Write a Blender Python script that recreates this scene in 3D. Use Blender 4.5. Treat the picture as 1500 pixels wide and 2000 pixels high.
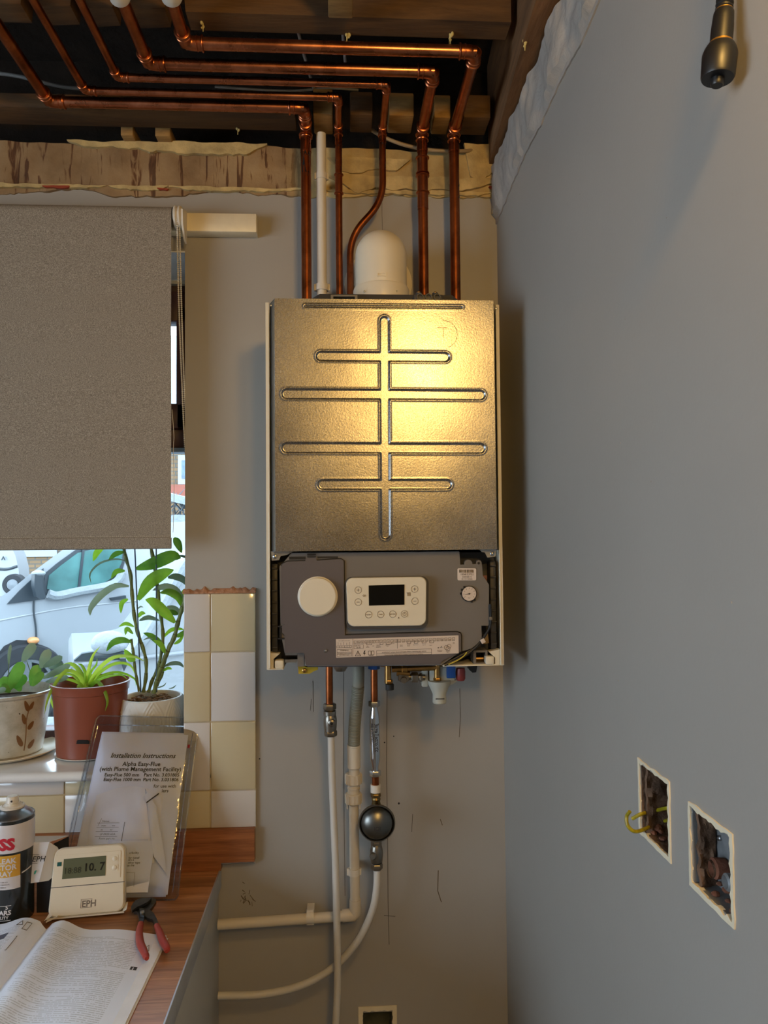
import bpy, bmesh, math, random
from mathutils import Vector, Matrix, noise

for o in list(bpy.data.objects): bpy.data.objects.remove(o)
scn = bpy.context.scene
COL = scn.collection
rnd = random.Random(7)

# ------------------------------------------------------------------ camera
F_PX = 1444.0
YAW, PITCH, ROLL = math.radians(3.37), math.radians(1.82), math.radians(0.50)
CAM = Vector((0.0, -1.69, 1.65))
_f = Vector((math.sin(YAW)*math.cos(PITCH), math.cos(YAW)*math.cos(PITCH), math.sin(PITCH)))
_r = _f.cross(Vector((0, 0, 1))).normalized()
_u = _r.cross(_f).normalized()
RR = (_r*math.cos(ROLL) - _u*math.sin(ROLL)).normalized()
UU = (_u*math.cos(ROLL) + _r*math.sin(ROLL)).normalized()
cam_data = bpy.data.cameras.new('camera')
cam = bpy.data.objects.new('camera', cam_data); COL.objects.link(cam)
mw = Matrix((RR, UU, -_f)).transposed().to_4x4(); mw.translation = CAM
cam.matrix_world = mw
cam_data.sensor_fit = 'HORIZONTAL'; cam_data.sensor_width = 36.0
cam_data.lens = 36.0*F_PX/1500.0
cam_data.clip_start = 0.02; cam_data.clip_end = 200
scn.camera = cam

# ------------------------------------------------------------------ daylight (overcast, snow outside)
world = bpy.data.worlds.new('overcast_sky'); scn.world = world; world.use_nodes = True
wn = world.node_tree.nodes; wl = world.node_tree.links
bg = wn['Background']
tc = wn.new('ShaderNodeTexCoord'); sx = wn.new('ShaderNodeSeparateXYZ'); rp = wn.new('ShaderNodeValToRGB')
wl.new(tc.outputs['Generated'], sx.inputs[0]); wl.new(sx.outputs['Z'], rp.inputs[0]); wl.new(rp.outputs[0], bg.inputs[0])
rp.color_ramp.elements[0].position = 0.0; rp.color_ramp.elements[0].color = (0.70, 0.85, 1.0, 1)
rp.color_ramp.elements[1].position = 0.8; rp.color_ramp.elements[1].color = (0.66, 0.82, 1.0, 1)
bg.inputs[1].default_value = 8.3

# ------------------------------------------------------------------ exposure
vs = scn.view_settings
scn.display_settings.display_device = 'sRGB'
vs.view_transform = 'Standard'; vs.look = 'None'; vs.gamma = 1.0; vs.use_curve_mapping = False
vs.exposure = 0.0

# ------------------------------------------------------------------ room lamps (warm bulbs of the ceiling fitting behind the camera)
def lamp(name, loc, watt, r, col):
    l = bpy.data.lights.new(name, 'POINT'); l.energy = watt; l.shadow_soft_size = r; l.color = col
    o = bpy.data.objects.new(name, l); COL.objects.link(o); o.location = loc
    return o
WARM = (1.0, 0.585, 0.16)
lamp('spot_bulb', (0.28, -1.50, 2.28), 16, 0.05, WARM)
lamp('spot_bulb', (0.30, -2.30, 2.20), 24, 0.05, WARM)

# ------------------------------------------------------------------ helpers
def ray(px, py):
    return (_f*F_PX + RR*(px-750.0) - UU*(py-1000.0)).normalized()
def W(px, py, x=None, y=None, z=None):
    """point of the world seen at (px, py) on the plane x=, y= or z="""
    d = ray(px, py)
    if y is not None: t = (y-CAM.y)/d.y
    elif x is not None: t = (x-CAM.x)/d.x
    else: t = (z-CAM.z)/d.z
    return CAM + d*t
def WP(px, py, p0, n):
    d = ray(px, py); return CAM + d*((Vector(p0)-CAM).dot(n)/d.dot(n))
def ppm(y):  # pixels per metre at depth y
    return F_PX/(y-CAM.y)

def lin(c):
    c = c/255.0
    return c/12.92 if c <= 0.04045 else ((c+0.055)/1.055)**2.4
def rgb(r, g, b): return (lin(r), lin(g), lin(b), 1.0)

class NT:
    def __init__(s, name):
        s.m = bpy.data.materials.new(name); s.m.use_nodes = True
        s.n = s.m.node_tree.nodes; s.l = s.m.node_tree.links
        s.b = s.n['Principled BSDF']; s.out = s.n['Material Output']
    def node(s, t, **kw):
        nd = s.n.new(t)
        for k, v in kw.items():
            if k.startswith('i_'):
                key = k[2:]
                nd.inputs[int(key) if key.isdigit() else key].default_value = v
            else: setattr(nd, k, v)
        return nd
    def link(s, a, b): s.l.new(a, b)
    def coord(s, scale=(1, 1, 1), which='Object', rot=(0, 0, 0)):
        t = s.node('ShaderNodeTexCoord'); mp = s.node('ShaderNodeMapping')
        mp.inputs['Scale'].default_value = scale; mp.inputs['Rotation'].default_value = rot
        s.link(t.outputs[which], mp.inputs[0]); return mp.outputs[0]
    def noise(s, vec, scale, detail=4, rough=0.55, dist=0.0):
        nd = s.node('ShaderNodeTexNoise'); nd.inputs['Scale'].default_value = scale
        nd.inputs['Detail'].default_value = detail; nd.inputs['Roughness'].default_value = rough
        nd.inputs['Distortion'].default_value = dist
        s.link(vec, nd.inputs['Vector']); return nd.outputs[0]
    def ramp(s, fac, stops):
        r = s.node('ShaderNodeValToRGB'); e = r.color_ramp.elements
        while len(e) < len(stops): e.new(0.5)
        for i, (p, c) in enumerate(stops):
            e[i].position = p; e[i].color = c if len(c) == 4 else (*c, 1)
        s.link(fac, r.inputs[0]); return r.outputs[0]
    def mix(s, fac, a, b, mode='MIX'):
        m = s.node('ShaderNodeMix', data_type='RGBA', blend_type=mode)
        for sock, v in ((0, fac), (6, a), (7, b)):
            if hasattr(v, 'is_linked') or isinstance(v, bpy.types.NodeSocket): s.link(v, m.inputs[sock])
            else: m.inputs[sock].default_value = v
        return m.outputs[2]
    def math(s, op, a, b=0.5):
        m = s.node('ShaderNodeMath', operation=op)
        for i, v in enumerate((a, b)):
            if isinstance(v, bpy.types.NodeSocket): s.link(v, m.inputs[i])
            else: m.inputs[i].default_value = v
        return m.outputs[0]
    def bump(s, h, strength=0.3, dist=0.002):
        b = s.node('ShaderNodeBump'); b.inputs['Strength'].default_value = strength
        b.inputs['Distance'].default_value = dist
        s.link(h, b.inputs['Height']); s.link(b.outputs[0], s.b.inputs['Normal'])

def mat(name, c, rough=0.5, metal=0.0, var=0.08, vscale=12, bump=0.0, bscale=80, bdist=0.001, spec=None, coat=0.0):
    """procedural material: base colour broken up by noise, with optional fine relief"""
    t = NT(name); v = t.coord()
    n = t.noise(v, vscale, 5)
    lo = tuple(x*(1-var) for x in c[:3])+(1,); hi = tuple(min(1, x*(1+var)) for x in c[:3])+(1,)
    t.link(t.ramp(n, [(0.3, lo), (0.7, hi)]), t.b.inputs['Base Color'])
    t.b.inputs['Roughness'].default_value = rough; t.b.inputs['Metallic'].default_value = metal
    if spec is not None: t.b.inputs['Specular IOR Level'].default_value = spec
    if coat: t.b.inputs['Coat Weight'].default_value = coat
    if bump: t.bump(t.noise(v, bscale, 4), bump, bdist)
    return t.m

# ---- object makers -------------------------------------------------
def root_origin(o):
    while o.parent: o = o.parent
    return Vector(o.location)
def thing(name, label, cat, loc, group=None, kind=None):
    o = bpy.data.objects.new(name, None); COL.objects.link(o); o.location = loc
    o.empty_display_size = 0.05
    if label: o['label'] = label
    if cat: o['category'] = cat
    if group: o['group'] = group
    if kind: o['kind'] = kind
    return o
def tag(o, label=None, cat=None, group=None, kind=None):
    if label: o['label'] = label
    if cat: o['category'] = cat
    if group: o['group'] = group
    if kind: o['kind'] = kind
    return o
def smooth_by_angle(me, ang=math.radians(38)):
    bm = bmesh.new(); bm.from_mesh(me)
    for f in bm.faces: f.smooth = True
    for e in bm.edges:
        if len(e.link_faces) == 2 and e.calc_face_angle(0) > ang: e.smooth = False
    bm.to_mesh(me); bm.free()

class MB:
    """mesh builder in world coordinates"""
    def __init__(s): s.v = []; s.f = []; s.mi = []; s.cur = 0
    def add(s, vs, fs):
        o = len(s.v); s.v += [Vector(p) for p in vs]
        for f in fs: s.f.append([o+i for i in f]); s.mi.append(s.cur)
        return s
    def merge(s, other):
        o = len(s.v); s.v += other.v
        for f in other.f: s.f.append([o+i for i in f]); s.mi.append(s.cur)
        return s
    def box(s, lo, hi, M=None, bev=0.0):
        lo = Vector(lo); hi = Vector(hi)
        lo, hi = Vector([min(a, b) for a, b in zip(lo, hi)]), Vector([max(a, b) for a, b in zip(lo, hi)])
        if bev > 0:
            bm = bmesh.new(); bmesh.ops.create_cube(bm, size=1.0)
            for v in bm.verts: v.co = Vector((lo[i]+(v.co[i]+0.5)*(hi[i]-lo[i]) for i in range(3)))
            b = min(bev, 0.45*min(hi-lo))
            bmesh.ops.bevel(bm, geom=list(bm.edges), offset=b, segments=2, profile=0.5, affect='EDGES')
            bm.verts.index_update()
            vs = [v.co.copy() for v in bm.verts]; fs = [[v.index for v in f.verts] for f in bm.faces]; bm.free()
        else:
            vs = [Vector((x, y, z)) for x in (lo.x, hi.x) for y in (lo.y, hi.y) for z in (lo.z, hi.z)]
            fs = [(0, 1, 3, 2), (4, 6, 7, 5), (0, 4, 5, 1), (2, 3, 7, 6), (0, 2, 6, 4), (1, 5, 7, 3)]
        if M is not None: vs = [M @ p for p in vs]
        return s.add(vs, fs)
    def prism(s, poly, vec):
        """polygon (list of 3D points) extruded along vec"""
        n = len(poly); a = [Vector(p) for p in poly]; b = [p+Vector(vec) for p in a]
        fs = [list(range(n)), list(range(2*n-1, n-1, -1))] + [(i, i+n, (i+1) % n+n, (i+1) % n) for i in range(n)]
        return s.add(a+b, fs)
    def ring(s, outer, inner, vec):
        """frame between two loops with equal counts, extruded"""
        n = len(outer); O = [Vector(p) for p in outer]; I = [Vector(p) for p in inner]; e = Vector(vec)
        vs = O+I+[p+e for p in O]+[p+e for p in I]; fs = []
        for i in range(n):
            j = (i+1) % n
            fs += [(i, j, n+j, n+i), (2*n+i, 3*n+i, 3*n+j, 2*n+j), (i, 2*n+i, 2*n+j, j), (n+i, n+j, 3*n+j, 3*n+i)]
        return s.add(vs, fs)
    def tube(s, pts, r, n=16, caps=True, closed=False):
        pts = [Vector(p) for p in pts]; m = len(pts)
        rs = r if isinstance(r, (list, tuple)) else [r]*m
        T = []
        for i in range(m):
            a = pts[max(i-1, 0)]; b = pts[min(i+1, m-1)]
            d = (b-a)
            if d.length < 1e-9: d = T[-1] if T else Vector((0, 0, 1))
            T.append(d.normalized())
        up = Vector((0, 0, 1)) if abs(T[0].z) < 0.9 else Vector((0, 1, 0))
        N = (up - T[0]*up.dot(T[0])).normalized(); vs = []
        for i in range(m):
            N = (N - T[i]*N.dot(T[i])).normalized(); B = T[i].cross(N)
            for k in range(n):
                a = 2*math.pi*k/n
                vs.append(pts[i]+(N*math.cos(a)+B*math.sin(a))*rs[i])
        fs = [(i*n+k, i*n+(k+1) % n, (i+1)*n+(k+1) % n, (i+1)*n+k) for i in range(m-1) for k in range(n)]
        if caps: fs += [list(range(n-1, -1, -1)), [(m-1)*n+k for k in range(n)]]
        return s.add(vs, fs)
    def lathe(s, prof, c, axis=(0, 0, 1), n=32, caps=False):
        """prof = [(radius, height)...] about axis through c"""
        ax = Vector(axis).normalized(); t = Vector((0, 0, 1)) if abs(ax.z) < 0.9 else Vector((1, 0, 0))
        X = (t-ax*t.dot(ax)).normalized(); Y = ax.cross(X); c = Vector(c); vs = []
        for (r, h) in prof:
            for k in range(n):
                a = 2*math.pi*k/n; vs.append(c+ax*h+(X*math.cos(a)+Y*math.sin(a))*max(r, 1e-5))
        m = len(prof)
        fs = [(i*n+k, i*n+(k+1) % n, (i+1)*n+(k+1) % n, (i+1)*n+k) for i in range(m-1) for k in range(n)]
        if caps: fs += [list(range(n-1, -1, -1)), [(m-1)*n+k for k in range(n)]]
        return s.add(vs, fs)
    def hexnut(s, c, axis, r, h):
        return s.lathe([(0, -h/2), (r*0.9, -h/2), (r, -h/2+r*0.12), (r, h/2-r*0.12), (r*0.9, h/2), (0, h/2)], c, axis, 6)
    def sphere(s, c, r, n=12, m=8, sq=(1, 1, 1)):
        c = Vector(c); vs = []
        for i in range(m+1):
            a = math.pi*i/m
            for k in range(n):
                b = 2*math.pi*k/n
                vs.append(c+Vector((math.sin(a)*math.cos(b)*sq[0], math.sin(a)*math.sin(b)*sq[1], math.cos(a)*sq[2]))*r)
        fs = [(i*n+k, i*n+(k+1) % n, (i+1)*n+(k+1) % n, (i+1)*n+k) for i in range(m) for k in range(n)]
        return s.add(vs, fs)
    def grid(s, fn, nu, nv):
        vs = [fn(i/nu, j/nv) for i in range(nu+1) for j in range(nv+1)]
        w = nv+1
        return s.add(vs, [(i*w+j, (i+1)*w+j, (i+1)*w+j+1, i*w+j+1) for i in range(nu) for j in range(nv)])
    def sheet(s, fn, nu, nv, nrm, th):
        """closed thin slab over a grid function"""
        nrm = Vector(nrm)*th
        a = [Vector(fn(i/nu, j/nv)) for i in range(nu+1) for j in range(nv+1)]
        w = nv+1; n = len(a)
        fs = [(i*w+j, (i+1)*w+j, (i+1)*w+j+1, i*w+j+1) for i in range(nu) for j in range(nv)]
        fs2 = [tuple(n+q for q in reversed(f)) for f in fs]
        side = []
        for i in range(nu): side += [(i*w, n+i*w, n+(i+1)*w, (i+1)*w), (i*w+nv, (i+1)*w+nv, n+(i+1)*w+nv, n+i*w+nv)]
        for j in range(nv): side += [(j, j+1, n+j+1, n+j), (nu*w+j, n+nu*w+j, n+nu*w+j+1, nu*w+j+1)]
        return s.add(a+[p-nrm for p in a], fs+fs2+side)
    def build(s, name, m, parent=None, ang=38, origin=None, uv=None):
        if parent is not None: org = root_origin(parent)
        elif origin is not None: org = Vector(origin)
        else:
            xs = [p.x for p in s.v]; ys = [p.y for p in s.v]; zs = [p.z for p in s.v]
            org = Vector(((min(xs)+max(xs))/2, (min(ys)+max(ys))/2, min(zs)))
        me = bpy.data.meshes.new(name)
        me.from_pydata([tuple(p-org) for p in s.v], [], s.f)
        ms = m if isinstance(m, (list, tuple)) else [m]
        for q in ms: me.materials.append(q)
        if len(ms) > 1:
            for p, i in zip(me.polygons, s.mi): p.material_index = i
        bm = bmesh.new(); bm.from_mesh(me); bmesh.ops.recalc_face_normals(bm, faces=bm.faces)
        bm.to_mesh(me); bm.free()
        smooth_by_angle(me, math.radians(ang))
        o = bpy.data.objects.new(name, me); COL.objects.link(o)
        if parent is not None: o.parent = parent
        else: o.location = org
        return o

def inst(src, name, loc, parent=None):
    """another object sharing src's mesh; loc is a world position"""
    o = src.copy(); o.name = name; COL.objects.link(o)
    if parent is not None:
        o.parent = parent; o.location = Vector(loc)-root_origin(parent)
    else: o.location = loc
    return o

def fillet(pts, rad, n=8):
    pts = [Vector(p) for p in pts]; out = [pts[0]]
    for i in range(1, len(pts)-1):
        p = pts[i]; a = pts[i-1]-p; b = pts[i+1]-p
        r = rad[i] if isinstance(rad, dict) and i in rad else (rad if not isinstance(rad, dict) else rad.get('d', 0.02))
        r = min(r, a.length*0.49, b.length*0.49)
        A = p+a.normalized()*r; B = p+b.normalized()*r
        for k in range(n+1):
            t = k/n; out.append(A*(1-t)**2+p*2*t*(1-t)+B*t*t)
    out.append(pts[-1]); return out
def smooth_path(pts, n=8):
    """Catmull-Rom through points"""
    P = [Vector(p) for p in pts]; P = [P[0]*2-P[1]]+P+[P[-1]*2-P[-2]]; out = []
    for i in range(1, len(P)-2):
        for k in range(n):
            t = k/n
            out.append(0.5*((2*P[i])+(P[i+1]-P[i-1])*t+(2*P[i-1]-5*P[i]+4*P[i+1]-P[i+2])*t*t+(3*P[i]-P[i-1]-3*P[i+1]+P[i+2])*t**3))
    out.append(P[-2]); return out

_font = None
def text_mb(txt, mapf, size=1.0, align='LEFT', ext=0.0, bold=0.0, shear=0.0, res=2):
    """text outline -> MB through mapf(x, y, n)"""
    c = bpy.data.curves.new('t', 'FONT'); c.body = txt; c.size = size; c.align_x = align
    c.extrude = 0; c.offset = bold; c.shear = shear; c.resolution_u = res
    o = bpy.data.objects.new('t', c); COL.objects.link(o)
    dg = bpy.context.evaluated_depsgraph_get(); me = bpy.data.meshes.new_from_object(o.evaluated_get(dg))
    mb = MB(); mb.add([mapf(v.co.x, v.co.y, 0.0) for v in me.vertices], [list(p.vertices) for p in me.polygons])
    bpy.data.objects.remove(o); bpy.data.curves.remove(c); bpy.data.meshes.remove(me)
    return mb
def circle_pts(cx, cy, r, n=24, a0=0.0): return [(cx+r*math.cos(a0+2*math.pi*k/n), cy+r*math.sin(a0+2*math.pi*k/n)) for k in range(n)]
def rrect(x0, y0, x1, y1, r, n=5):
    pts = []
    for (cx, cy, a) in ((x1-r, y1-r, 0), (x0+r, y1-r, 90), (x0+r, y0+r, 180), (x1-r, y0+r, 270)):
        for k in range(n+1):
            t = math.radians(a+90*k/n); pts.append((cx+r*math.cos(t), cy+r*math.sin(t)))
    return pts
def pxpoly(pts, y): return [W(a, b, y=y) for a, b in pts]
# ------------------------------------------------------------------ materials
XR = 0.370          # right wall plane
ZW = 0.915          # worktop surface
ZS = 1.144          # window sill surface
ZT = 2.445          # top of the painted wall
XWIN = -0.350       # right-hand edge of the window opening
ZH = 2.303          # head of the window opening

def paint_mat(name, c, rough=0.42):
    t = NT(name); v = t.coord()
    n = t.noise(v, 1.6, 5, 0.6); n2 = t.noise(v, 9, 6, 0.7)
    a = t.ramp(n, [(0.25, tuple(x*0.93 for x in c[:3])), (0.75, tuple(min(1, x*1.05) for x in c[:3]))])
    scr = t.ramp(n2, [(0.0, (1, 1, 1)), (0.70, (1, 1, 1)), (0.80, (0.88, 0.86, 0.83))])
    t.link(t.mix(0.5, a, scr, 'MULTIPLY'), t.b.inputs['Base Color'])
    t.b.inputs['Roughness'].default_value = rough
    t.bump(t.noise(v, 160, 3), 0.25, 0.0006)
    return t.m
M_wall = paint_mat('grey_emulsion', rgb(160, 156, 149))
M_ceil = mat('plasterboard', rgb(190, 188, 180), 0.8)
M_floor = mat('floor_vinyl', rgb(120, 112, 102), 0.6)
M_white = mat('white_plastic', rgb(214, 208, 196), 0.38, var=0.03)
M_cream = mat('cream_enamel', rgb(214, 206, 186), 0.35, var=0.03)
M_whitepaint = mat('white_gloss_paint', rgb(226, 216, 190), 0.35, var=0.06, vscale=30, bump=0.2, bscale=60)
M_sill = mat('white_gloss_sill', rgb(226, 228, 228), 0.16, var=0.02, coat=0.3)
M_black = mat('black_plastic', rgb(22, 22, 24), 0.4)
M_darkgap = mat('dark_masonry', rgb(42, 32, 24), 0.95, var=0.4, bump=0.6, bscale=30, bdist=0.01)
M_steel = mat('zinc_steel', rgb(170, 172, 174), 0.32, 1.0, var=0.12, vscale=40)
M_chrome = mat('polished_chrome', rgb(205, 210, 215), 0.08, 1.0, var=0.03)
M_nickel = mat('nickel_plate', rgb(140, 134, 124), 0.34, 1.0, var=0.15, vscale=60)
M_brass = mat('brass', rgb(178, 140, 84), 0.3, 1.0, var=0.2, vscale=60)
M_rubber = mat('black_rubber', rgb(26, 26, 27), 0.6)

def wood_mat(name, dark, light, scale=(1, 12, 12), rough=0.6, bump=0.3, rot=(0, 0, 0), obj_var=0.0):
    t = NT(name); v = t.coord(scale, rot=rot)
    n = t.noise(v, 3.0, 8, 0.62, 0.6); n2 = t.noise(v, 14, 6, 0.6, 0.2)
    c = t.ramp(n, [(0.28, dark), (0.50, tuple((a+b)/2 for a, b in zip(dark, light))), (0.72, light)])
    c2 = t.ramp(n2, [(0.35, (0.62, 0.58, 0.55)), (0.6, (1, 1, 1))])
    c = t.mix(0.55, c, c2, 'MULTIPLY')
    if obj_var:
        oi = t.node('ShaderNodeObjectInfo')
        hs = t.node('ShaderNodeHueSaturation')
        t.link(t.math('MULTIPLY_ADD', oi.outputs['Random'], obj_var), hs.inputs['Value'])
        hs.inputs['Value'].links[0].from_node.inputs[2].default_value = 1-obj_var/2
        t.link(c, hs.inputs['Color']); c = hs.outputs[0]
    t.link(c, t.b.inputs['Base Color'])
    t.b.inputs['Roughness'].default_value = rough
    if bump: t.bump(n2, bump, 0.002)
    return t.m
M_joist = wood_mat('old_joist_timber', rgb(52, 34, 19)[:3], rgb(106, 76, 42)[:3], (1.2, 9, 9), 0.8, 0.5)
M_joist_y = wood_mat('old_timber_lengthwise', rgb(86, 58, 34)[:3], rgb(140, 100, 62)[:3], (9, 1.2, 9), 0.8, 0.5)
M_noggin = wood_mat('pale_sawn_timber', rgb(110, 80, 42)[:3], rgb(172, 134, 76)[:3], (2, 9, 9), 0.8, 0.4)
M_oak = wood_mat('oak_laminate', rgb(140, 88, 54)[:3], rgb(206, 148, 100)[:3], (1.5, 26, 26), 0.36, 0.05, obj_var=0.55)
M_oakstrip = wood_mat('oak_upstand_laminate', rgb(120, 70, 38)[:3], rgb(176, 112, 66)[:3], (1.5, 26, 26), 0.42, 0.05)

# ------------------------------------------------------------------ walls
def wall_mesh(axis, pos, th, a0, a1, z0, z1, holes, m, name, kind='structure'):
    """slab wall with rectangular holes. axis 'y': plane y=pos, a along x, thickness to +y; axis 'x': plane x=pos, a along y, thickness to +x"""
    As = sorted({a0, a1, *[h[0] for h in holes], *[h[1] for h in holes]})
    Zs = sorted({z0, z1, *[h[2] for h in holes], *[h[3] for h in holes]})
    def P(a, z, d): return Vector((a, pos+d, z)) if axis == 'y' else Vector((pos+d, a, z))
    solid = {}
    for i in range(len(As)-1):
        for j in range(len(Zs)-1):
            ca = (As[i]+As[i+1])/2; cz = (Zs[j]+Zs[j+1])/2
            solid[i, j] = not any(h[0] < ca < h[1] and h[2] < cz < h[3] for h in holes)
    mb = MB()
    for (i, j), sol in solid.items():
        if not sol: continue
        a, b, c, d = As[i], As[i+1], Zs[j], Zs[j+1]
        mb.add([P(a, c, 0), P(b, c, 0), P(b, d, 0), P(a, d, 0)], [(0, 1, 2, 3)])
        mb.add([P(a, c, th), P(b, c, th), P(b, d, th), P(a, d, th)], [(3, 2, 1, 0)])
        for (di, dj, e) in ((-1, 0, ((a, c), (a, d))), (1, 0, ((b, c), (b, d))), (0, -1, ((a, c), (b, c))), (0, 1, ((a, d), (b, d)))):
            if not solid.get((i+di, j+dj), False):
                (p, q), (r, s_) = e
                mb.add([P(p, q, 0), P(r, s_, 0), P(r, s_, th), P(p, q, th)], [(0, 1, 2, 3)])
    o = mb.build(name, m, origin=P((a0+a1)/2, z0, 0))
    bm = bmesh.new(); bm.from_mesh(o.data); bmesh.ops.remove_doubles(bm, verts=bm.verts, dist=1e-5)
    bmesh.ops.recalc_face_normals(bm, faces=bm.faces)
    for f in bm.faces: f.smooth = False
    bm.to_mesh(o.data); bm.free()
    o['kind'] = kind
    return o

# lower socket recess of the back wall
sb0 = W(709, 1978, y=0); sb1 = W(767, 1978, y=0)
SB = (sb0.x, sb1.x, sb0.z-0.070, sb0.z)
back = wall_mesh('y', 0.0, 0.30, -2.40, XR+0.14, 0.0, ZT, [(-1.75, XWIN, ZS-0.022, ZH), SB], M_wall, 'wall_back')
floor = MB().box((-2.5, -4.2, -0.08), (2.2, 0.30, 0)).build('floor', M_floor); floor['kind'] = 'structure'

# right wall with two socket recesses
H1 = (W(1291, 1600, x=XR).y, W(1242, 1600, x=XR).y, 1.2885, 1.3555)
H2 = (W(1406, 1680, x=XR).y, W(1336, 1650, x=XR).y, 1.2840, 1.3540)
h1 = (-0.8595, -0.7820, 1.2830, 1.3635); h2 = (-0.9945, -0.9155, 1.2800, 1.3585)
right = wall_mesh('x', XR, 0.12, -1.30, 0.0, 0.0, 2.49, [h1, h2], M_wall, 'wall_right')
# rest of the kitchen behind the camera
wall_mesh('y', -1.30, 0.12, XR+0.12, 2.10, 0.0, 2.60, [], M_wall, 'wall_return')
wall_mesh('x', 2.00, 0.12, -4.10, -1.30, 0.0, 2.60, [], M_wall, 'wall_far_right')
wall_mesh('x', -2.52, 0.12, -4.10, 0.0, 0.0, 2.60, [(-2.95, -1.05, 0.95, 2.10)], M_wall, 'wall_left')
wall_mesh('y', -4.10, 0.12, -2.40, 2.10, 0.0, 2.60, [], M_wall, 'wall_rear')
ceil = MB().box((-2.52, -4.2, 2.56), (2.12, -1.55, 2.60)).build('ceiling', M_ceil); ceil['kind'] = 'structure'
# floor boards of the storey above close the joist void
up = MB().box((-2.6, -1.60, 2.80), (2.12, 0.40, 2.84)).build('ceiling_void', M_darkgap); up['kind'] = 'structure'
vb = MB().box((-2.52, 0.10, ZT), (XR+0.35, 0.30, 2.84)); vb.box((XR+0.04, -1.6, 2.50), (XR+0.35, 0.30, 2.84)); vb.box((-2.52, -1.60, 2.60), (2.1, -1.55, 2.84)); vb.box((-2.6, -1.6, 2.445), (-2.40, 0.3, 2.84)); vb.box((XR+0.1,-1.6,2.41),(XR+0.35,-1.18,2.56))
o = vb.build('trim_void', M_darkgap); o['kind'] = 'structure'

# ---- bare plaster band above the paint on the back wall (child of the wall)
def plaster_mat():
    t = NT('bare_stained_plaster'); v = t.coord(); geo = t.node('ShaderNodeTexCoord')
    vs_ = t.coord((1, 1, 0.10))
    n = t.noise(v, 7, 6, 0.6); st = t.noise(vs_, 40, 4, 0.62, 0.9); big = t.noise(v, 2.2, 3)
    base = t.ramp(n, [(0.30, rgb(118, 92, 62)), (0.55, rgb(152, 124, 88)), (0.8, rgb(176, 150, 110))])
    drip = t.ramp(st, [(0.36, rgb(110, 72, 38)), (0.40, rgb(150, 104, 62)), (0.45, (1, 1, 1, 1))])
    c = t.mix(0.85, base, drip, 'MULTIPLY')
    # to the right the skim is cream
    sep = t.node('ShaderNodeSeparateXYZ'); t.link(geo.outputs['Object'], sep.inputs[0])
    k = t.math('ADD', t.math('SUBTRACT', sep.outputs['X'], 0.93), t.math('MULTIPLY', big, 0.25))
    f = t.ramp(k, [(0.02, (0, 0, 0, 1)), (0.14, (1, 1, 1, 1))])
    cream = t.ramp(n, [(0.25, rgb(150, 122, 74)), (0.55, rgb(196, 172, 118)), (0.8, rgb(206, 184, 132))])
    t.link(t.mix(f, c, cream), t.b.inputs['Base Color'])
    t.b.inputs['Roughness'].default_value = 0.85
    t.bump(t.noise(v, 26, 7, 0.7), 0.6, 0.004)
    return t.m
M_plaster = plaster_mat()
M_creamskim = mat('cream_skim', rgb(188, 164, 112), 0.85, var=0.30, vscale=26, bump=0.8, bscale=50, bdist=0.004)
M_palegrey = mat('grey_painted_render', rgb(160, 154, 146), 0.8, var=0.12, vscale=14, bump=0.8, bscale=40, bdist=0.004)
M_browngap = mat('brown_brick_dust', rgb(120, 76, 56), 0.95, var=0.3, vscale=50, bump=0.8, bscale=90, bdist=0.004)

def jag(x, s=30, a=0.006): return a*(noise.noise(Vector((x*s, 3.1, 0.7)))*1.4+noise.noise(Vector((x*s*3.1, 1.1, 9.7)))*0.6)
def band(u, v):
    x = -2.40+(XR+2.40)*u
    zb = 2.432+jag(x, 6, 0.010)+jag(x, 40, 0.004); zt = 2.545+jag(x+5, 9, 0.005)
    z = zb+(zt-zb)*v
    y = -0.006-0.007*noise.noise(Vector((x*9, z*9, 2)))-0.004*noise.noise(Vector((x*30, z*30, 5)))
    return Vector((x, y, z))
mb = MB().sheet(band, 320, 10, (0, -1, 0), 0.04)
bp = mb.build('bare_plaster', M_plaster, back)
# ragged cream skim patches standing proud of the band, chipped paint edge under it
def ragged(x0, x1, zt, zb, y, th, m, name, parent, seed=0, n=40, amp=0.010):
    top = []; bot = []
    for i in range(n+1):
        x = x0+(x1-x0)*i/n; e = min(1, 6*min(i, n-i)/n)
        top.append(Vector((x, y, zt+jag(x+seed, 20, 0.003))))
        bot.append(Vector((x, y, zt-0.002-(zt-zb)*e*(0.75+0.5*noise.noise(Vector((x*14+seed, 1, seed))))+jag(x+seed, 60, 0.002))))
    mb = MB()
    for i in range(n):
        mb.prism([top[i], top[i+1], bot[i+1], bot[i]], (0, th, 0))
    return mb.build(name, m, parent)
def xw(px, py=330): return W(px, py, y=0).x
ragged(xw(135), xw(345), 2.546, 2.530, -0.0150, 0.009, M_creamskim, 'skim_patch', back, 1)
ragged(xw(255), xw(523), 2.548, 2.515, -0.0155, 0.009, M_creamskim, 'skim_patch', back, 2)
ragged(xw(640), xw(800), 2.520, 2.485, -0.0150, 0.009, M_creamskim, 'skim_patch', back, 4)
ragged(xw(640), xw(975), 2.478, 2.440, -0.0150, 0.009, M_creamskim, 'skim_patch', back, 5)
ragged(xw(905), xw(972), 2.560, 2.470, -0.0140, 0.009, M_creamskim, 'skim_patch', back, 6)
for a, b in ((-40, 210), (215, 330), (332, 590), (612, 980)):
    ragged(xw(a), xw(b), 2.447, 2.4385, -0.0125, 0.010, M_creamskim, 'paint_edge', back, a*0.1, 60)
M_redchip = mat('red_brick_chip', rgb(150, 62, 36), 0.9)
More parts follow.
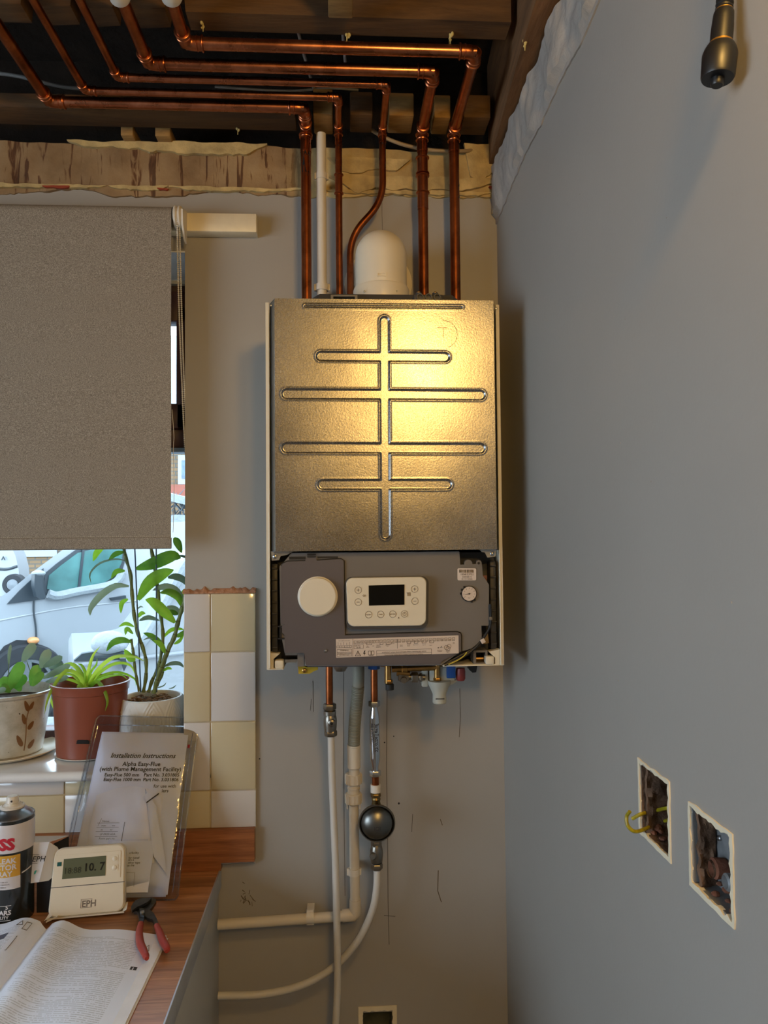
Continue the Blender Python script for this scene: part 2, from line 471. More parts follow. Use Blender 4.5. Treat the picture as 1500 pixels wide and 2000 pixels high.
for a, b, z in ((310, 332, 2.437), (952, 978, 2.455), (88, 140, 2.438)):
    ragged(xw(a), xw(b), z+0.004, z-0.001, -0.0155, 0.006, M_redchip, 'brick_chip', back, a, 10)
# drip runs as shallow grooves filled with soot
# right wall: ragged render strip along its top
def rband(u, v):
    y = -1.30*u
    zb = 2.396+0.008*noise.noise(Vector((y*9, 3, 3)))+0.004*noise.noise(Vector((y*45, 1, 3)))-0.02*(1-min(1, -y/0.25)); zt = 2.505+0.004*noise.noise(Vector((y*20, 2, 2)))
    z = zb+(zt-zb)*v
    x = XR-0.010-0.010*noise.noise(Vector((y*11, z*14, 1)))-0.005*noise.noise(Vector((y*40, z*40, 8)))-0.004*v
    if v < 0.09: x = XR-0.003
    return Vector((x, y, z))
mb = MB().sheet(rband, 220, 12, (-1, 0, 0), 0.05)
mb.build('bare_render', M_palegrey, right)

# ---- window: brown frame set back in the opening
M_frame = wood_mat('mahogany_frame', rgb(58, 32, 30)[:3], rgb(96, 56, 50)[:3], (9, 9, 2), 0.35, 0.1)
win = thing('window_1', None, None, (-1.05, 0.22, ZS), kind='structure')
YF = 0.205
def glass_mat():
    t = NT('window_glass'); n = t.n; 
    tr = t.node('ShaderNodeBsdfTransparent'); gl = t.node('ShaderNodeBsdfGlossy'); mx = t.node('ShaderNodeMixShader'); fr = t.node('ShaderNodeFresnel')
    gl.inputs['Roughness'].default_value = 0.02; fr.inputs['IOR'].default_value = 1.35
    tr.inputs['Color'].default_value = (0.93, 0.96, 0.96, 1)
    t.link(fr.outputs[0], mx.inputs[0]); t.link(tr.outputs[0], mx.inputs[1]); t.link(gl.outputs[0], mx.inputs[2])
    t.link(mx.outputs[0], t.out.inputs['Surface']); return t.m
M_glass = glass_mat()
zt_b = W(350, 875, y=YF).z                       # bottom of the transom
zt_t = W(350, 815, y=YF).z
mb = MB()
mb.box((-1.75, YF, ZH-0.045), (XWIN, YF+0.06, ZH+0.02), bev=0.004)
mb.box((-1.75, YF, zt_b), (XWIN, YF+0.06, zt_t), bev=0.004)
mb.box((XWIN-0.036, YF, ZS+0.02), (XWIN+0.03, YF+0.06, ZH), bev=0.004)
mb.box((-1.78, YF, ZS-0.02), (-1.70, YF+0.06, ZH), bev=0.004)
mb.box((-1.75, YF, ZS-0.02), (XWIN, YF+0.06, ZS+0.030), bev=0.004)
mb.box((-1.08, YF, ZS), (-1.02, YF+0.06, ZH), bev=0.004)
mb.build('window_frame', M_frame, win)
sx1 = W(345, 700, y=YF-0.01).x; s_t = W(345, 600, y=YF-0.01).z; s_b = W(345, 838, y=YF-0.01).z
g_t = W(340, 632, y=YF).z; g_b = W(340, 790, y=YF).z
mb = MB(); sxl = -1.00
sxr = XWIN-0.012
mb.box((sxl, YF-0.018, g_t), (sxr, YF+0.03, ZH-0.030), bev=0.004)
mb.box((sxl, YF-0.018, s_b), (sxr, YF+0.03, g_b), bev=0.004)
mb.box((sx1, YF-0.018, s_b), (sxr, YF+0.03, s_t), bev=0.004)
mb.box((sxl, YF-0.018, s_b), (sxl+0.05, YF+0.03, s_t), bev=0.004)
mb.build('sash', M_frame, win)
MB().box((sxl+0.04, YF+0.012, g_b-0.01), (sx1+0.01, YF+0.016, g_t+0.01)).build('pane', M_glass, win)
MB().box((-1.72, YF+0.028, ZS+0.02), (XWIN-0.030, YF+0.032, zt_b+0.01)).build('pane', M_glass, win)
M_lead = mat('grey_seal', rgb(120, 136, 150), 0.4)
z1 = W(350, 883, y=YF).z
MB().box((-1.72, YF-0.004, z1), (XWIN-0.01, YF+0.05, zt_b)).build('glazing_bead', M_lead, win)
MB().box((-1.745, 0.002, ZH-0.003), (XWIN-0.0005, YF+0.002, ZH-0.0002)).build('soffit_daylight_sheet', mat('soffit_daylight_white', rgb(232, 234, 236), 0.5), win)  # added pale sheet: daylight on the soffit put into its colour
MB().box((-1.745, YF-0.016, ZH-0.012), (XWIN-0.0005, YF+0.001, ZH-0.003)).build('soffit_bead', M_whitepaint, win)
# window board: sill with rounded nose
def nose(y0, y1, zt, th, x0, x1, n=8):
    pr = [(y1, zt), (y0+th/2, zt)] + [(y0+th/2-math.sin(math.pi*k/n)*th/2, zt-th/2+math.cos(math.pi*k/n)*th/2) for k in range(1, n)] + [(y0+th/2, zt-th), (y1, zt-th)]
    return MB().prism([Vector((x0, a, b)) for a, b in pr], (x1-x0, 0, 0))
nose(-0.040, YF+0.01, ZS, 0.022, -1.745, XWIN-0.004).build('window_sill', M_sill, win)

# ---- tiles: individual ceramic tiles on the back wall
M_tile_w = mat('white_glazed_tile', rgb(202, 198, 194), 0.12, var=0.03, vscale=4, coat=0.4)
M_tile_c = mat('cream_glazed_tile', rgb(196, 184, 152), 0.12, var=0.04, vscale=4, coat=0.4)
M_grout = mat('grout', rgb(186, 172, 144), 0.9, var=0.1, vscale=60)
txs = [-0.1915, -0.2924, -0.4510, -0.6096, -0.7682, -0.9268, -1.0854]
tzs = [1.0035, 1.0867, 1.2382, 1.3928, 1.5240]
G = 0.0012
for c in range(6):
    for r in range(4):
        x1, x0 = txs[c], txs[c+1]; z0, z1_ = tzs[r], tzs[r+1]
        if r > 0 or c > 1:
            if x0 < XWIN and r > 1: x0 = max(x0, -0.3525)
            if c > 1 and r > 0:
                if r > 1: continue
                z1_ = min(z1_, ZS-0.026)
        if c == 1 and r >= 1: x0 = -0.3525
        if c == 1 and r == 1: pass
        if x1-x0 < 0.01 or z1_-z0 < 0.012: continue
        white = ((c+r) % 2 == 0)
        dy = rnd.uniform(-0.0006, 0.0006)
        MB().box((x0+G, -0.0090+dy, z0+G), (x1-G, -0.001, z1_-G), bev=0.0018).build('tile', M_tile_w if white else M_tile_c, back)
# the narrow piece left of the cut column, below the sill
MB().box((-0.4510+G, -0.0090, tzs[1]+G), (-0.3525-G, -0.001, ZS-0.026), bev=0.0018).build('tile', M_tile_w, back)
gm = MB(); gm.box((-1.10, -0.0055, tzs[0]-0.002), (txs[0]-0.001, -0.0005, ZS-0.024)); gm.box((-0.3515, -0.0055, ZS-0.03), (txs[0]-0.001, -0.0005, tzs[4]))
gm.build('grout', M_grout, back)
# broken render edge over the top tiles
def brk(u, v):
    x = -0.354+u*(txs[0]+0.354)
    return Vector((x, -0.0105+0.0105*v**2+0.003*noise.noise(Vector((x*120, v*3, 1))), 1.5235+0.0105*v*(0.9+0.25*u+noise.noise(Vector((x*80, 1, 4)))*0.8)))
MB().sheet(brk, 70, 5, (0, -1, 0), 0.008).build('broken_render', mat('broken_render_brown', rgb(168, 122, 92), 0.95, var=0.25, vscale=90, bump=0.9, bscale=160, bdist=0.004), back)
# pencil lines, scuffs and drilled holes on the wall: thin marks that sit on the paint
M_pencil = mat('pencil_graphite', rgb(78, 72, 68), 0.8)
M_scuff = mat('dirt_scuff', rgb(96, 84, 66), 0.9)
def mark(pts, w=0.0012, m=None, name='pencil_line'):
    P = [W(a, b, y=-0.0005) for a, b in pts]; mb = MB()
    for a, b in zip(P, P[1:]):
        d = (b-a).normalized(); s_ = Vector((d.z, 0, -d.x))*w/2
        mb.prism([a+s_, b+s_, b-s_, a-s_], (0, 0.0006, 0))
    return mb.build(name, m or M_pencil, back)
mark([(671, 1312), (671, 1460), (672, 1620), (674, 1750)], 0.0010)
mark([(756, 1330), (755, 1500), (757, 1640), (758, 1760), (760, 1845)], 0.0013)
mark([(611, 1330), (612, 1390)], 0.0011); mark([(608, 1365), (606, 1388)], 0.0010); mark([(750, 1788), (772, 1790)], 0.0010)
mark([(746, 395), (746, 420), (747, 452)], 0.0010); mark([(898, 1345), (899, 1400), (897, 1440)], 0.0010)
mark([(856, 1700), (855, 1740), (862, 1762)], 0.0020, M_scuff, 'scuff'); mark([(806, 1590), (804, 1625)], 0.0010)
mark([(860, 1600), (864, 1612)], 0.0016, M_scuff, 'scuff')
for (a, b, r) in ((779, 1569, 0.0024), (751, 1450, 0.0018), (507, 1482, 0.0016), (769, 1438, 0.0014)):
    MB().lathe([(0, -0.0006), (r, -0.0006), (r, 0.0004)], W(a, b, y=0), (0, 1, 0), 10).build('drilled_hole', M_black, back)
for k in range(16):
    a = 470+rnd.uniform(0, 26); b = 1720+rnd.uniform(0, 44)
    mark([(a, b), (a+rnd.uniform(-6, 8), b+rnd.uniform(2, 12))], rnd.uniform(0.0008, 0.002), M_scuff, 'scuff')
for k in range(9):
    a = 1000+rnd.uniform(60, 470); b = rnd.uniform(40, 1500)
    p = W(a, b, x=XR-0.0006); dz = rnd.uniform(-0.006, 0.006)
    MB().box((p.x, p.y, p.z), (p.x+0.0008, p.y+rnd.uniform(0.0008, 0.002), p.z+dz*0.3+0.0006)).build('paint_chip', M_palegrey, right)
# cream chipped paint curl in the corner
def curl(u, v):
    p = W(968-8*u, 372+46*u, y=-0.004-0.02*math.sin(u*3)); return p+Vector((0.010*v*(1-u*.6), -0.006*v, 0))
MB().sheet(curl, 12, 3, (0, -1, 0), 0.0008).build('peeling_paint', M_creamskim, back)

# ---- recess at the bottom of the back wall
def hole_ring_back():
    O = [W(700, 1967, y=-0.001), W(775, 1967, y=-0.001)]
    x0, x1 = O[0].x, O[1].x; z1 = O[0].z; z0 = z1-0.088
    outer = []; inner = []; n = 14
    for k in range(4*n):
        s_, t = divmod(k, n); t /= n
        cx, cz = [(t, 1), (1, 1-t), (1-t, 0), (0, t)][s_]
        j = 0.002*noise.noise(Vector((k*0.9, 1, 1)))
        outer.append(Vector((x0+(x1-x0)*cx, -0.002, z0+(z1-z0)*cz)))
        f = 0.115+0.035*noise.noise(Vector((k*0.55, 4, 1)))
        inner.append(Vector((x0+(x1-x0)*(0.5+(cx-0.5)*(1-2*f)), -0.002, z0+(z1-z0)*(0.5+(cz-0.5)*(1-2*f)))))
    return MB().ring(outer, inner, (0, 0.0024, 0))
hole_ring_back().build('plaster_ring', M_whitepaint, back)
mb = MB(); mb.box((SB[0]-0.01, 0.045, SB[2]-0.01), (SB[1]+0.01, 0.055, SB[3]+0.01))
mb.build('recess_back', mat('mouldy_masonry', rgb(78, 78, 62), 0.95, var=0.35, vscale=40, bump=0.8, bscale=60, bdist=0.004), back)
# ---- socket recesses of the right wall: ragged ring, back box and what is in it
M_box = mat('galvanised_back_box', rgb(128, 130, 132), 0.5, 0.2, var=0.2, vscale=50)
M_masonry = mat('dark_brown_masonry', rgb(104, 80, 62), 0.95, var=0.4, vscale=60, bump=0.9, bscale=90, bdist=0.006)
M_wire = mat('green_yellow_wire', rgb(150, 140, 20), 0.4, var=0.5, vscale=90)
def ring_right(y0, y1, z0, z1, seed, fin, parent, px=0.0016):
    outer = []; inner = []; n = 16
    for k in range(4*n):
        s_, t = divmod(k, n); t /= n
        cy, cz = [(t, 1), (1, 1-t), (1-t, 0), (0, t)][s_]
        j = 0.0016*noise.noise(Vector((k*0.35+seed, 7, 1)))
        ty = (y0+y1)/2; tz = (z0+z1)/2
        outer.append(Vector((XR-px, y0+(y1-y0)*cy+j, z0+(z1-z0)*cz+j)))
        f = fin[s_]+0.04*noise.noise(Vector((k*0.5+seed, 4, 1)))+0.02*noise.noise(Vector((k*1.7+seed, 2, 1)))
        f = max(0.015, f)
        inner.append(Vector((XR-px, ty+(y1-y0)*(cy-0.5)*(1-2*f), tz+(z1-z0)*(cz-0.5)*(1-2*f))))
    MB().ring(outer, inner, (px+0.004, 0, 0)).build('plaster_ring', M_whitepaint, parent)
ring_right(-0.7765-0.0885, -0.7765, 1.2775, 1.3690, 3.0, (0.045, 0.05, 0.06, 0.055), right)
ring_right(-0.9100-0.0900, -0.9100, 1.2745, 1.3640, 9.0, (0.06, 0.05, 0.07, 0.06), right)
def cavity(h, m, depth, name):
    mb = MB(); y0, y1, z0, z1 = h; t = 0.004
    def s_(u, v, k):
        return 0.003*noise.noise(Vector((u*9+k, v*9, k)))
    mb.box((XR+depth, y0-t, z0-t), (XR+depth+0.004, y1+t, z1+t))
    mb.box((XR+0.0008, y0-t, z0-t), (XR+depth, y0+0.0008, z1+t)); mb.box((XR+0.0008, y1-0.0008, z0-t), (XR+depth, y1+t, z1+t))
    mb.box((XR+0.0008, y0, z0-t), (XR+depth, y1, z0+0.0008)); mb.box((XR+0.0008, y0, z1-0.0008), (XR+depth, y1, z1+t))
    return mb.build(name, m, right)
cavity(h1, M_masonry, 0.032, 'recess_lining')
cavity(h2, M_box, 0.022, 'back_box')
# rough masonry lip inside each recess, window side
def lip(h, w, seed, dp):
    y1 = h[1]; z0, z1 = h[2], h[3]
    def fn(u, v):
        z = z0+(z1-z0)*u
        return Vector((XR+0.002+(dp-0.004)*v, y1-w*(0.7+0.6*noise.noise(Vector((u*7+seed, v*3, seed))))*(1-0.3*v), z))
    MB().sheet(fn, 16, 5, (0, -1, 0), -0.006).build('masonry_lip', M_masonry, right)
lip(h1, 0.012, 2.0, .032); lip(h2, 0.010, 6.0, .022)
def rubble(h, seed, name='rubble'):
    r = random.Random(seed); mb = MB()
    for k in range(10):
        c = Vector((XR+r.uniform(0.008, 0.02), r.uniform(h[0]+0.006, h[1]-0.006), h[2]+r.uniform(0.0, 0.009)))
        mb.sphere(c, r.uniform(0.003, 0.006), 7, 5, (1, r.uniform(.7, 1.2), r.uniform(.5, .9)))
    mb.build(name, M_browngap, right)
rubble(h1, 3); rubble(h2, 4)
# earth wires curling out of the first recess
def wr(pts, name, r=0.0022):
    return MB().tube(smooth_path(pts, 8), r, 8).build(name, M_wire, None)
def pr_(px, py, dx): return W(px, py, x=XR-dx)
w1 = wr([Vector((XR+0.026, -0.835, 1.317)), pr_(1280, 1608, -0.02), pr_(1262, 1618, 0.004), pr_(1240, 1624, 0.022), pr_(1226, 1612, 0.03), pr_(1224, 1595, 0.03), pr_(1230, 1585, 0.028)], 'earth_wire')
tag(w1, 'green and yellow earth wire hooked out of the left-hand recess in the right wall', 'wire')
w2 = wr([Vector((XR+0.026, -0.832, 1.330)), pr_(1272, 1585, -0.01), pr_(1252, 1590, 0.006), pr_(1235, 1599, 0.014)], 'earth_wire')
tag(w2, 'short straight green wire end above the hooked wire in the left-hand wall recess', 'wire')
# second recess: cable terminals and grommet
MB().tube([Vector((XR+0.021, -0.944, 1.3065)), Vector((XR+0.004, -0.944, 1.3065))], [0.0085, 0.0085], 14, caps=False).build('conduit_stub', M_masonry, right)
t1 = MB().lathe([(0.0095, 0), (0.0105, 0.012), (0.0085, 0.014), (0.006, 0.006)], (XR+0.020, -0.945, 1.3075), (-1, 0, 0), 16).build('brown_terminal', M_browngap, right)
MB().lathe([(0.0075, 0), (0.0085, 0.012), (0.0065, 0.014), (0.004, 0.006)], (XR+0.020, -0.970, 1.305), (-1, 0, 0), 16).build('grey_terminal', M_box, right)
for (yy, zz) in ((-0.934, 1.333), (-0.962, 1.347)):
    MB().lathe([(0.0022, 0), (0.0030, 0.002), (0.0022, 0.003), (0.0014, 0.001)], (XR+0.0215, yy, zz), (-1, 0, 0), 14).build('box_screw', M_steel, right)
MB().lathe([(0, 0.001), (0.010, 0.001), (0.011, 0)], (XR+0.0222, -0.945, 1.338), (-1, 0, 0), 20).build('knockout', M_box, right)

# ------------------------------------------------------------------ timbers of the opened ceiling
def timber(name, lo, hi, m, label, group=None, bev=0.003, M=None):
    o = MB().box(lo, hi, M, bev).build(name, m); tag(o, label, 'timber', group); return o
def xat(px, py, z): return W(px, py, z=z).x
zj = 2.585
# front joist, notched over the pipes on its left half
def notched():
    zb = 2.578; prof = []
    X = lambda px, py: W(px, py, y=-0.37).x
    pts = [(-2.395, zb)]
    for (a, b) in ((X(52, 20), X(78, 20)), (X(147, 30), X(172, 30)), (X(228, 30), X(262, 30)), (X(328, 30), X(368, 30))):
        pts += [(a, zb+0.004), (a+0.004, zb+0.045), (b-0.004, zb+0.05), (b, zb)]
    pts += [(XR-0.055, zb), (XR-0.055, 2.78), (-2.395, 2.78)]
    return MB().prism([Vector((x, -0.395, z)) for x, z in pts], (0, 0.048, 0))
o = notched().build('floor_joist', M_joist); tag(o, 'dark old floor joist spanning overhead in front of the pipes, notched on its left half', 'joist')
# joist lying just inside the wall, left of the pipes
x_e = W(578, 250, y=-0.09).x
timber('wall_plate', (-2.395, -0.115, 2.561), (x_e, -0.045, 2.592), M_joist, 'long weathered wall plate timber above the window, ending left of the pipes')
blk = [(612, 650, 'short timber block above the white plastic pipe'), (684, 728, 'square timber block between the second and third vertical copper pipes'),
       (760, 808, 'square timber block between the third and fourth vertical copper pipes'), (848, 880, 'bright narrow timber block between the two rightmost copper pipes'),
       (905, 984, 'wide timber block between the rightmost copper pipe and the right wall')]
for i, (a, b, lab) in enumerate(blk):
    xa = W(a, 250, y=-0.11).x; xb = min(W(b, 250, y=-0.11).x, XR-0.036)
    dz = 0.0 if i != 0 else -0.006
    dy = (-0.008, 0, 0, 0.004, 0)[i]
    timber('timber_block', (xa, -0.118+dy, 2.561+dz), (xb, -0.045, 2.612), M_noggin if i in (0, 2, 3) else M_joist, lab, 'timber blocks between the pipes')
# trimmer along the right wall
zq = 2.512; qa = W(982, 256, z=zq); qb = W(1022, 80, z=zq); qc = qb+(qb-qa)*0.9
mb = MB().prism([Vector((qa.x, -0.0, zq)), Vector((qb.x, qb.y, zq)), Vector((qc.x-0.004, -1.2, zq)), Vector((XR+0.035, -1.2, zq)), Vector((XR+0.035, -0.0, zq))], (0, 0, 0.24))
o = mb.build('trimmer_joist', M_joist_y); tag(o, 'brown trimmer timber running along the top of the right wall towards the corner', 'joist')
# pieces of batten under the front joist
def batten(a, b, yb, y0, label, z=2.553, h=0.022, rz=0.0):
    xa = W(a, 15, z=z).x; xb = W(b, 15, z=z).x
    timber('batten', (xa, y0, z), (xb, yb, z+h), M_noggin, label, 'battens under the front joist', 0.002)
batten(641, 689, -0.425, -0.75, 'short batten end fixed under the front joist near the top centre of the view')
batten(1040, 1086, -0.400, -0.75, 'short batten end under the front joist beside the right wall')
# small laths between plaster and wall plate
for (a, b, lab) in ((238, 262, 'left one of two small packing pieces between the plaster and the wall plate'), (305, 334, 'right one of two small packing pieces between the plaster and the wall plate')):
    xa = W(a, 270, y=-0.03).x; xb = W(b, 270, y=-0.03).x
    o = MB().box((xa, -0.040, 2.546), (xb, 0.03, 2.572), None, 0.002).build('packing_piece', M_noggin); tag(o, lab, 'timber', 'packing pieces above the plaster')
o = MB().box((-2.395, 0.025, 2.545), (XR-0.02, 0.095, 2.558), None, 0.002).build('ledge_lath', M_joist); tag(o, 'thin dark lath lying behind the top edge of the stripped plaster', 'timber')
# torn fibres and crumbs of plaster hanging from the timbers
M_fibre = mat('torn_fibre', rgb(190, 176, 120), 0.9)
def crumb(px, py, z, h, lab):
    p = W(px, py, z=z); mb = MB(); r = random.Random(int(px))
    for k in range(4):
        mb.sphere(p+Vector((r.uniform(-.003, .003), r.uniform(-.003, .003), -h*k*0.22+.002)), 0.0032-.0004*k, 7, 5, (r.uniform(.8, 1.2), 1, r.uniform(.8, 1.4)))
    for k in range(2):
        q = p+Vector((r.uniform(-.002, .002), 0, 0))
        mb.tube([q+Vector((0, 0, 0.004)), q+Vector((r.uniform(-.002, .002), 0, -h*1.3))], [0.0012, 0.0004], 5)
    tag(mb.build('torn_plaster_scrap', M_fibre), lab, 'plaster scrap', 'scraps hanging from the timbers')
crumb(679, 70, 2.572, 0.008, 'yellowish scrap hanging from the front joist above the middle of the top pipe')
crumb(880, 70, 2.572, 0.012, 'scrap hanging from the front joist near the right elbow of the top pipe')
crumb(1026, 82, 2.513, 0.012, 'scrap hanging from the corner of the trimmer near the right wall')
crumb(395, 48, 2.575, 0.010, 'scrap hanging from the front joist beside the rightmost white collar')
crumb(464, 252, 2.560, 0.010, 'scrap hanging under the wall plate left of the pipes')
# ------------------------------------------------------------------ copper pipes overhead and down the wall
def copper_mat(name, a, b, c, rough):
    t = NT(name); v = t.coord(); vz = t.coord((1, 1, 0.15))
    n = t.noise(v, 16, 6, 0.65, 0.4); n2 = t.noise(vz, 70, 4)
    t.link(t.mix(0.35, t.ramp(n, [(0.3, a), (0.55, b), (0.8, c)]), t.ramp(n2, [(0.3, (0.55, 0.5, 0.5)), (0.6, (1, 1, 1))]), 'MULTIPLY'), t.b.inputs['Base Color'])
    t.b.inputs['Metallic'].default_value = 1.0
    t.link(t.math('MULTIPLY_ADD', n, 0.25), t.b.inputs['Roughness'])
    t.b.inputs['Roughness'].links[0].from_node.inputs[2].default_value = rough-0.1
    return t.m
M_copper = copper_mat('bright_copper', rgb(150, 92, 62), rgb(188, 122, 90), rgb(208, 150, 118), 0.26)
M_copper_t = copper_mat('tarnished_copper', rgb(120, 64, 34), rgb(166, 94, 54), rgb(196, 124, 80), 0.32)
M_copper_f = copper_mat('copper_fitting', rgb(146, 82, 50), rgb(184, 112, 76), rgb(208, 142, 106), 0.28)
def sleeve(p0, p1, r, parent, name='coupling', beads=(1, 1), m=None):
    p0 = Vector(p0); p1 = Vector(p1); d = (p1-p0); L = d.length; R = r*1.10
    pr = [(r*0.98, 0)]
    pr += [(R*1.04, 0.0), (R*1.26, 0.0012), (R*1.26, 0.0030), (R, 0.0046)] if beads[0] else [(R, 0)]
    pr += [(R, L-0.0046), (R*1.26, L-0.0030), (R*1.26, L-0.0012), (R*1.04, L)] if beads[1] else [(R, L)]
    pr += [(r*0.98, L)]
    return MB().lathe(pr, p0, d, 24).build(name, m or M_copper_f, parent)
def elbow(a, c, b, r, parent, leg=None):
    """capillary elbow round corner c between directions to a and b"""
    c = Vector(c); da = (Vector(a)-c).normalized(); db = (Vector(b)-c).normalized()
    leg = leg or r*3.0; bend = r*1.9
    A = c+da*leg; B = c+db*leg; R = r*1.12
    pth = fillet([A, c, B], bend, 10)
    mb = MB().tube(pth, R, 24, caps=False)
    for (P, d) in ((A, da), (B, db)):
        mb.lathe([(r*0.97, 0.0), (R*1.0, 0.0), (R*1.16, -0.0010), (R*1.20, -0.0024), (R*1.12, -0.0040), (R*0.99, -0.0048)], P, d, 24)
        mb.lathe([(R*0.99, -0.010), (R*1.10, -0.0112), (R*1.10, -0.0124), (R*0.99, -0.0136)], P, d, 24)
    return mb.build('elbow_fitting', M_copper_f, parent)
ZP = 2.55; YV = -0.080
def on_pipe(txt, x, y, z, r, size, parent, seed=0):
    """hand lettering wrapped on the front of a vertical pipe, reading downwards one letter under the other"""
    dz = 0
    for ch in txt:
        if ch != ' ':
            def mp(a, b, n_, dz=dz):
                a = (a-0.33*size)*0.9; th = a/r
                return Vector((x+math.sin(th)*(r+0.0004), y-math.cos(th)*(r+0.0004), z-dz+b))
            text_mb(ch, mp, size, bold=0.012).build('marker_lettering', M_black, parent)
        dz += size*0.82
def pipe_run(label, pxv, pxc2, pxc3, r, couplings, bottom=2.112, offset=None, ends=-1.45, letters=None):
    x = W(pxv, 400, y=YV).x
    c1 = Vector((x, YV, ZP)); c2 = Vector((x, W(*pxc2, z=ZP).y, ZP)); c3 = W(*pxc3, z=ZP); c3.y = c2.y
    c4 = Vector((c3.x, ends, ZP))
    root = thing('copper_pipe', label, 'pipe', (x, YV, bottom), 'copper pipes rising from the boiler')
    if offset:
        xo, pa, pb = offset
        x2 = W(xo, 500, y=YV).x; za = W(pxv, pa, y=YV).z; zb = W(xo, pb, y=YV).z
        pts = [Vector((x2, YV, bottom)), Vector((x2, YV, zb)), Vector((x, YV, za)), c1]
        MB().tube(fillet(pts, 0.045, 12), r, 20).build('riser', M_copper_t, root)
    else:
        MB().tube([Vector((x, YV, bottom)), c1], r, 24).build('riser', M_copper_t, root)
    MB().tube([c1, c2], r, 24).build('return_length', M_copper_f, root)
    MB().tube([c2, c3], r, 24).build('cross_run', M_copper, root)
    MB().tube([c3, c4], r, 24).build('forward_run', M_copper_t, root)
    elbow(c1+Vector((0, 0, -1)), c1, c1+Vector((0, -1, 0)), r, root, r*2.2)
    elbow(c1, c2, c3, r, root); elbow(c2, c3, c4, r, root)
    for (p, q, bd) in couplings:
        sleeve(Vector((x, YV, W(pxv, q, y=YV).z)), Vector((x, YV, W(pxv, p, y=YV).z)), r, root, beads=bd)
    if letters:
        txt, py, sz = letters
        on_pipe(txt, x, YV, W(pxv, py, y=YV).z, r, sz, root)
    return root, c2, c3
B = (1, 1)
pipe_run('leftmost copper pipe, rising beside the white plastic pipe and running lowest across the ceiling', 598, (596, 211), (100, 205), 0.011, [(262, 298, (0, 1))], letters=('HW', 315, 0.02))
pipe_run('thin copper pipe second from the left, just right of the white plastic pipe', 662, (660, 190), (167, 178), 0.0075, [(262, 285, (0, 1)), (340, 380, B)], letters=('HWS', 304, 0.016))
pipe_run('thin copper pipe bent sideways above the left of the flue', 748, (744, 165), (232, 156), 0.0075, [(262, 279, (0, 1))], offset=(684, 392, 462), letters=('HWS', 300, 0.016))
pipe_run('copper pipe with a stack of joints, right of the flue', 826, (846, 140), (290, 125), 0.011, [(262, 297, (0, 1)), (307, 341, B), (342, 375, (0, 1)), (375, 409, (0, 1))])
pipe_run('rightmost copper pipe, its run highest across the ceiling', 888, (917, 101), (362, 83), 0.011, [(262, 297, (0, 1))], letters=('F', 385, 0.024))
# talcum-white collars where the forward runs pass the joist
for (px, py, lab) in ((231, -14, 'white plastic collar round the second pipe from the right at the top edge'), (333, -14, 'white plastic collar round the rightmost overhead pipe at the top edge')):
    p = W(px, py, z=ZP); p.z = ZP
    o = MB().lathe([(0.0113, -0.012), (0.0165, -0.012), (0.0175, -0.006), (0.0175, 0.010), (0.0165, 0.012), (0.0113, 0.012)], p, (0, 1, 0), 24).build('pipe_collar', M_white)
    tag(o, lab, 'collar', 'white collars on the overhead pipes')
# white plastic overflow pipe beside the copper
xp = W(628, 420, y=-0.070).x
root = thing('plastic_waste_pipe', 'white plastic pipe standing on the boiler top between the two leftmost copper pipes', 'pipe', (xp, -0.07, 2.11))
MB().tube([(xp, -0.07, 2.105), (xp, -0.07, W(627, 262, y=-0.07).z)], 0.0108, 24).build('pipe_tube', M_white, root)
def pipe_clip(px, py, y, r, parent, name='pipe_clip', axis='z'):
    c = W(px, py, y=y); mb = MB()
    ring_o = circle_pts(0, 0, r+0.0022, 20); ring_i = circle_pts(0, 0, r+0.0002, 20)
    if axis == 'z':
        mb.ring([c+Vector((a, b, -0.007)) for a, b in ring_o], [c+Vector((a, b, -0.007)) for a, b in ring_i], (0, 0, 0.014))
        mb.box(c+Vector((-0.008, r, -0.007)), Vector((c.x+0.008, -0.0005, c.z+0.007)))
        for s_ in (-1, 1): mb.box(c+Vector((s_*(r+0.001), -0.004, -0.007)), c+Vector((s_*(r+0.005), 0.004, 0.007)), bev=0.001)
    else:
        mb.ring([c+Vector((-0.008, a, b)) for a, b in ring_o], [c+Vector((-0.008, a, b)) for a, b in ring_i], (0.016, 0, 0))
        mb.box(c+Vector((-0.008, r, -0.008)), Vector((c.x+0.008, -0.0005, c.z+0.008)))
        for s_ in (-1, 1): mb.box(c+Vector((-0.008, -0.004, s_*(r+0.001))), c+Vector((0.008, 0.004, s_*(r+0.005))), bev=0.001)
    return mb.build(name, M_white, parent)
pipe_clip(628, 345, -0.070, 0.0108, root); pipe_clip(629, 562, -0.070, 0.0125, root)
sleeve((xp, -0.07, 2.108), (xp, -0.07, 2.136), 0.0112, root, 'socket', (0, 1), M_white)

# cables in the void
M_cable_w = mat('white_cable', rgb(176, 172, 168), 0.5)
M_cable_g = mat('grey_cable', rgb(120, 120, 118), 0.5)
def cable(pts, r, m, lab, name='cable', group=None):
    o = MB().tube(smooth_path(pts, 8), r, 10).build(name, m); tag(o, lab, 'cable', group); return o
cable([W(578, 40, z=2.68), W(588, 85, z=2.665), W(603, 140, z=2.65), W(618, 190, z=2.64), W(626, 214, z=2.63)], 0.0035, M_cable_w, 'white cable dropping through the void behind the pipes towards the plastic pipe')
cable([W(669, 60, z=2.70), W(672, 95, z=2.68), W(675, 130, z=2.67)], 0.0035, M_cable_w, 'short grey-white cable hanging in the void above the middle of the top pipe')
cable([W(-30, 140, z=2.66), W(30, 148, z=2.655), W(80, 160, z=2.65), W(140, 172, z=2.655), W(230, 175, z=2.67)], 0.004, M_cable_g, 'grey cable lying in the dark void at the upper left behind the pipes')
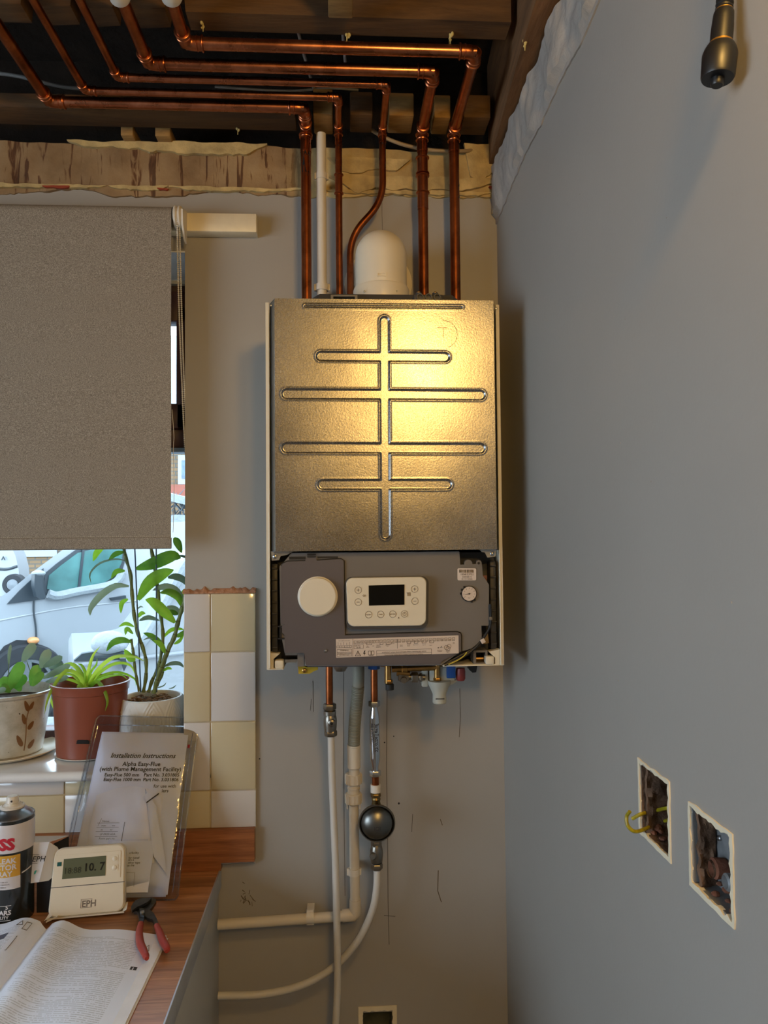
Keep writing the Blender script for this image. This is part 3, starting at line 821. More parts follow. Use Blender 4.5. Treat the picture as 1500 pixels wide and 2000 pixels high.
cable([W(700, 176, z=2.64), W(640, 172, z=2.645), W(560, 178, z=2.645), W(420, 170, z=2.66)], 0.003, M_cable_g, 'thin dark cable sagging behind the middle of the overhead pipes')
cable([W(722, 252, y=-0.035), W(750, 268, y=-0.03), W(790, 283, y=-0.028), W(840, 293, y=-0.026), W(895, 295, y=-0.024), W(922, 294, y=-0.010)], 0.0042, mat('beige_flex', rgb(158, 138, 108), 0.5), 'beige flex passing behind the three rightmost copper pipes above the stripped plaster')

# ------------------------------------------------------------------ black pendant connector hanging near the camera
yc = -1.05
pb = W(1401, 95, y=yc)
root = thing('pendant_connector', 'black ribbed pendant lampholder with brass-coloured rings hanging near the top right corner', 'lampholder', pb)
q0 = W(1402, 100, y=yc); k = 1/ppm(yc)
def py(z): return W(1402, z, y=yc).z
xc0 = W(1402, 150, y=yc).x; xc1 = W(1416, 0, y=yc).x
def axp(z): # slightly tilted axis
    t = (z-py(150))/(py(0)-py(150)); return Vector((xc0+(xc1-xc0)*t, yc, z))
ax = (axp(py(0))-axp(py(150))).normalized(); base = axp(py(150))
H = lambda z: (axp(py(z))-base).length*(1 if z < 150 else -1)
M_gold = mat('brass_ring', rgb(170, 130, 60), 0.35, 0.8)
MB().lathe([(0, H(154)), (31*k, H(154)), (33*k, H(150)), (34.5*k, H(108)), (31*k, H(97)), (27*k, H(90)), (0, H(90))], base, ax, 28).build('shade_ring', M_black, root)
MB().lathe([(0, H(168)), (11*k, H(168)), (13*k, H(165)), (13*k, H(152)), (0, H(152))], base, ax, 20).build('plunger', M_black, root)
MB().lathe([(20*k, H(94)), (24*k, H(93)), (23*k, H(84)), (18*k, H(83))], base, ax, 28).build('ring', M_gold, root)
MB().lathe([(0, H(86)), (22*k, H(86)), (22*k, H(60)), (21*k, H(40)), (20*k, H(26)), (18*k, H(22)), (0, H(22))], base, ax, 28).build('body', M_black, root)
MB().lathe([(12*k, H(23)), (17*k, H(22.5)), (17*k, H(19.5)), (12*k, H(19))], base, ax, 28).build('ring', M_gold, root)
prof = [(0, H(20))]
zz = 20.0
while zz > -60:
    prof += [(14.5*k, H(zz)), (17.5*k, H(zz-2.5)), (17.5*k, H(zz-5)), (14.5*k, H(zz-7.5))]; zz -= 8.5
prof += [(0, H(zz))]
MB().lathe(prof, base, ax, 28).build('ribbed_sleeve', M_black, root)
top = base+ax*H(zz)
MB().tube([top, Vector((top.x+0.01, top.y, 2.56))], 0.005, 12).build('flex', M_black, root)
# ------------------------------------------------------------------ the boiler
BXL = W(522, 950, y=-0.25).x; BXR = W(976, 950, y=-0.25).x
ZB0 = 1.396; ZB1 = 2.103; YB = -0.282
boiler = thing('wall_boiler', 'uncovered wall-hung gas boiler with a galvanised front plate and grey control panel, in the corner', 'boiler', ((BXL+BXR)/2, -0.15, ZB0))
M_grey = mat('grey_moulded_plastic', rgb(108, 104, 100), 0.48, var=0.06, vscale=6, bump=0.15, bscale=400, bdist=0.0004)
M_grey2 = mat('darker_grey_cover', rgb(88, 82, 84), 0.46, var=0.05, vscale=6, bump=0.15, bscale=400, bdist=0.0004)
M_dgrey = mat('charcoal_plastic', rgb(56, 56, 58), 0.5, var=0.1)
M_label = mat('label_paper', rgb(202, 188, 176), 0.6, var=0.02)
M_print = mat('black_print', rgb(40, 36, 36), 0.6)
M_printg = mat('grey_print', rgb(112, 100, 88), 0.6)
def galv():
    t = NT('galvanised_sheet'); v = t.coord()
    vo = t.node('ShaderNodeTexVoronoi'); vo.inputs['Scale'].default_value = 260; t.link(v, vo.inputs['Vector'])
    n = t.noise(v, 5, 5); fine = t.noise(v, 380, 3, 0.7)
    t.link(t.ramp(n, [(0.3, rgb(128, 126, 124)), (0.7, rgb(162, 160, 157))]), t.b.inputs['Base Color'])
    t.b.inputs['Metallic'].default_value = 0.92
    t.link(t.ramp(fine, [(0.3, (0.20, 0.20, 0.20)), (0.7, (0.33, 0.33, 0.33))]), t.b.inputs['Roughness'])
    m = t.math('ADD', t.math('MULTIPLY', fine, 0.7), t.math('MULTIPLY', vo.outputs['Distance'], 0.3))
    wav = t.noise(v, 7, 2)
    b1 = t.node('ShaderNodeBump'); b1.inputs['Strength'].default_value = 0.12; b1.inputs['Distance'].default_value = 0.006; t.link(wav, b1.inputs['Height'])
    b2 = t.node('ShaderNodeBump'); b2.inputs['Strength'].default_value = 0.30; b2.inputs['Distance'].default_value = 0.0006; t.link(m, b2.inputs['Height'])
    t.link(b1.outputs[0], b2.inputs['Normal']); t.link(b2.outputs[0], t.b.inputs['Normal'])
    return t.m
M_galv = galv()
M_bluesteel = mat('galvanised_edge', rgb(150, 160, 168), 0.34, 0.9, var=0.05)
# cream side panels and back of the case
for s_, x0 in ((-1, BXL), (1, BXR)):
    mb = MB(); mb.box((x0-0.0012, -0.262, ZB0), (x0+0.0012, -0.004, ZB1), bev=0.0008)
    mb.box((x0, -0.262, ZB0), (x0-s_*0.006, -0.258, ZB1), bev=0.0008)
    mb.tube([(x0-s_*0.0048, -0.263, ZB0+0.004), (x0-s_*0.0048, -0.263, ZB1-0.004)], 0.0014, 8)
    mb.build('side_panel', M_cream, boiler)
MB().box((BXL+0.002, -0.020, ZB0+0.02), (BXR-0.002, -0.004, ZB1), bev=0.001).build('back_panel', M_steel, boiler)
# front cover of the combustion chamber, pressed with capsule-shaped grooves
p = lambda a, b: W(a, b, y=YB)
cx0, cx1 = p(537, 830).x, p(967, 830).x; cz1, cz0 = 2.1045, p(750, 1075).z
caps = [((751, 627), (753, 1044), 9.5), ((627, 695.5), (869, 697.5), 9.8), ((560, 769), (938, 771.5), 10.2),
        ((560, 874.5), (938, 875.5), 10.2), ((630, 946.5), (873, 946), 9.8), ((596, 598), (902, 600.5), 2.2)]
C = []
for a, b, r in caps:
    A, Bq = p(*a), p(*b); C.append((A.x, A.z, Bq.x, Bq.z, r/ppm(YB)))
def sdf(x, z):
    d = 1e9
    for (ax_, az, bx, bz, r) in C:
        vx, vz = bx-ax_, bz-az; L = vx*vx+vz*vz
        t = max(0, min(1, ((x-ax_)*vx+(z-az)*vz)/L))
        d = min(d, math.hypot(x-ax_-vx*t, z-az-vz*t)-r)
    return d
def smooth01(t): t = max(0, min(1, t)); return t*t*(3-2*t)
def face(u, v):
    x = cx0+(cx1-cx0)*u; z = cz0+(cz1-cz0)*v
    d = sdf(x, z)
    # rim raised a little, floor sunk
    h = 0.0032*smooth01((-d+0.0006)/0.0024)
    lipb = 0.0010*math.exp(-((d-0.0012)/0.0013)**2)
    return Vector((x, YB+h-lipb, z))
mb = MB().grid(face, 272, 300)
mb.build('chamber_cover', M_galv, boiler, ang=80)
for s_, xf, xs in ((-1, cx0, BXL+0.006), (1, cx1, BXR-0.006)):
    mb = MB()
    mb.add([(xf, YB, cz0), (xf, YB, cz1), (xs, YB+0.030, cz1-0.004), (xs, YB+0.030, cz0-0.002)], [(0, 1, 2, 3)])
    mb.add([(xs, YB+0.030, cz0-0.002), (xs, YB+0.030, cz1-0.004), (xs, -0.03, cz1-0.004), (xs, -0.03, cz0-0.002)], [(0, 1, 2, 3)])
    mb.build('cover_flank', M_bluesteel, boiler)
mb = MB(); mb.add([(cx0, YB, cz1), (cx1, YB, cz1), (BXR-0.006, YB+0.03, cz1-0.002), (BXR-0.006, -0.02, cz1-0.002), (BXL+0.006, -0.02, cz1-0.002), (BXL+0.006, YB+0.03, cz1-0.002)], [(0, 1, 2, 3, 4, 5)])
mb.add([(cx0, YB, cz0), (cx1, YB, cz0), (BXR-0.006, YB+0.03, cz0), (BXR-0.006, -0.02, cz0), (BXL+0.006, -0.02, cz0), (BXL+0.006, YB+0.03, cz0)], [(5, 4, 3, 2, 1, 0)])
mb.build('cover_top', M_bluesteel, boiler)
# faint round stamp in the plate
def stamp():
    c = p(866, 653); mb = MB(); r = random.Random(3)
    for a in range(-70, 95, 6):
        t = math.radians(a); R = 27/ppm(YB)*(1+0.02*r.uniform(-1, 1)); w = 0.0012*r.uniform(.5, 1.3)
        t2 = math.radians(a+5.5)
        y = YB-0.0004
        mb.prism([Vector((c.x+math.cos(q)*rr, y, c.z+math.sin(q)*rr)) for q, rr in ((t, R), (t2, R), (t2, R+w), (t, R+w))], (0, 0.0004, 0))
    mb.box((c.x-0.0004, YB-0.0004, c.z-0.006), (c.x+0.0006, YB, c.z+0.013)); mb.box((c.x-0.012, YB-0.0004, c.z+0.0125), (c.x+0.008, YB, c.z+0.0136))
    mb.build('stamped_mark', mat('worn_zinc', rgb(150, 146, 132), 0.5, 0.8), boiler)
stamp()
def screw(c, r, parent, m=None, axis=(0, -1, 0), name='screw'):
    mb = MB().lathe([(0, 0), (r*0.8, 0), (r, 0.0006), (r, 0.0014), (r*0.7, 0.0024), (0, 0.0027)], c, axis, 14)
    mb.build(name, m or M_steel, parent)
for a, b in ((560, 588), (932, 592)):
    c = W(a, b, y=-0.262); c.z = cz1-0.002
    screw(c, 0.0042, boiler, axis=(0, 0, 1))
screw(W(529, 597, y=YB+0.016), 0.0022, boiler); screw(W(969, 603, y=YB+0.016), 0.0022, boiler)
# black manifold cover on top of the boiler
pt = lambda a, b, y=-0.16: W(a, b, y=y)
zt0 = cz1-0.003
xa, xb = W(590, 575, y=-0.13).x, W(905, 575, y=-0.13).x; zt1 = W(740, 575, y=-0.229).z
def flat(u):
    return zt1
mb = MB()
out = [(xa, -0.05), (xa+0.012, -0.205), (xa+0.03, -0.235), (xb-0.03, -0.235), (xb-0.012, -0.205), (xb, -0.05)]
low = [Vector((a, b, zt0)) for a, b in out]; hi = [Vector(((a-(xa+xb)/2)*0.93+(xa+xb)/2, b+0.006, zt1)) for a, b in out]
n = len(out); mb.add(low+hi, [tuple(range(n-1, -1, -1)), tuple(range(n, 2*n))]+[(i, (i+1) % n, (i+1) % n+n, i+n) for i in range(n)])
mb.build('top_cover', M_dgrey, boiler)
x0, x1 = W(646, 580, y=-0.24).x, W(698, 580, y=-0.24).x; z0, z1 = W(670, 589, y=-0.24).z, W(670, 578, y=-0.24).z
MB().ring([Vector((a, -0.246, b)) for a, b in ((x0, z0), (x1, z0), (x1, z1), (x0, z1))], [Vector((a, -0.246, b)) for a, b in ((x0+.005, z0+.003), (x1-.005, z0+.003), (x1-.005, z1-.003), (x0+.005, z1-.003))], (0, 0.010, 0)).build('latch_frame', M_grey, boiler)
# clamp block with two screws on the front edge of the top
c = W(836, 582, y=-0.245); mb = MB()
s1 = 1/ppm(-0.245)
mb.box((c.x-29*s1, -0.252, c.z-8*s1), (c.x+29*s1, -0.225, c.z+5*s1), bev=0.002)
for dx in (-17, 0, 17): mb.lathe([(7*s1, 0), (7*s1, 0.003), (5*s1, 0.003), (5*s1, 0)], (c.x+dx*s1, -0.252, c.z-1*s1), (0, -1, 0), 16)
mb.lathe([(0, 0), (7*s1, 0), (6*s1, 8*s1), (0, 8*s1)], (c.x-18*s1, -0.24, c.z+3*s1), (0, 0, 1), 14); mb.lathe([(0, 0), (7*s1, 0), (6*s1, 8*s1), (0, 8*s1)], (c.x+15*s1, -0.24, c.z+3*s1), (0, 0, 1), 14)
mb.build('clamp_block', M_dgrey, boiler)
for dx in (-18, 15):
    MB().lathe([(0, 0), (4.2*s1, 0), (4.6*s1, 3*s1), (2.5*s1, 5*s1), (0, 5*s1)], (c.x+dx*s1, -0.24, c.z+9*s1), (0, 0, 1), 14).build('screw', M_brass, boiler)

# ---- flue elbow
M_flue = mat('white_enamelled_flue', rgb(218, 208, 186), 0.34, var=0.03)
xf = W(744, 500, y=-0.165).x; yf = -0.165; rf = 0.0535
flue = thing('flue_elbow', 'white domed flue elbow standing on the boiler top and turning into the wall', 'flue', (xf, yf, zt1))
zc = W(744, 453, y=yf).z-rf; zcol = W(744, 548, y=-0.22).z
prof = [(0, zt1-0.002), (0.0575, zt1-0.002), (0.0585, zt1+0.004), (0.0585, zcol-0.004), (0.0570, zcol), (0.0540, zcol+0.0015), (0.0, zcol+0.0015)]
MB().lathe([(a, b-zt1) for a, b in prof], (xf, yf, zt1), (0, 0, 1), 48).build('collar', M_flue, flue)
mb = MB(); n = 40
dome = [(rf, zcol-zt1), (rf, zc-zt1)]+[(rf*math.cos(math.radians(a)), zc-zt1+rf*math.sin(math.radians(a))) for a in range(6, 91, 6)]
mb.lathe(dome, (xf, yf, zt1), (0, 0, 1), 48)
mb.tube([Vector((xf, yf, zc)), Vector((xf, -0.004, zc))], rf, 48)
mb.build('dome', M_flue, flue)
MB().lathe([(rf+0.001, 0.013), (rf+0.006, 0.0125), (rf+0.024, 0.008), (rf+0.025, 0.0), (rf+0.001, 0)], (xf+0.003, 0, zc-0.002), (0, -1, 0), 56).build('wall_plate_ring', M_flue, flue)
c = W(745, 537, y=yf-rf+0.002); MB().ring([c+Vector((a, 0, b)) for a, b in ((-.009, -.003), (.009, -.003), (.009, .004), (-.009, .004))], [c+Vector((a, 0, b)) for a, b in ((-.007, -.0015), (.007, -.0015), (.007, .0022), (-.007, .0022))], (0, -0.0035, 0)).build('test_point', M_flue, flue)
for a in (712, 775):
    screw(W(a, 569, y=yf-0.05), 0.002, flue)

# ---- control panel
YC = -0.262
q = lambda a, b, y=YC: W(a, b, y=y)
def pxprism(poly, y, th, name, m, parent, ang=38):
    return MB().prism([W(a, b, y=y) for a, b in poly], (0, th, 0)).build(name, m, parent, ang=ang)
tray = MB(); tray.box((BXL+0.004, -0.215, ZB0+0.012), (BXR-0.004, -0.022, q(700, 1078).z-0.004))
tray.build('chassis_tray', M_dgrey, boiler)
fascia = [(569, 1080), (897, 1077), (899, 1103), (941, 1101), (943, 1124), (955, 1142), (955, 1222), (940, 1222), (941, 1246), (930, 1264), (899, 1273), (862, 1299), (600, 1301), (596, 1276), (556, 1276), (548, 1233), (546, 1106), (556, 1096)]
pxprism(fascia, YC, 0.030, 'control_fascia', M_grey, boiler)
cover = [(549, 1108), (552, 1101), (560, 1097), (596, 1096), (597, 1090), (618, 1089), (619, 1095), (666, 1092), (671, 1096), (673, 1241), (893, 1235), (898, 1237), (900, 1241), (900, 1272), (864, 1291), (860, 1297), (597, 1299), (594, 1275), (556, 1275), (556, 1240), (551, 1236), (551, 1222), (556, 1220), (549, 1218)]
pxprism(cover, YC-0.004, 0.010, 'terminal_cover', M_grey2, boiler)
# dark seam below the cover line and the lower sloping lip
lip_p = [q(600, 1288, YC-0.004), q(872, 1283, YC-0.004), q(858, 1300, YC+0.012), q(600, 1303, YC+0.012)]
MB().prism(lip_p, (0, 0.006, -0.001)).build('lower_lip', mat('grey_blue_plastic', rgb(96, 96, 104), 0.4), boiler)
# latches and slots
def pxbox(x0, y0, x1, y1, y, th, name, m, parent, bev=0.0):
    a = W(x0, y1, y=y); b = W(x1, y0, y=y)
    return MB().box((a.x, y, a.z), (b.x, y+th, b.z), None, bev).build(name, m, parent)
pxbox(565, 1087, 597, 1093, YC-0.001, 0.004, 'slot', M_black, boiler); pxbox(620, 1086.5, 660, 1090.5, YC-0.001, 0.004, 'slot', M_black, boiler)
pxbox(600, 1081, 617, 1085, YC-0.002, 0.004, 'hinge_notch', M_black, boiler); pxbox(600, 1086, 617, 1088.5, YC-0.003, 0.004, 'hinge_notch', M_black, boiler)
pxbox(543, 1222, 556, 1225, YC-0.003, 0.004, 'hinge_notch', M_black, boiler); pxbox(546, 1226, 550, 1246, YC-0.003, 0.004, 'hinge_notch', M_black, boiler); pxbox(543, 1246, 556, 1249, YC-0.003, 0.004, 'hinge_notch', M_black, boiler)
screw(q(636, 1271, YC-0.004), 0.0032, boiler)
# round cream blanking disc
c = q(620.5, 1165, YC-0.004); R = 36.5/ppm(YC)
MB().lathe([(0, 0.0095), (R*0.93, 0.0095), (R*0.985, 0.0085), (R, 0.0065), (R, 0.001), (R*1.06, 0.0)], c, (0, -1, 0), 56).build('blanking_disc', M_cream, boiler, ang=6)
# display module
dsp = rrect(0, 0, 1, 1, 0.1)
def display():
    ox = [(690, 1128.5), (820, 1126)]
    TL, TR, BR, BL = (675.5, 1128.5), (833, 1126), (832, 1222), (679, 1224)
    def m2(u, v, y):
        a = TL[0]+(TR[0]-TL[0])*u; b = TL[1]+(TR[1]-TL[1])*u; c_ = BL[0]+(BR[0]-BL[0])*u; d = BL[1]+(BR[1]-BL[1])*u
        return W(a+(c_-a)*v, b+(d-b)*v, y=y)
    asp = 0.62
    rr_ = [(x, y/asp) for x, y in rrect(0, 0, 1, asp, 0.085, 7)]
    y0 = YC-0.020
    back_ = [m2(0.5+(u-0.5)*1.035, 0.5+(v-0.5)*1.05+0.012, YC-0.001) for u, v in rr_]
    MB().prism(back_, (0, -0.014, 0)).build('display_surround', M_dgrey, boiler)
    L = [m2(u, v, YC-0.012) for u, v in rr_]; L2 = [m2(u, v, y0+0.002) for u, v in rr_]; L3 = [m2(0.5+(u-0.5)*0.985, 0.5+(v-0.5)*0.975, y0) for u, v in rr_]
    n = len(L); mb = MB(); mb.add(L+L2+L3, [(i, (i+1) % n, (i+1) % n+n, i+n) for i in range(n)]+[(n+i, n+(i+1) % n, 2*n+(i+1) % n, 2*n+i) for i in range(n)]+[tuple(range(2*n, 3*n)), tuple(range(n-1, -1, -1))])
    bez = mb.build('display_bezel', M_cream, boiler)
    M_scr = mat('black_lcd', rgb(8, 9, 10), 0.3, var=0.0, spec=0.15)
    pxprism([(720, 1143.5), (790, 1141.5), (790, 1181), (720.5, 1183)], y0-0.0006, 0.002, 'lcd_screen', M_scr, bez)
    pxpoly_ = []
    def btn(px, py, kind):
        c = W(px, py, y=y0-0.0004); r = 6.6/ppm(y0)
        mb = MB(); mb.lathe([(r-0.0004, 0), (r-0.0004, 0.0003), (r+0.0003, 0.0003), (r+0.0003, 0)], c, (0, -1, 0), 28)
        k_ = 1/ppm(y0)
        if kind in '+-':
            mb.box(c+Vector((-3*k_, -0.0003, -0.5*k_)), c+Vector((3*k_, 0, 0.5*k_)))
            if kind == '+': mb.box(c+Vector((-0.5*k_, -0.0003, -3*k_)), c+Vector((0.5*k_, 0, 3*k_)))
        elif kind == 'P':
            mb.lathe([(3*k_, 0), (3*k_, 0.0003), (3.6*k_, 0.0003), (3.6*k_, 0)], c, (0, -1, 0), 20); mb.box(c+Vector((-0.4*k_, -0.0003, 0)), c+Vector((0.4*k_, 0, 3.4*k_)))
        else:
            t = text_mb(kind, lambda a, b, n_: c+Vector((a, -0.0003, b-1.2*k_)), 3.6*k_, 'CENTER', bold=0.00003)
            mb.merge(t)
        mb.build('button', M_printg, bez)
    btn(699.5, 1152.5, '+'); btn(699.5, 1176, '-'); btn(809.8, 1150.5, '+'); btn(810.3, 1174, '-')
    btn(720, 1200.5, 'RESET'); btn(743.5, 1200, 'INFO'); btn(767, 1199.5, 'MODE'); btn(790, 1199, 'P')
    # tap and radiator pictograms
    c = W(710.5, 1163.5, y=y0-0.0004); k_ = 1/ppm(y0); mb = MB()
    mb.lathe([(1.4*k_, 0), (1.4*k_, 0.0003), (2.1*k_, 0.0003), (2.1*k_, 0)], c, (0, -1, 0), 14); mb.box(c+Vector((2*k_, -0.0003, 1*k_)), c+Vector((4*k_, 0, 1.8*k_))); mb.box(c+Vector((3.4*k_, -0.0003, -2*k_)), c+Vector((4*k_, 0, 1*k_)))
    mb.build('tap_symbol', M_printg, bez)
    c = W(798, 1161, y=y0-0.0004); mb = MB(); mb.box(c+Vector((-4*k_, -0.0003, 2.8*k_)), c+Vector((4*k_, 0, 3.6*k_)))
    for d in (-2.4, -0.6, 1.2, 3): mb.box(c+Vector((d*k_, -0.0003, -3*k_)), c+Vector(((d+0.9)*k_, 0, 3*k_)))
    mb.build('radiator_symbol', M_printg, bez)
    c = W(778.5, 1206.5, y=y0-0.0004); MB().prism([c+Vector((-1.8*k_, 0, -1.2*k_)), c+Vector((1.8*k_, 0, -1.2*k_)), c+Vector((0, 0, 1.8*k_))], (0, -0.0003, 0)).build('warning_symbol', M_printg, bez)
display()
def text_px(s, px, py_, em, y, m, parent, ang=0.0, name='lettering', align='LEFT', bold=0.0, sx=1.0):
    ca, sa = math.cos(ang), math.sin(ang)
    mp = lambda a, b, n_: W(px+a*ca*sx-b*sa, py_-(a*sx*sa+b*ca), y=y)
    mb = text_mb(s, mp, em, align, bold=bold)
    return mb.build(name, m, parent)
# terminal label
yl = YC-0.0050
lab = pxprism([(656, 1248.5), (895.5, 1241), (896, 1276), (656.5, 1284.5)], yl, 0.001, 'wiring_label', M_label, boiler)
def LP(u, v): # label coordinates in px: u right, v down
    return (656+u, 1248.5-7.5*u/239.5+v)
def lab_rect(u0, v0, u1, v1, w=0.5):
    y = yl-0.0003; mb = MB()
    for (a, b, c_, d) in ((u0, v0, u1, v0+w), (u0, v1-w, u1, v1), (u0, v0, u0+w, v1), (u1-w, v0, u1, v1)):
        mb.prism([W(*LP(a, b), y=y), W(*LP(c_, b), y=y), W(*LP(c_, d), y=y), W(*LP(a, d), y=y)], (0, 0.0003, 0))
    return mb
A_ = math.atan2(7.5, 239.5)
def ltxt(s, u, v, em, bold=0.0, align='LEFT', sx=1.0, mb=None):
    x, y_ = LP(u, v); y = yl-0.0003; ca, sa = math.cos(A_), math.sin(A_)
    return text_mb(s, lambda a, b, n_: W(x+a*ca*sx-b*sa, y_-(a*sx*sa+b*ca), y=y), em, align, bold=bold)
boxes = MB(); txts = MB()
terms = ['L', 'N', 'E', 'A', 'B', 'E', '1', '2', '3', '5', '2', '4', '24', '25', '44', '41', 'D+', 'D-', '14', '13', '40', '41', '47', '48', '39', '38', '21']
u = 35.0
for i, tt in enumerate(terms):
    if i == 12: u = 121.5
    boxes.merge(lab_rect(u, 4.0, u+5.6, 10.0)); txts.merge(ltxt(tt, u+2.8, 8.9, 4.6 if len(tt) == 1 else 3.4, 0.02, 'CENTER'))
    u += 7.2 if i < 12 else 7.55
boxes.merge(lab_rect(1.5, 13, 31, 17)); 
for k in range(1, 6): boxes.merge(lab_rect(1.5+k*5.0, 13, 2.0+k*5.0, 17)); 
for k in range(5): boxes.merge(lab_rect(4+k*5.6, 6+(k % 2)*1.5, 4.5+k*5.6, 12))
boxes.merge(lab_rect(2, 20, 31, 34)); boxes.merge(lab_rect(2, 26, 31, 26.4)); boxes.merge(lab_rect(2, 29.5, 31, 29.9)); boxes.merge(lab_rect(33, 0.8, 33.4, 35)); boxes.merge(lab_rect(120, 3, 120.3, 22))
boxes.merge(lab_rect(35, 12, 54, 19.5)); boxes.merge(lab_rect(79.5, 24.5, 187, 35.5)); boxes.merge(lab_rect(79.5, 31.0, 187, 31.4))
txts.merge(ltxt('230 Vac', 37, 15.5, 3.6, 0.02)); txts.merge(ltxt('50 Hz', 40, 18.8, 3.4, 0.02)); txts.merge(ltxt('WARNING', 16.5, 23.8, 3.4, 0.05, 'CENTER')); txts.merge(ltxt('230 volt Mains Connections', 16.5, 4.0, 2.0, 0.02, 'CENTER'))
txts.merge(ltxt('WARNING: Isolate electrical supply before removing any covers', 133, 29.6, 3.3, 0.04, 'CENTER')); txts.merge(ltxt('Ensure all wiring complies with the installation instructions and regulations', 133, 34.6, 2.5, 0.03, 'CENTER'))
for (u, v, s) in ((62, 16, 'Live\nNeutral'), (73, 16, 'Link'), (83, 14.5, 'External\nControls\nremove link'), (101, 15, 'Room Stat\nInput'), (112, 12.5, 'Timer'), (128, 16, 'Room\nSensor'), (142, 16, 'Outside\nSensor'), (156, 16.5, 'OpenTherm'), (172, 17, 'Input 2'), (186, 18, 'Input 1'), (203, 29, 'Flue Sensor\non burner'), (219, 30.5, 'Automatic\nbypass'), (230, 14, 'Not\nused'), (16.5, 28.8, 'This appliance must be earthed'), (16.5, 32, 'see installation manual')):
    txts.merge(ltxt(s, u, v, 2.1, 0.03, 'CENTER'))
for (u0, u1) in ((60, 70), (86, 92), (98, 108), (139, 146), (153, 160), (168, 176), (183, 191)):
    boxes.merge(lab_rect(u0, 10.2, u0+0.3, 13)); boxes.merge(lab_rect(u1, 10.2, u1+0.3, 13)); boxes.merge(lab_rect(u0, 12.7, u1+0.3, 13))
boxes.build('label_boxes', M_print, lab); txts.build('label_lettering', M_print, lab)
mb = MB(); y = yl-0.0003
def LW(u, v): return W(*LP(u, v), y=y)
mb.ring([LW(37, 34.3), LW(49, 34.3), LW(43, 23.5)], [LW(38.6, 33.4), LW(47.4, 33.4), LW(43, 25.4)], (0, 0.0003, 0)); mb.merge(lab_rect(42.6, 27, 43.6, 31)); mb.merge(lab_rect(42.6, 31.7, 43.6, 32.7))
mb.prism([LW(55.5, 24), LW(58, 24), LW(56, 28.5), LW(58.4, 28.2), LW(55, 34.5), LW(55.8, 30), LW(53.2, 30.2)], (0, 0.0003, 0))
for (a, b) in ((63, 68.7), (69.3, 75)): mb.merge(lab_rect(a, 25.0, b, 33.0, 0.7))
mb.merge(lab_rect(64.5, 33.6, 73.5, 34.3))
for (u, v, r, w) in ((216, 23, 4.6, 0.5), (221, 20.5, 4.2, 0.5), (219, 25, 4.4, 0.5)):
    c = LW(u, v); kk = 1/ppm(y); mb.lathe([(r*kk, 0), (r*kk, 0.0003), ((r-w)*kk, 0.0003), ((r-w)*kk, 0)], c, (0, -1, 0), 20)
mb.merge(lab_rect(205, 20, 207, 21.5)); mb.merge(lab_rect(199, 22, 201, 24)); mb.merge(lab_rect(203, 22.5, 208, 22.9))
mb.build('label_pictograms', M_print, lab)
# serial label with bar code
sl = pxprism([(x, y) for x, y in rrect(893.5, 1110, 930, 1133.5, 2.5, 4)], YC-0.0012, 0.001, 'serial_label', mat('white_label', rgb(206, 196, 190), 0.5, var=0.01), boiler)
mb = MB(); r_ = random.Random(5); x = 897.0; y = YC-0.0015
while x < 926:
    w = r_.choice((0.4, 0.7, 1.0))
    mb.prism([W(a, b, y=y) for a, b in ((x, 1112.5), (x+w, 1112.5), (x+w, 1118.5), (x, 1118.5))], (0, 0.0003, 0)); x += w+r_.choice((0.4, 0.6, 0.9))
for s, yy, em in (('1004153752', 1123.5, 5.2), ('3.032515', 1128.3, 5.0), ('3D 125 200606', 1132.0, 3.4)):
    mb.merge(text_mb(s, lambda a, b, n_, yy=yy: W(912+a, yy-b, y=y), em, 'CENTER', bold=0.03))
mb.build('serial_print', M_print, sl)
# pressure gauge
c = q(916, 1159.5, YC-0.001); kk = 1/ppm(YC)
mb = MB().lathe([(0, 0.002), (15.5*kk, 0.002), (15.5*kk, 0.0)], c, (0, -1, 0), 32)
for a in (125, 150, 178, -48, -72):
    t = math.radians(a); mb.box(c+Vector((math.cos(t)*16*kk-2*kk, -0.002, math.sin(t)*16*kk-2*kk)), c+Vector((math.cos(t)*16*kk+2*kk, 0, math.sin(t)*16*kk+2*kk)))
g = mb.build('pressure_gauge', M_black, boiler)
MB().lathe([(0, 0.003), (13.5*kk, 0.003), (14*kk, 0.002)], c, (0, -1, 0), 32).build('gauge_dial', M_label, g)
mb = MB()
for k in range(9):
    t = math.radians(215-k*31.25); d = Vector((math.cos(t), 0, math.sin(t)))
    mb.tube([c+d*9.5*kk+Vector((0, -0.0032, 0)), c+d*12*kk+Vector((0, -0.0032, 0))], 0.0003, 4)
t = math.radians(192); d = Vector((math.cos(t), 0, math.sin(t))); o_ = Vector((0, -0.0034, 0))
s_ = Vector((-d.z, 0, d.x))
mb.prism([c+d*10*kk+o_, c+s_*0.9*kk+o_, c-d*4*kk+o_, c-s_*0.9*kk+o_], (0, 0.0003, 0)); mb.lathe([(0, 0.0042), (1.6*kk, 0.0042), (1.6*kk, 0.003)], c, (0, -1, 0), 12)
mb.merge(text_mb('bar', lambda a, b, n_: c+Vector((a, -0.0033, b-9*kk)), 3.5*kk, 'CENTER'))
mb.build('gauge_needle', M_print, g)
# bosses over the serial label
for (a, b, r) in ((914, 1101, 8), (934.5, 1099.5, 5.5)):
    c = q(a, b, YC+0.003); mb = MB().lathe([(0, 0.004), (r*kk, 0.004), (r*kk, -0.01)], c, (0, -1, 0), 24); mb.build('boss', M_grey, boiler)
MB().lathe([(0, 0.0005), (2.6*kk, 0.0005), (2.6*kk, 0)], q(935, 1100, YC-0.001), (0, -1, 0), 16).build('drilled_boss_hole', M_black, boiler)
pxprism([(942, 1124), (951, 1124), (951, 1138), (948, 1130), (942, 1130)], YC+0.002, 0.002, 'cut_out_edge', M_browngap, boiler)
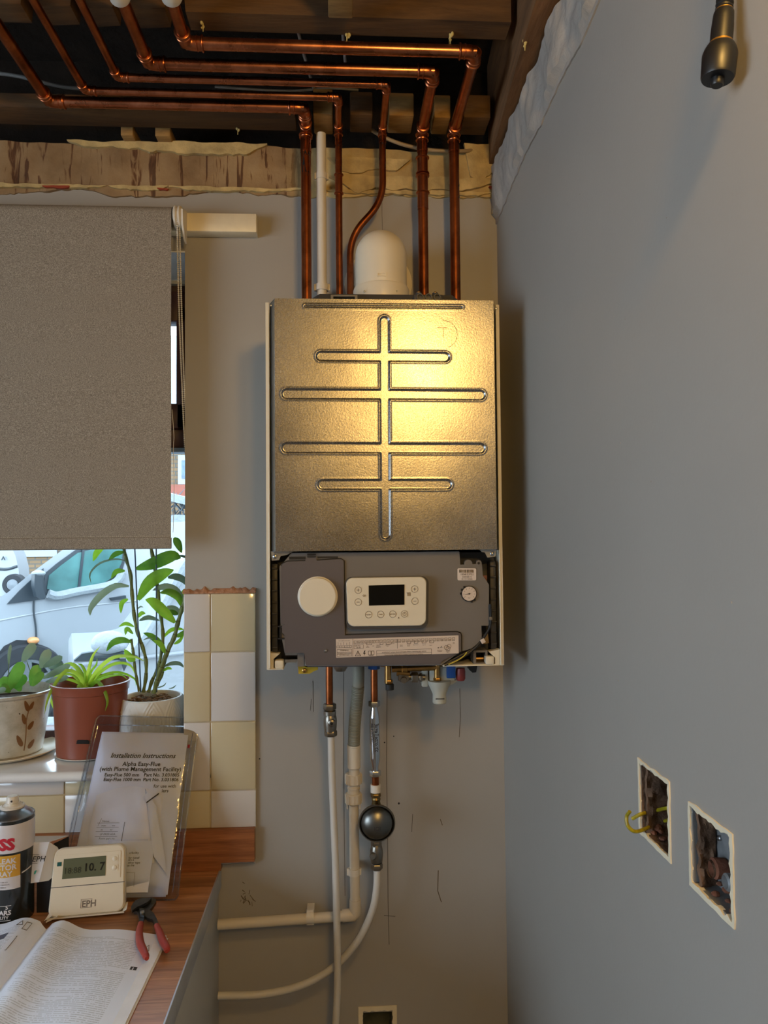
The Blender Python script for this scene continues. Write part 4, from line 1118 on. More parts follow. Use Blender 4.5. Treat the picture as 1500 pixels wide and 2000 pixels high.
# ribbed rails at both sides, brackets under the plate, corner clips
for (a0, a1, nm) in ((531, 543, -1), (957, 969, 1)):
    x0, x1 = q(a0, 1190, -0.24).x, q(a1, 1190, -0.24).x; z0, z1 = q(950, 1268, -0.24).z, q(950, 1096, -0.24).z
    mb = MB().box((x0, -0.243, z0), (x1, -0.20, z1), bev=0.003)
    for k in range(8): zz = z0+0.01+(z1-z0-0.02)*k/7; mb.box((x0+0.001, -0.247, zz), (x1-0.001, -0.243, zz+0.0025))
    mb.build('ribbed_rail', M_dgrey, boiler)
pxprism([(529, 1077), (573, 1077), (560, 1084), (548, 1086), (545, 1094), (531, 1095)], YC-0.004, 0.002, 'plate_bracket', M_steel, boiler)
pxprism([(936, 1073), (969, 1073), (968, 1087), (952, 1089), (947, 1079), (941, 1078)], YC-0.004, 0.002, 'plate_bracket', M_steel, boiler)
screw(q(537, 1087, YC-0.005), 0.0042, boiler); screw(q(961.5, 1081.5, YC-0.005), 0.0042, boiler)
for (x0, x1, s_) in ((524, 552, -1), (947, 977, 1)):
    a = q(x0, 1275, -0.255); b = q(x1, 1307 if s_ < 0 else 1298, -0.255)
    b.z = ZB0+0.001
    mb = MB()
    if s_ < 0: mb.prism([Vector((a.x, -0.255, a.z)), Vector((a.x+0.022, -0.255, a.z-0.002)), Vector((a.x+0.010, -0.255, a.z-0.012)), Vector((a.x+0.010, -0.255, b.z)), Vector((a.x, -0.255, b.z))], (0, 0.02, 0)); mb.box((a.x+0.012, -0.258, b.z), (a.x+0.029, -0.235, b.z+0.016), bev=0.003)
    else: mb.prism([Vector((b.x, -0.255, a.z+0.006)), Vector((b.x-0.022, -0.255, a.z+0.002)), Vector((b.x-0.010, -0.255, a.z-0.010)), Vector((b.x-0.010, -0.255, b.z)), Vector((b.x, -0.255, b.z))], (0, 0.02, 0)); mb.box((b.x-0.029, -0.258, b.z), (b.x-0.012, -0.235, b.z+0.016), bev=0.003)
    mb.build('corner_clip', M_cream, boiler)
for ra, rb in ((BXL, q(553, 1300).x), (q(866, 1300).x, BXR)): MB().box((ra, -0.255, ZB0-0.0015), (rb, -0.01, ZB0+0.0015), bev=0.0005).build('bottom_rail', M_cream, boiler)
MB().tube([W(a, b, y=YC-0.0006) for a, b in ((549, 1106), (553, 1099.5), (561, 1095.5), (595, 1094.5), (620, 1093.5), (666, 1090.5), (672.5, 1095), (675, 1239), (892, 1233), (900, 1236), (902, 1242), (902, 1274))], 0.0009, 6).build('cover_seam', M_black, boiler)
# grey cable box at bottom right, zinc bracket bottom left, wires
c0 = q(925, 1299, -0.25); c1 = q(952, 1270, -0.25)
MB().ring([Vector((a, -0.250, b)) for a, b in ((c0.x, c0.z), (c1.x, c0.z), (c1.x, c1.z), (c0.x, c1.z))], [Vector((a, -0.250, b)) for a, b in ((c0.x+.005, c0.z+.004), (c1.x-.004, c0.z+.004), (c1.x-.004, c1.z-.004), (c0.x+.005, c1.z-.004))], (0, 0.035, 0)).build('cable_box', M_grey, boiler)
MB().tube([(c0.x+0.006, -0.23, c0.z+0.009), (c1.x-0.005, -0.23, c0.z+0.009)], 0.005, 12).build('brass_stub', M_brass, boiler)
c0 = q(556, 1296, -0.25); c1 = q(581, 1278, -0.25); mb = MB(); mb.box((c0.x, -0.24, c0.z), (c1.x, -0.21, c0.z+0.006)); mb.box((c0.x, -0.235, c1.z-0.004), (c1.x, -0.21, c1.z)); mb.box((c0.x, -0.212, c0.z), (c1.x, -0.209, c1.z))
mb.build('zinc_bracket', M_steel, boiler)
pxbox(581, 1276, 594, 1302, -0.250, 0.02, 'grey_bracket', M_grey, boiler)
def wire(pts, r, m, name, y=-0.27): MB().tube(smooth_path([W(a, b, y=y) for a, b in pts], 8), r, 8).build(name, m, boiler)
wire([(957, 1180), (958, 1200), (957, 1222), (948, 1240), (935, 1258), (915, 1276), (890, 1290), (868, 1299)], 0.0026, M_black, 'harness', -0.268)
wire([(955, 1228), (943, 1248), (925, 1266), (900, 1280), (872, 1295)], 0.0020, M_black, 'harness', -0.262)
wire([(912, 1274), (905, 1282), (893, 1290), (876, 1298)], 0.0010, mat('yellow_wire', rgb(186, 170, 50), 0.4), 'yellow_wire', -0.272)
c = W(943, 1252, y=-0.270); Mr = Matrix.Translation(c) @ Matrix.Rotation(math.radians(-28), 4, 'Y')
MB().box((-0.0042, -0.003, -0.0042), (0.0042, 0.003, 0.0042), Mr, 0.0008).build('wire_clip', M_label, boiler)
c = W(958, 1208, y=-0.270); MB().box(c-Vector((.003, .003, .003)), c+Vector((.003, .003, .003)), None, .0006).build('wire_clip', M_grey, boiler)
pxprism([(944, 1240), (953, 1236), (955, 1256), (945, 1258)], -0.245, 0.004, 'brass_plate', M_brass, boiler)

# ---- valves under the case
yv = -0.16
def V(a, b, y=yv): return W(a, b, y=y)
M_yel = mat('yellow_lever', rgb(188, 160, 40), 0.45); M_blu = mat('blue_lever', rgb(26, 78, 148), 0.45); M_red = mat('red_lever', rgb(136, 52, 48), 0.45)
M_valve = mat('pale_filter_body', rgb(176, 178, 168), 0.5)
lev = pxprism([(582, 1302), (621, 1302), (621, 1308), (613, 1311), (605, 1316), (583, 1316)], -0.23, 0.008, 'gas_lever', M_yel, boiler)
screw(W(594.5, 1309.5, y=-0.231), 0.0045, boiler, M_brass)
# brass filling loop
mb = MB()
mb.tube([V(757.5, 1300), V(757.5, 1334)], 0.0068, 16); mb.tube([V(765, 1307), V(852, 1303)], 0.0066, 16); mb.tube([V(854, 1296), V(854, 1332)], 0.0066, 16)
mb.hexnut(V(759.5, 1331), (0, 0, 1), 0.0082, 0.008); mb.hexnut(V(854, 1327), (0, 0, 1), 0.0082, 0.008); mb.lathe([(.008, -.006), (.0095, -.005), (.0095, .005), (.008, .006)], V(790, 1306), (1, 0, 0), 14)
mb.tube([V(775, 1313), V(800, 1315)], 0.0075, 14)
mb.build('filling_loop', M_brass, boiler)
mb = MB()
for (a, b) in ((761, 1341), (855.5, 1335)): mb.lathe([(0, -.0065), (.0085, -.0065), (.0088, .005), (.007, .006), (0, .006)], V(a, b, yv-0.003), (0, 0, 1), 16)
mb.build('blanking_cap', M_rubber, boiler)
mb = MB(); mb.hexnut(V(788, 1322), (0, -1, 0), 0.013, 0.012); mb.lathe([(0, .012), (.006, .012), (.007, .006)], V(788, 1327, yv-0.004), (0, -1, 0), 14); mb.hexnut(V(810, 1323), (1, 0, 0), 0.0105, 0.014); mb.tube([V(796, 1322), V(830, 1323)], 0.006, 14); mb.hexnut(V(822, 1323), (1, 0, 0), 0.0085, 0.006)
mb.build('isolating_union', M_nickel, boiler)
mb = MB(); k1 = 1/ppm(yv)
mb.box(V(824, 1342), V(836, 1304)+Vector((0, 0.03, 0)), bev=0.002); mb.box(V(838, 1338), V(889, 1300)+Vector((0, 0.035, 0)), bev=0.006)
c = V(858, 1335); mb.lathe([(0, -38*k1), (12*k1, -38*k1), (13.5*k1, -36*k1), (13*k1, -20*k1), (19*k1, -6*k1), (22*k1, 0), (22*k1, 6*k1), (0, 6*k1)], c, (0, 0, 1), 28)
mb.prism([V(872, 1330), V(895, 1329), V(885, 1336), V(872, 1341)], (0, 0.004, 0))
mb.build('system_filter', M_valve, boiler)
pxbox(851, 1364, 868, 1366.5, yv-13.5*k1, 0.002, 'filter_slot', M_dgrey, boiler)
pxbox(873, 1296, 890, 1325, yv-0.01, 0.008, 'blue_lever', M_blu, boiler, 0.002)
mb = MB(); c = V(899.5, 1315); mb.lathe([(0, -14*k1), (7*k1, -14*k1), (9.5*k1, -10*k1), (9.5*k1, 4*k1), (8*k1, 10*k1), (0, 10*k1)], c, (0, 0, 1), 18); mb.build('red_relief_cap', M_red, boiler)
pxprism([(913, 1297), (933, 1297), (930, 1313), (923, 1314), (916, 1308)], yv, 0.02, 'black_valve_cap', M_black, boiler)
MB().box(V(742, 1303), V(930, 1292)+Vector((0, 0.06, 0)), None, 0.003).build('valve_manifold', M_brass, boiler)
mb = MB(); mb.lathe([(0, -.012), (.010, -.010), (.015, -.002), (.016, .006), (0, .006)], W(665, 1301, y=-0.14), (0, 0, 1), 20); mb.build('drain_plug', M_nickel, boiler)
# ------------------------------------------------------------------ services below the boiler
M_pipew = mat('white_polymer_pipe', rgb(200, 196, 188), 0.42, var=0.04)
M_pvc = mat('cream_pvc', rgb(206, 196, 178), 0.4, var=0.04)
yl_ = -0.085
P = lambda a, b, y=yl_: W(a, b, y=y)
# gas supply: copper stub, ball valve, long white plastic pipe
g0 = P(643, 1296); root = thing('supply_pipe', 'straight white plastic pipe below a nickel ball valve, left of the grey hose', 'pipe', g0)
MB().tube([P(643, 1298), P(643.5, 1378)], 0.0076, 20).build('copper_stub', M_copper_t, root)
vmb = MB()
vmb.hexnut(P(644, 1380), (0, 0, 1), 0.0140, 0.013); vmb.lathe([(.010, -.006), (.0135, -.004), (.0135, .004), (.010, .006)], P(644, 1392), (0, 0, 1), 24)
vmb.lathe([(.0095, -.024), (.0125, -.021), (.0135, -.012), (.0145, 0), (.0135, .010), (.011, .016)], P(645, 1409), (0, 0, 1), 24)
vmb.hexnut(P(646, 1424), (0, 0, 1), 0.0115, 0.006); vmb.hexnut(P(646, 1432), (0, 0, 1), 0.0138, 0.012)
vmb.lathe([(0, .0185), (.0055, .0185), (.0075, .017), (.0085, .008)], P(648, 1409), (0, -1, 0), 20)
bv = vmb.build('ball_valve', M_nickel, root)
MB().lathe([(0, .0005), (.0035, .0005), (.0035, 0)], P(648, 1409)+Vector((0, -.0187, 0)), (0, -1, 0), 6).build('valve_slot', M_black, bv)
pp = smooth_path([P(646.5, 1434), P(648, 1500), P(651, 1580), P(655, 1680), P(657.5, 1780), P(659, 1860), P(659, 1930), P(655, 2010), P(650, 2080), P(647, 2160)], 8)
MB().tube(pp, 0.0076, 20).build('plastic_length', M_pipew, root)

# condensate: corrugated hose, adaptor, coupling, pipe with elbow
h0 = P(700, 1296, -0.07); root = thing('condensate_drain', 'grey corrugated hose running into a cream plastic drain pipe with an elbow', 'drain pipe', h0)
YD = -0.045
path = smooth_path([W(700, 1296, y=-0.09), W(700, 1330, y=-0.085), W(697, 1370, y=-0.075), W(693, 1410, y=-0.065), W(691, 1457, y=YD-.012)], 26)
L = 0; last = path[0]; pts = []; rs = []
# resample evenly for the ribs
acc = [0]
for a, b in zip(path, path[1:]): acc.append(acc[-1]+(b-a).length)
tot = acc[-1]; N = int(tot/0.0007); j = 0
for i in range(N+1):
    s_ = tot*i/N
    while j < len(acc)-2 and acc[j+1] < s_: j += 1
    t = (s_-acc[j])/max(1e-9, acc[j+1]-acc[j]); pts.append(path[j].lerp(path[j+1], t))
    ph = s_/0.0039*2*math.pi
    f = s_/tot
    rs.append((0.0128 if f < 0.26 else 0.0118)+(0.0 if f < 0.26 else 0.0017*math.copysign(min(1, abs(math.sin(ph))*1.8), math.sin(ph))))
MB().tube(pts, rs, 20).build('corrugated_hose', mat('grey_flexible_hose', rgb(138, 138, 126), 0.5, var=0.05), root, ang=70)
def cyl(px0, py0, px1, py1, r0, r1=None, y=YD, m=M_pvc, name='socket', n=28, bev=0.001):
    a = W(px0, py0, y=y); b = W(px1, py1, y=y); r1 = r1 or r0; L = (b-a).length
    return MB().lathe([(0, 0), (r0-bev, 0), (r0, bev), (r1, L-bev), (r1-bev, L), (0, L)], a, b-a, n).build(name, m, root)
cyl(691, 1454, 691.5, 1500, 0.0148, 0.0142, name='hose_adaptor', y=YD-.010); cyl(691.5, 1498, 691.5, 1514, 0.0115, y=YD-.006, name='neck')
def nut_ribbed(px, py0, py1, r, name='compression_nut'):
    a = W(px, py0, y=YD); b = W(px, py1, y=YD); L = (b-a).length
    mb = MB().lathe([(0, 0), (r-.0015, 0), (r, .0015), (r, L-.0015), (r-.002, L), (0, L)], a, b-a, 32)
    for k in range(12):
        t = 2*math.pi*k/12; d = Vector((math.cos(t), math.sin(t), 0)); mb.box(Vector((-.0012, -.0012, -L*0.42)), Vector((.0012, .0012, L*0.42)), Matrix.Translation((a+b)/2+d*r) @ Matrix.Rotation(t, 4, 'Z'))
    mb.build(name, M_pvc, root)
nut_ribbed(690.5, 1510, 1531, 0.0178); cyl(691, 1530, 690.5, 1552, 0.0130, name='coupling_body'); cyl(691, 1536, 691, 1541, 0.0142, name='coupling_rib'); nut_ribbed(690.5, 1549, 1569, 0.0178)
for dx in (-12.5, 12.5):
    a = W(690.5+dx, 1574, y=YD); MB().box(a-Vector((.0014, .004, .006)), a+Vector((.0014, .004, .008)), None, .0005).build('coupling_lug', M_pvc, root)
c_el = W(694, 1787, y=YD); c_end = W(426, 1806, y=YD)
MB().tube([W(690.5, 1566, y=YD), c_el+Vector((0, 0, 0.018))], 0.0108, 24).build('down_pipe', M_pvc, root)
MB().tube([c_el+Vector((-0.018, 0, -0.0012)), c_end], 0.0108, 24).build('fall_pipe', M_pvc, root)
A_ = c_el+Vector((0, 0, 0.022)); B_ = c_el+(c_end-c_el).normalized()*0.028
MB().tube([A_+Vector((0, 0, .012)), A_, c_el+Vector((0, 0, .004)), c_el+Vector((-.003, 0, .0005)), B_], [.0125, .0128, .0132, .0132, .0128], 28).build('elbow_fitting', M_pvc, root, ang=60)
pipe_clip(691.5, 1702, YD, 0.0108, root); pipe_clip(606, 1791, YD, 0.0108, root, axis='x')

# cold main: copper stub, chrome scale inhibitor, shock arrestor, valve and flexible pipe
yc_ = -0.085
P = lambda a, b, y=yc_: W(a, b, y=y)
root = thing('cold_supply_pipe', 'supply pipe with chrome scale inhibitor and round silver disc, curving away in white plastic', 'pipe', P(731, 1297))
c = P(730.5, 1301); MB().lathe([(0, -.006), (.0125, -.006), (.0125, .006), (0, .006)], c, (0, 0, 1), 6).build('blue_collar', M_blu, root)
MB().tube([P(730.5, 1304), P(731, 1372)], 0.0076, 20).build('copper_stub', M_copper_t, root)
def nut(px, py, r, h, m, name='compression_nut'): MB().hexnut(P(px, py), (0, 0, 1), r, h).build(name, m, root)
nut(731, 1374, 0.0125, 0.012, M_chrome)
a = P(731, 1380); b = P(733, 1505); L = (b-a).length
sc = MB().lathe([(0.0075, 0), (0.0078, .006), (0.0105, .018), (0.0112, .024), (0.0112, L-.030), (0.0105, L-.022), (0.0078, L-.012), (0.0075, L)], a, b-a, 32).build('scale_inhibitor', M_chrome, root)
mid = (a+b)/2; dwn = (b-a).normalized()
for s, off, sz in (('Boma Electrolytic', 18, .0135), ('scale inhibitor', -24, .0115)):
    def mp(u, v, n_, off=off):
        th = math.radians(off)+(v-.004)/0.0112; q_ = a+dwn*(0.034+u*0.62)
        return q_+Vector((math.sin(th), -math.cos(th), 0))*0.01135
    text_mb(s, mp, sz, bold=0.0003).build('inhibitor_lettering', M_print, sc)
nut(733, 1510, 0.0125, 0.012, M_chrome)
MB().tube([P(733, 1512), P(733.5, 1536)], 0.0076, 20).build('copper_stub', M_copper_t, root)
a = P(733.5, 1532); b = P(733.5, 1547); MB().lathe([(0.0078, 0), (0.0108, 0), (0.0108, (b-a).length), (0.0078, (b-a).length)], a, b-a, 24).build('white_sleeve', M_white, root)
M_dbrass = mat('dull_brass', rgb(124, 104, 66), 0.35, 1.0, var=0.2, vscale=50)
nut(734, 1553, 0.0108, 0.008, M_dbrass); mb = MB().lathe([(.0085, -.010), (.0100, -.006), (.0085, 0), (.0100, .005), (.008, .010)], P(734.5, 1565), (0, 0, 1), 20); mb.build('brass_union', M_dbrass, root)
# shock arrestor: domed disc facing the room
c = P(735.5, 1603, yc_-0.004); R = 36/ppm(yc_-.03)
prof = [(0, 0.034), (R*.10, .0338), (R*.30, .0325), (R*.55, .029), (R*.75, .0235), (R*.86, .0165), (R*.89, .0125), (R*.93, .0165), (R*.98, .0165), (R, .0140), (R, .0105), (R*.96, .0085), (R*.85, .000), (R*.6, -.009), (R*.3, -.013), (0, -.014)]
MB().lathe(prof, c, (0, -1, 0), 56).build('shock_arrestor', mat('satin_nickel', rgb(122, 121, 116), 0.34, 1.0, var=0.12), root, ang=50)
mb = MB()
cc = c+Vector((0, -.0335, -.004))
mb.lathe([(.003, 0), (.003, .0005), (.0042, .0005), (.0042, 0)], cc, (0, -1, 0), 20); mb.lathe([(.006, -.0005), (.006, .0002), (.0068, .0002), (.0068, -.0005)], cc, (0, -1, 0), 20)
mb.build('stamped_rings', M_dgrey, root)
nut(735, 1647, 0.0115, 0.012, M_nickel)
mb = MB().lathe([(.009, -.022), (.0125, -.016), (.0140, -.004), (.0140, .006), (.0115, .016), (.010, .020)], P(735.5, 1667), (0, 0, 1), 24)
mb.lathe([(0, .018), (.0055, .018), (.0075, .016), (.0085, .008)], P(733, 1667), (-0.4, -1, 0), 20)
mb.build('ball_valve', M_nickel, root)
a = P(736, 1683); MB().lathe([(.0095, -.003), (.0115, -.002), (.0115, .002), (.0095, .003)], a, (0, 0, 1), 20).build('black_washer', M_rubber, root)
nut(736, 1692, 0.0128, 0.012, M_nickel)
y2 = -0.055
fp = [P(736.5, 1697), P(736, 1730, -.083), P(729, 1772, -.078), P(712, 1815, -.072), P(688, 1852, -.066), P(655, 1886, -.058), P(610, 1915, y2), P(560, 1933, y2), P(500, 1943, y2), P(426, 1944.5, y2)]
MB().tube(smooth_path(fp, 10), 0.0076, 20).build('flexible_length', M_pipew, root)
# ------------------------------------------------------------------ roller blind on its batten
yb_ = -0.060
bx1 = W(336, 700, y=yb_-.012).x; bz1 = W(200, 396, y=yb_-0.02).z; bz0 = W(200, 1073, y=yb_).z
def weave():
    t = NT('blind_linen_weave'); v1 = t.coord((420, 420, 1400)); v2 = t.coord((1700, 1700, 380)); v = t.coord()
    a = t.noise(v1, 1.0, 3, 0.6); b = t.noise(v2, 1.0, 3, 0.6)
    f = t.math('ADD', t.math('MULTIPLY', a, 0.5), t.math('MULTIPLY', b, 0.5))
    t.link(t.ramp(f, [(0.36, rgb(94, 86, 76)), (0.50, rgb(136, 127, 114)), (0.64, rgb(184, 174, 158))]), t.b.inputs['Base Color'])
    t.b.inputs['Roughness'].default_value = 0.9
    t.bump(f, 0.5, 0.0006); return t.m
M_blind = weave()
blind = thing('roller_blind', 'grey-brown woven roller blind pulled two thirds down over the window', 'blind', (-0.95, yb_, bz0))
Rr = 0.021; zr = bz1-Rr; yr = yb_-0.0
prof = []
for k in range(9):
    t = math.radians(60+120*k/8.0); prof.append((yr+Rr*math.cos(t+0)*-1*-1, zr+Rr*math.sin(t)))
prof = [(yr+Rr*math.cos(math.radians(a)), zr+Rr*math.sin(math.radians(a))) for a in range(40, 181, 14)]
yf_ = prof[-1][0]
prof += [(yf_+0.001*math.sin(k*0.9), zr-(zr-bz0-0.026)*k/14) for k in range(1, 15)]
prof += [(yf_-0.002, bz0+0.024), (yf_-0.003, bz0+0.012), (yf_-0.002, bz0+0.002), (yf_+0.002, bz0), (yf_+0.006, bz0+0.003), (yf_+0.006, bz0+0.024)]
def fb(u, v):
    i = min(int(v*(len(prof)-1)), len(prof)-2); t = v*(len(prof)-1)-i
    y = prof[i][0]*(1-t)+prof[i+1][0]*t; z = prof[i][1]*(1-t)+prof[i+1][1]*t
    return Vector((-1.72+(bx1+1.72)*u, y, z))
MB().sheet(fb, 6, len(prof)-1, (0, -1, 0), 0.0007).build('fabric', M_blind, blind)
mb = MB(); z = bz0+0.027; x = -1.70
while x < bx1-0.003: mb.box((x, yf_-0.0009, z), (x+0.0022, yf_-0.0002, z+0.0006)); x += 0.0042
s = mb.build('hem_stitching', mat('pale_thread', rgb(196, 186, 166), 0.8), blind); s['kind'] = 'stuff'
MB().lathe([(0, 0), (Rr-.001, 0), (Rr-.001, bx1+1.715), (0, bx1+1.715)], (-1.72, yr, zr), (1, 0, 0), 24).build('roller_tube', M_steel, blind)
# end bracket
c = Vector((bx1+0.003, yr, zr))
mb = MB()
mb.lathe([(0, 0), (.0225, 0), (.0245, .002), (.0245, .005), (.021, .006), (.021, .009), (.0245, .010), (.0245, .014), (.020, .018), (0, .018)], c, (1, 0, 0), 32)
mb.prism([c+Vector((.018, .012, .022)), c+Vector((.018, -.022, .010)), c+Vector((.018, -.018, -.022)), c+Vector((.018, .004, -.046)), c+Vector((.018, .0235, -.050)), c+Vector((.018, .0235, .022))], (0.004, 0, 0))
mb.build('end_bracket', M_white, blind)
# bead chain: two strands tied back into the window opening
chain = MB()
def strand(pts, n):
    path = smooth_path(pts, 20); acc = [0]
    for a, b in zip(path, path[1:]): acc.append(acc[-1]+(b-a).length)
    j = 0
    for i in range(n):
        s_ = acc[-1]*i/(n-1)
        while j < len(acc)-2 and acc[j+1] < s_: j += 1
        t = (s_-acc[j])/max(1e-9, acc[j+1]-acc[j]); chain.sphere(path[j].lerp(path[j+1], t), 0.0021, 7, 5)
    chain.tube(path, 0.0006, 5)
strand([W(346, 432, y=-0.075), W(347, 500, y=-0.065), W(349.5, 600, y=-0.045), W(354, 720, y=-0.02), W(361, 868, y=0.010), W(372, 1010, y=0.030)], 150)
strand([W(350.5, 432, y=-0.065), W(352, 500, y=-0.055), W(354.5, 600, y=-0.035), W(358.5, 720, y=-0.01), W(365, 868, y=0.018), W(374, 1010, y=0.035)], 150)
s = chain.build('bead_chain', M_white, blind); s['kind'] = 'stuff'
MB().tube(smooth_path([W(336, 800, y=-0.04), W(339.5, 850, y=-0.04), W(338.5, 880, y=-0.04), W(340, 960, y=-0.04), W(338, 1040, y=-0.055)], 8), 0.0006, 5).build('loose_thread', M_white, blind)
# painted batten carrying the blind
b0 = W(352, 451, y=-0.036); b1 = W(501, 417, y=-0.036)
o = MB().box((-1.745, -0.036, b0.z), (b1.x, -0.001, b1.z), None, 0.0025).build('blind_batten', M_whitepaint); tag(o, 'white-painted wooden batten sticking out to the right of the blind bracket', 'batten')

# ------------------------------------------------------------------ pots on the sill
M_crackle = None
def crackle():
    t = NT('crackle_glaze'); v = t.coord(); vo = t.node('ShaderNodeTexVoronoi'); vo.feature = 'DISTANCE_TO_EDGE'; vo.inputs['Scale'].default_value = 90; t.link(v, vo.inputs['Vector'])
    n = t.noise(v, 22, 6, 0.7); sp = t.noise(v, 120, 3)
    c = t.ramp(n, [(0.3, rgb(170, 166, 150)), (0.6, rgb(196, 194, 182))]); s_ = t.ramp(sp, [(0.26, rgb(96, 82, 60)), (0.32, (1, 1, 1, 1))])
    t.link(t.mix(1.0, c, s_, 'MULTIPLY'), t.b.inputs['Base Color']); t.b.inputs['Roughness'].default_value = 0.22; t.bump(vo.outputs[0], 0.05, 0.001); return t.m
M_crackle = crackle()
M_terra = mat('terracotta_plastic', rgb(138, 74, 54), 0.34, var=0.05)
M_pot = mat('matt_white_pot', rgb(214, 214, 208), 0.5, var=0.03)
M_saucer = mat('cream_saucer', rgb(224, 214, 190), 0.25, var=0.03)
M_soil = mat('potting_soil', rgb(62, 46, 34), 0.95, var=0.5, vscale=120, bump=1.0, bscale=150, bdist=0.004)
M_bark = mat('bark_chips', rgb(120, 96, 70), 0.9, var=0.35, vscale=60)
def leaf_mat(name, dark, light, trans=0.3, rough=0.4):
    t = NT(name); v = t.coord(); n = t.noise(v, 30, 4); oi = t.node('ShaderNodeObjectInfo')
    f = t.math('ADD', t.math('MULTIPLY', n, 0.5), t.math('MULTIPLY', oi.outputs['Random'], 0.5))
    col = t.ramp(f, [(0.25, dark), (0.75, light)])
    t.link(col, t.b.inputs['Base Color']); t.b.inputs['Roughness'].default_value = rough
    tl = t.node('ShaderNodeBsdfTranslucent'); mx = t.node('ShaderNodeMixShader'); mx.inputs[0].default_value = trans
    hs = t.node('ShaderNodeHueSaturation'); hs.inputs['Value'].default_value = 1.5; hs.inputs['Hue'].default_value = 0.485; t.link(col, hs.inputs['Color']); t.link(hs.outputs[0], tl.inputs['Color'])
    t.link(t.b.outputs[0], mx.inputs[1]); t.link(tl.outputs[0], mx.inputs[2]); t.link(mx.outputs[0], t.out.inputs['Surface']); return t.m
M_leaf = leaf_mat('orchid_leaf', rgb(58, 104, 28), rgb(122, 172, 44), 0.45)
M_leafg = leaf_mat('greyish_leaf_back', rgb(84, 108, 84), rgb(120, 142, 116), 0.2)
M_cactus = leaf_mat('cactus_pad', rgb(66, 122, 40), rgb(124, 172, 70), 0.3, 0.35)
M_spider = leaf_mat('spider_leaf', rgb(112, 160, 40), rgb(168, 200, 70), 0.40)
M_cane = mat('orchid_cane', rgb(104, 118, 62), 0.5, var=0.25, vscale=40)

def leaf(pts, w, name, m, parent, y=None, roll=0.0, nu=12, nv=4, prof=None, fold=0.12):
    """leaf along a path of world points, width w (m), tapering"""
    path = smooth_path(pts, max(3, nu//(len(pts)-1))); n = len(path)-1
    def fn(i, j):
        t = i/n; p0 = path[max(i-1, 0)]; p1 = path[min(i+1, n)]; d = (p1-p0).normalized()
        view = (CAM_DIR - d*CAM_DIR.dot(d)).normalized(); side = d.cross(view).normalized()
        side = (side*math.cos(roll)+view*math.sin(roll)).normalized(); nn = d.cross(side)
        f = prof(t) if prof else math.sin(math.pi*min(1, (t*0.94+0.05)))**0.75
        v = j/nv*2-1
        return path[i]+side*(w/2*f*v)+nn*(abs(v)*fold*w*f)
    CAM_DIR = Vector((0.35, -0.93, 0.1))
    mb = MB(); vs = [fn(i, j) for i in range(n+1) for j in range(nv+1)]; ww = nv+1
    fs = [(i*ww+j, (i+1)*ww+j, (i+1)*ww+j+1, i*ww+j+1) for i in range(n) for j in range(nv)]
    return MB().add(vs, fs).build(name, m, parent, ang=80)

# pot 1: crackle-glazed pot with Christmas cactus
c1 = W(18, 1462, z=ZS+.012); c1 = Vector((W(16, 1400, y=0.115).x, 0.115, ZS))
k1_ = 1/ppm(0.115)
sau = MB().lathe([(0, .001), (55*k1_, .001), (80*k1_, .006), (91*k1_, .013), (90*k1_, .0145), (78*k1_, .009), (54*k1_, .005), (0, .005)], c1, (0, 0, 1), 48).build('plant_saucer', M_saucer)
tag(sau, 'cream saucer under the crackle-glazed pot at the left end of the sill', 'saucer')
zr1 = W(18, 1347, y=0.115).z; Hh = zr1-ZS
pot1 = thing('cactus_pot', 'cream crackle-glazed pot with a brown sprig motif, holding a flat-padded cactus', 'potted plant', c1+Vector((0, 0, .0055)))
MB().lathe([(0, .0055), (56*k1_, .0055), (60*k1_, .010), (70*k1_, Hh*.6), (75*k1_, Hh-.010), (80*k1_, Hh-.006), (81*k1_, Hh), (78*k1_, Hh+.001), (72*k1_, Hh-.008), (66*k1_, Hh*.6), (50*k1_, .012), (0, .012)], c1, (0, 0, 1), 64).build('pot', M_crackle, pot1)
MB().lathe([(0, Hh-.022), (71*k1_, Hh-.024)], c1, (0, 0, 1), 40).build('soil', M_soil, pot1)
M_motif = mat('brown_motif_glaze', rgb(124, 88, 48), 0.3)
def on_pot(c, rf_, px, py, off=0.0012):
    """point of a pot surface of radius function rf_(z) seen at px,py"""
    d = ray(px, py); t = 0.5
    for _ in range(4000):
        p_ = CAM+d*t; r = math.hypot(p_.x-c.x, p_.y-c.y)
        if r <= rf_(p_.z)+off: return p_
        t += 0.0005
        if t > 3: return p_
    return p_
def rf1(z):
    h = z-ZS
    return (60+10*(h-.01)/(Hh*.6-.01) if h < Hh*.6 else 70+5*(h-Hh*.6)/(Hh*.4-.01))*k1_
def motif(poly, name, parent, c, rf_, m):
    mb = MB(); P3 = [on_pot(c, rf_, a, b) for a, b in poly]
    ctr = sum(P3, Vector())/len(P3); n = len(P3)
    ctr = on_pot(c, rf_, sum(a for a, b in poly)/n, sum(b for a, b in poly)/n)
    mb.add(P3+[ctr], [(i, (i+1) % n, n) for i in range(n)]); return mb.build(name, m, parent)
def lf(x, y, a, L, w): # small leaf outline
    ca, sa = math.cos(a), math.sin(a); o = []
    for k in range(12):
        t = 2*math.pi*k/12; u = L/2*(1-math.cos(t))/1.0; v = w/2*math.sin(t)*(1.3-0.6*u/L); o.append((x+u*ca-v*sa, y+u*sa+v*ca))
    return o
for (x, y, a, L, w) in ((56, 1390, -1.9, 23, 9), (58, 1386, -1.1, 18, 7), (50, 1415, -1.85, 22, 9), (55, 1425, -1.0, 20, 8), (43, 1458, -2.0, 24, 10), (55, 1462, -1.0, 22, 8)):
    motif(lf(x, y, a, L, w), 'motif_leaf', pot1, c1, rf1, M_motif)
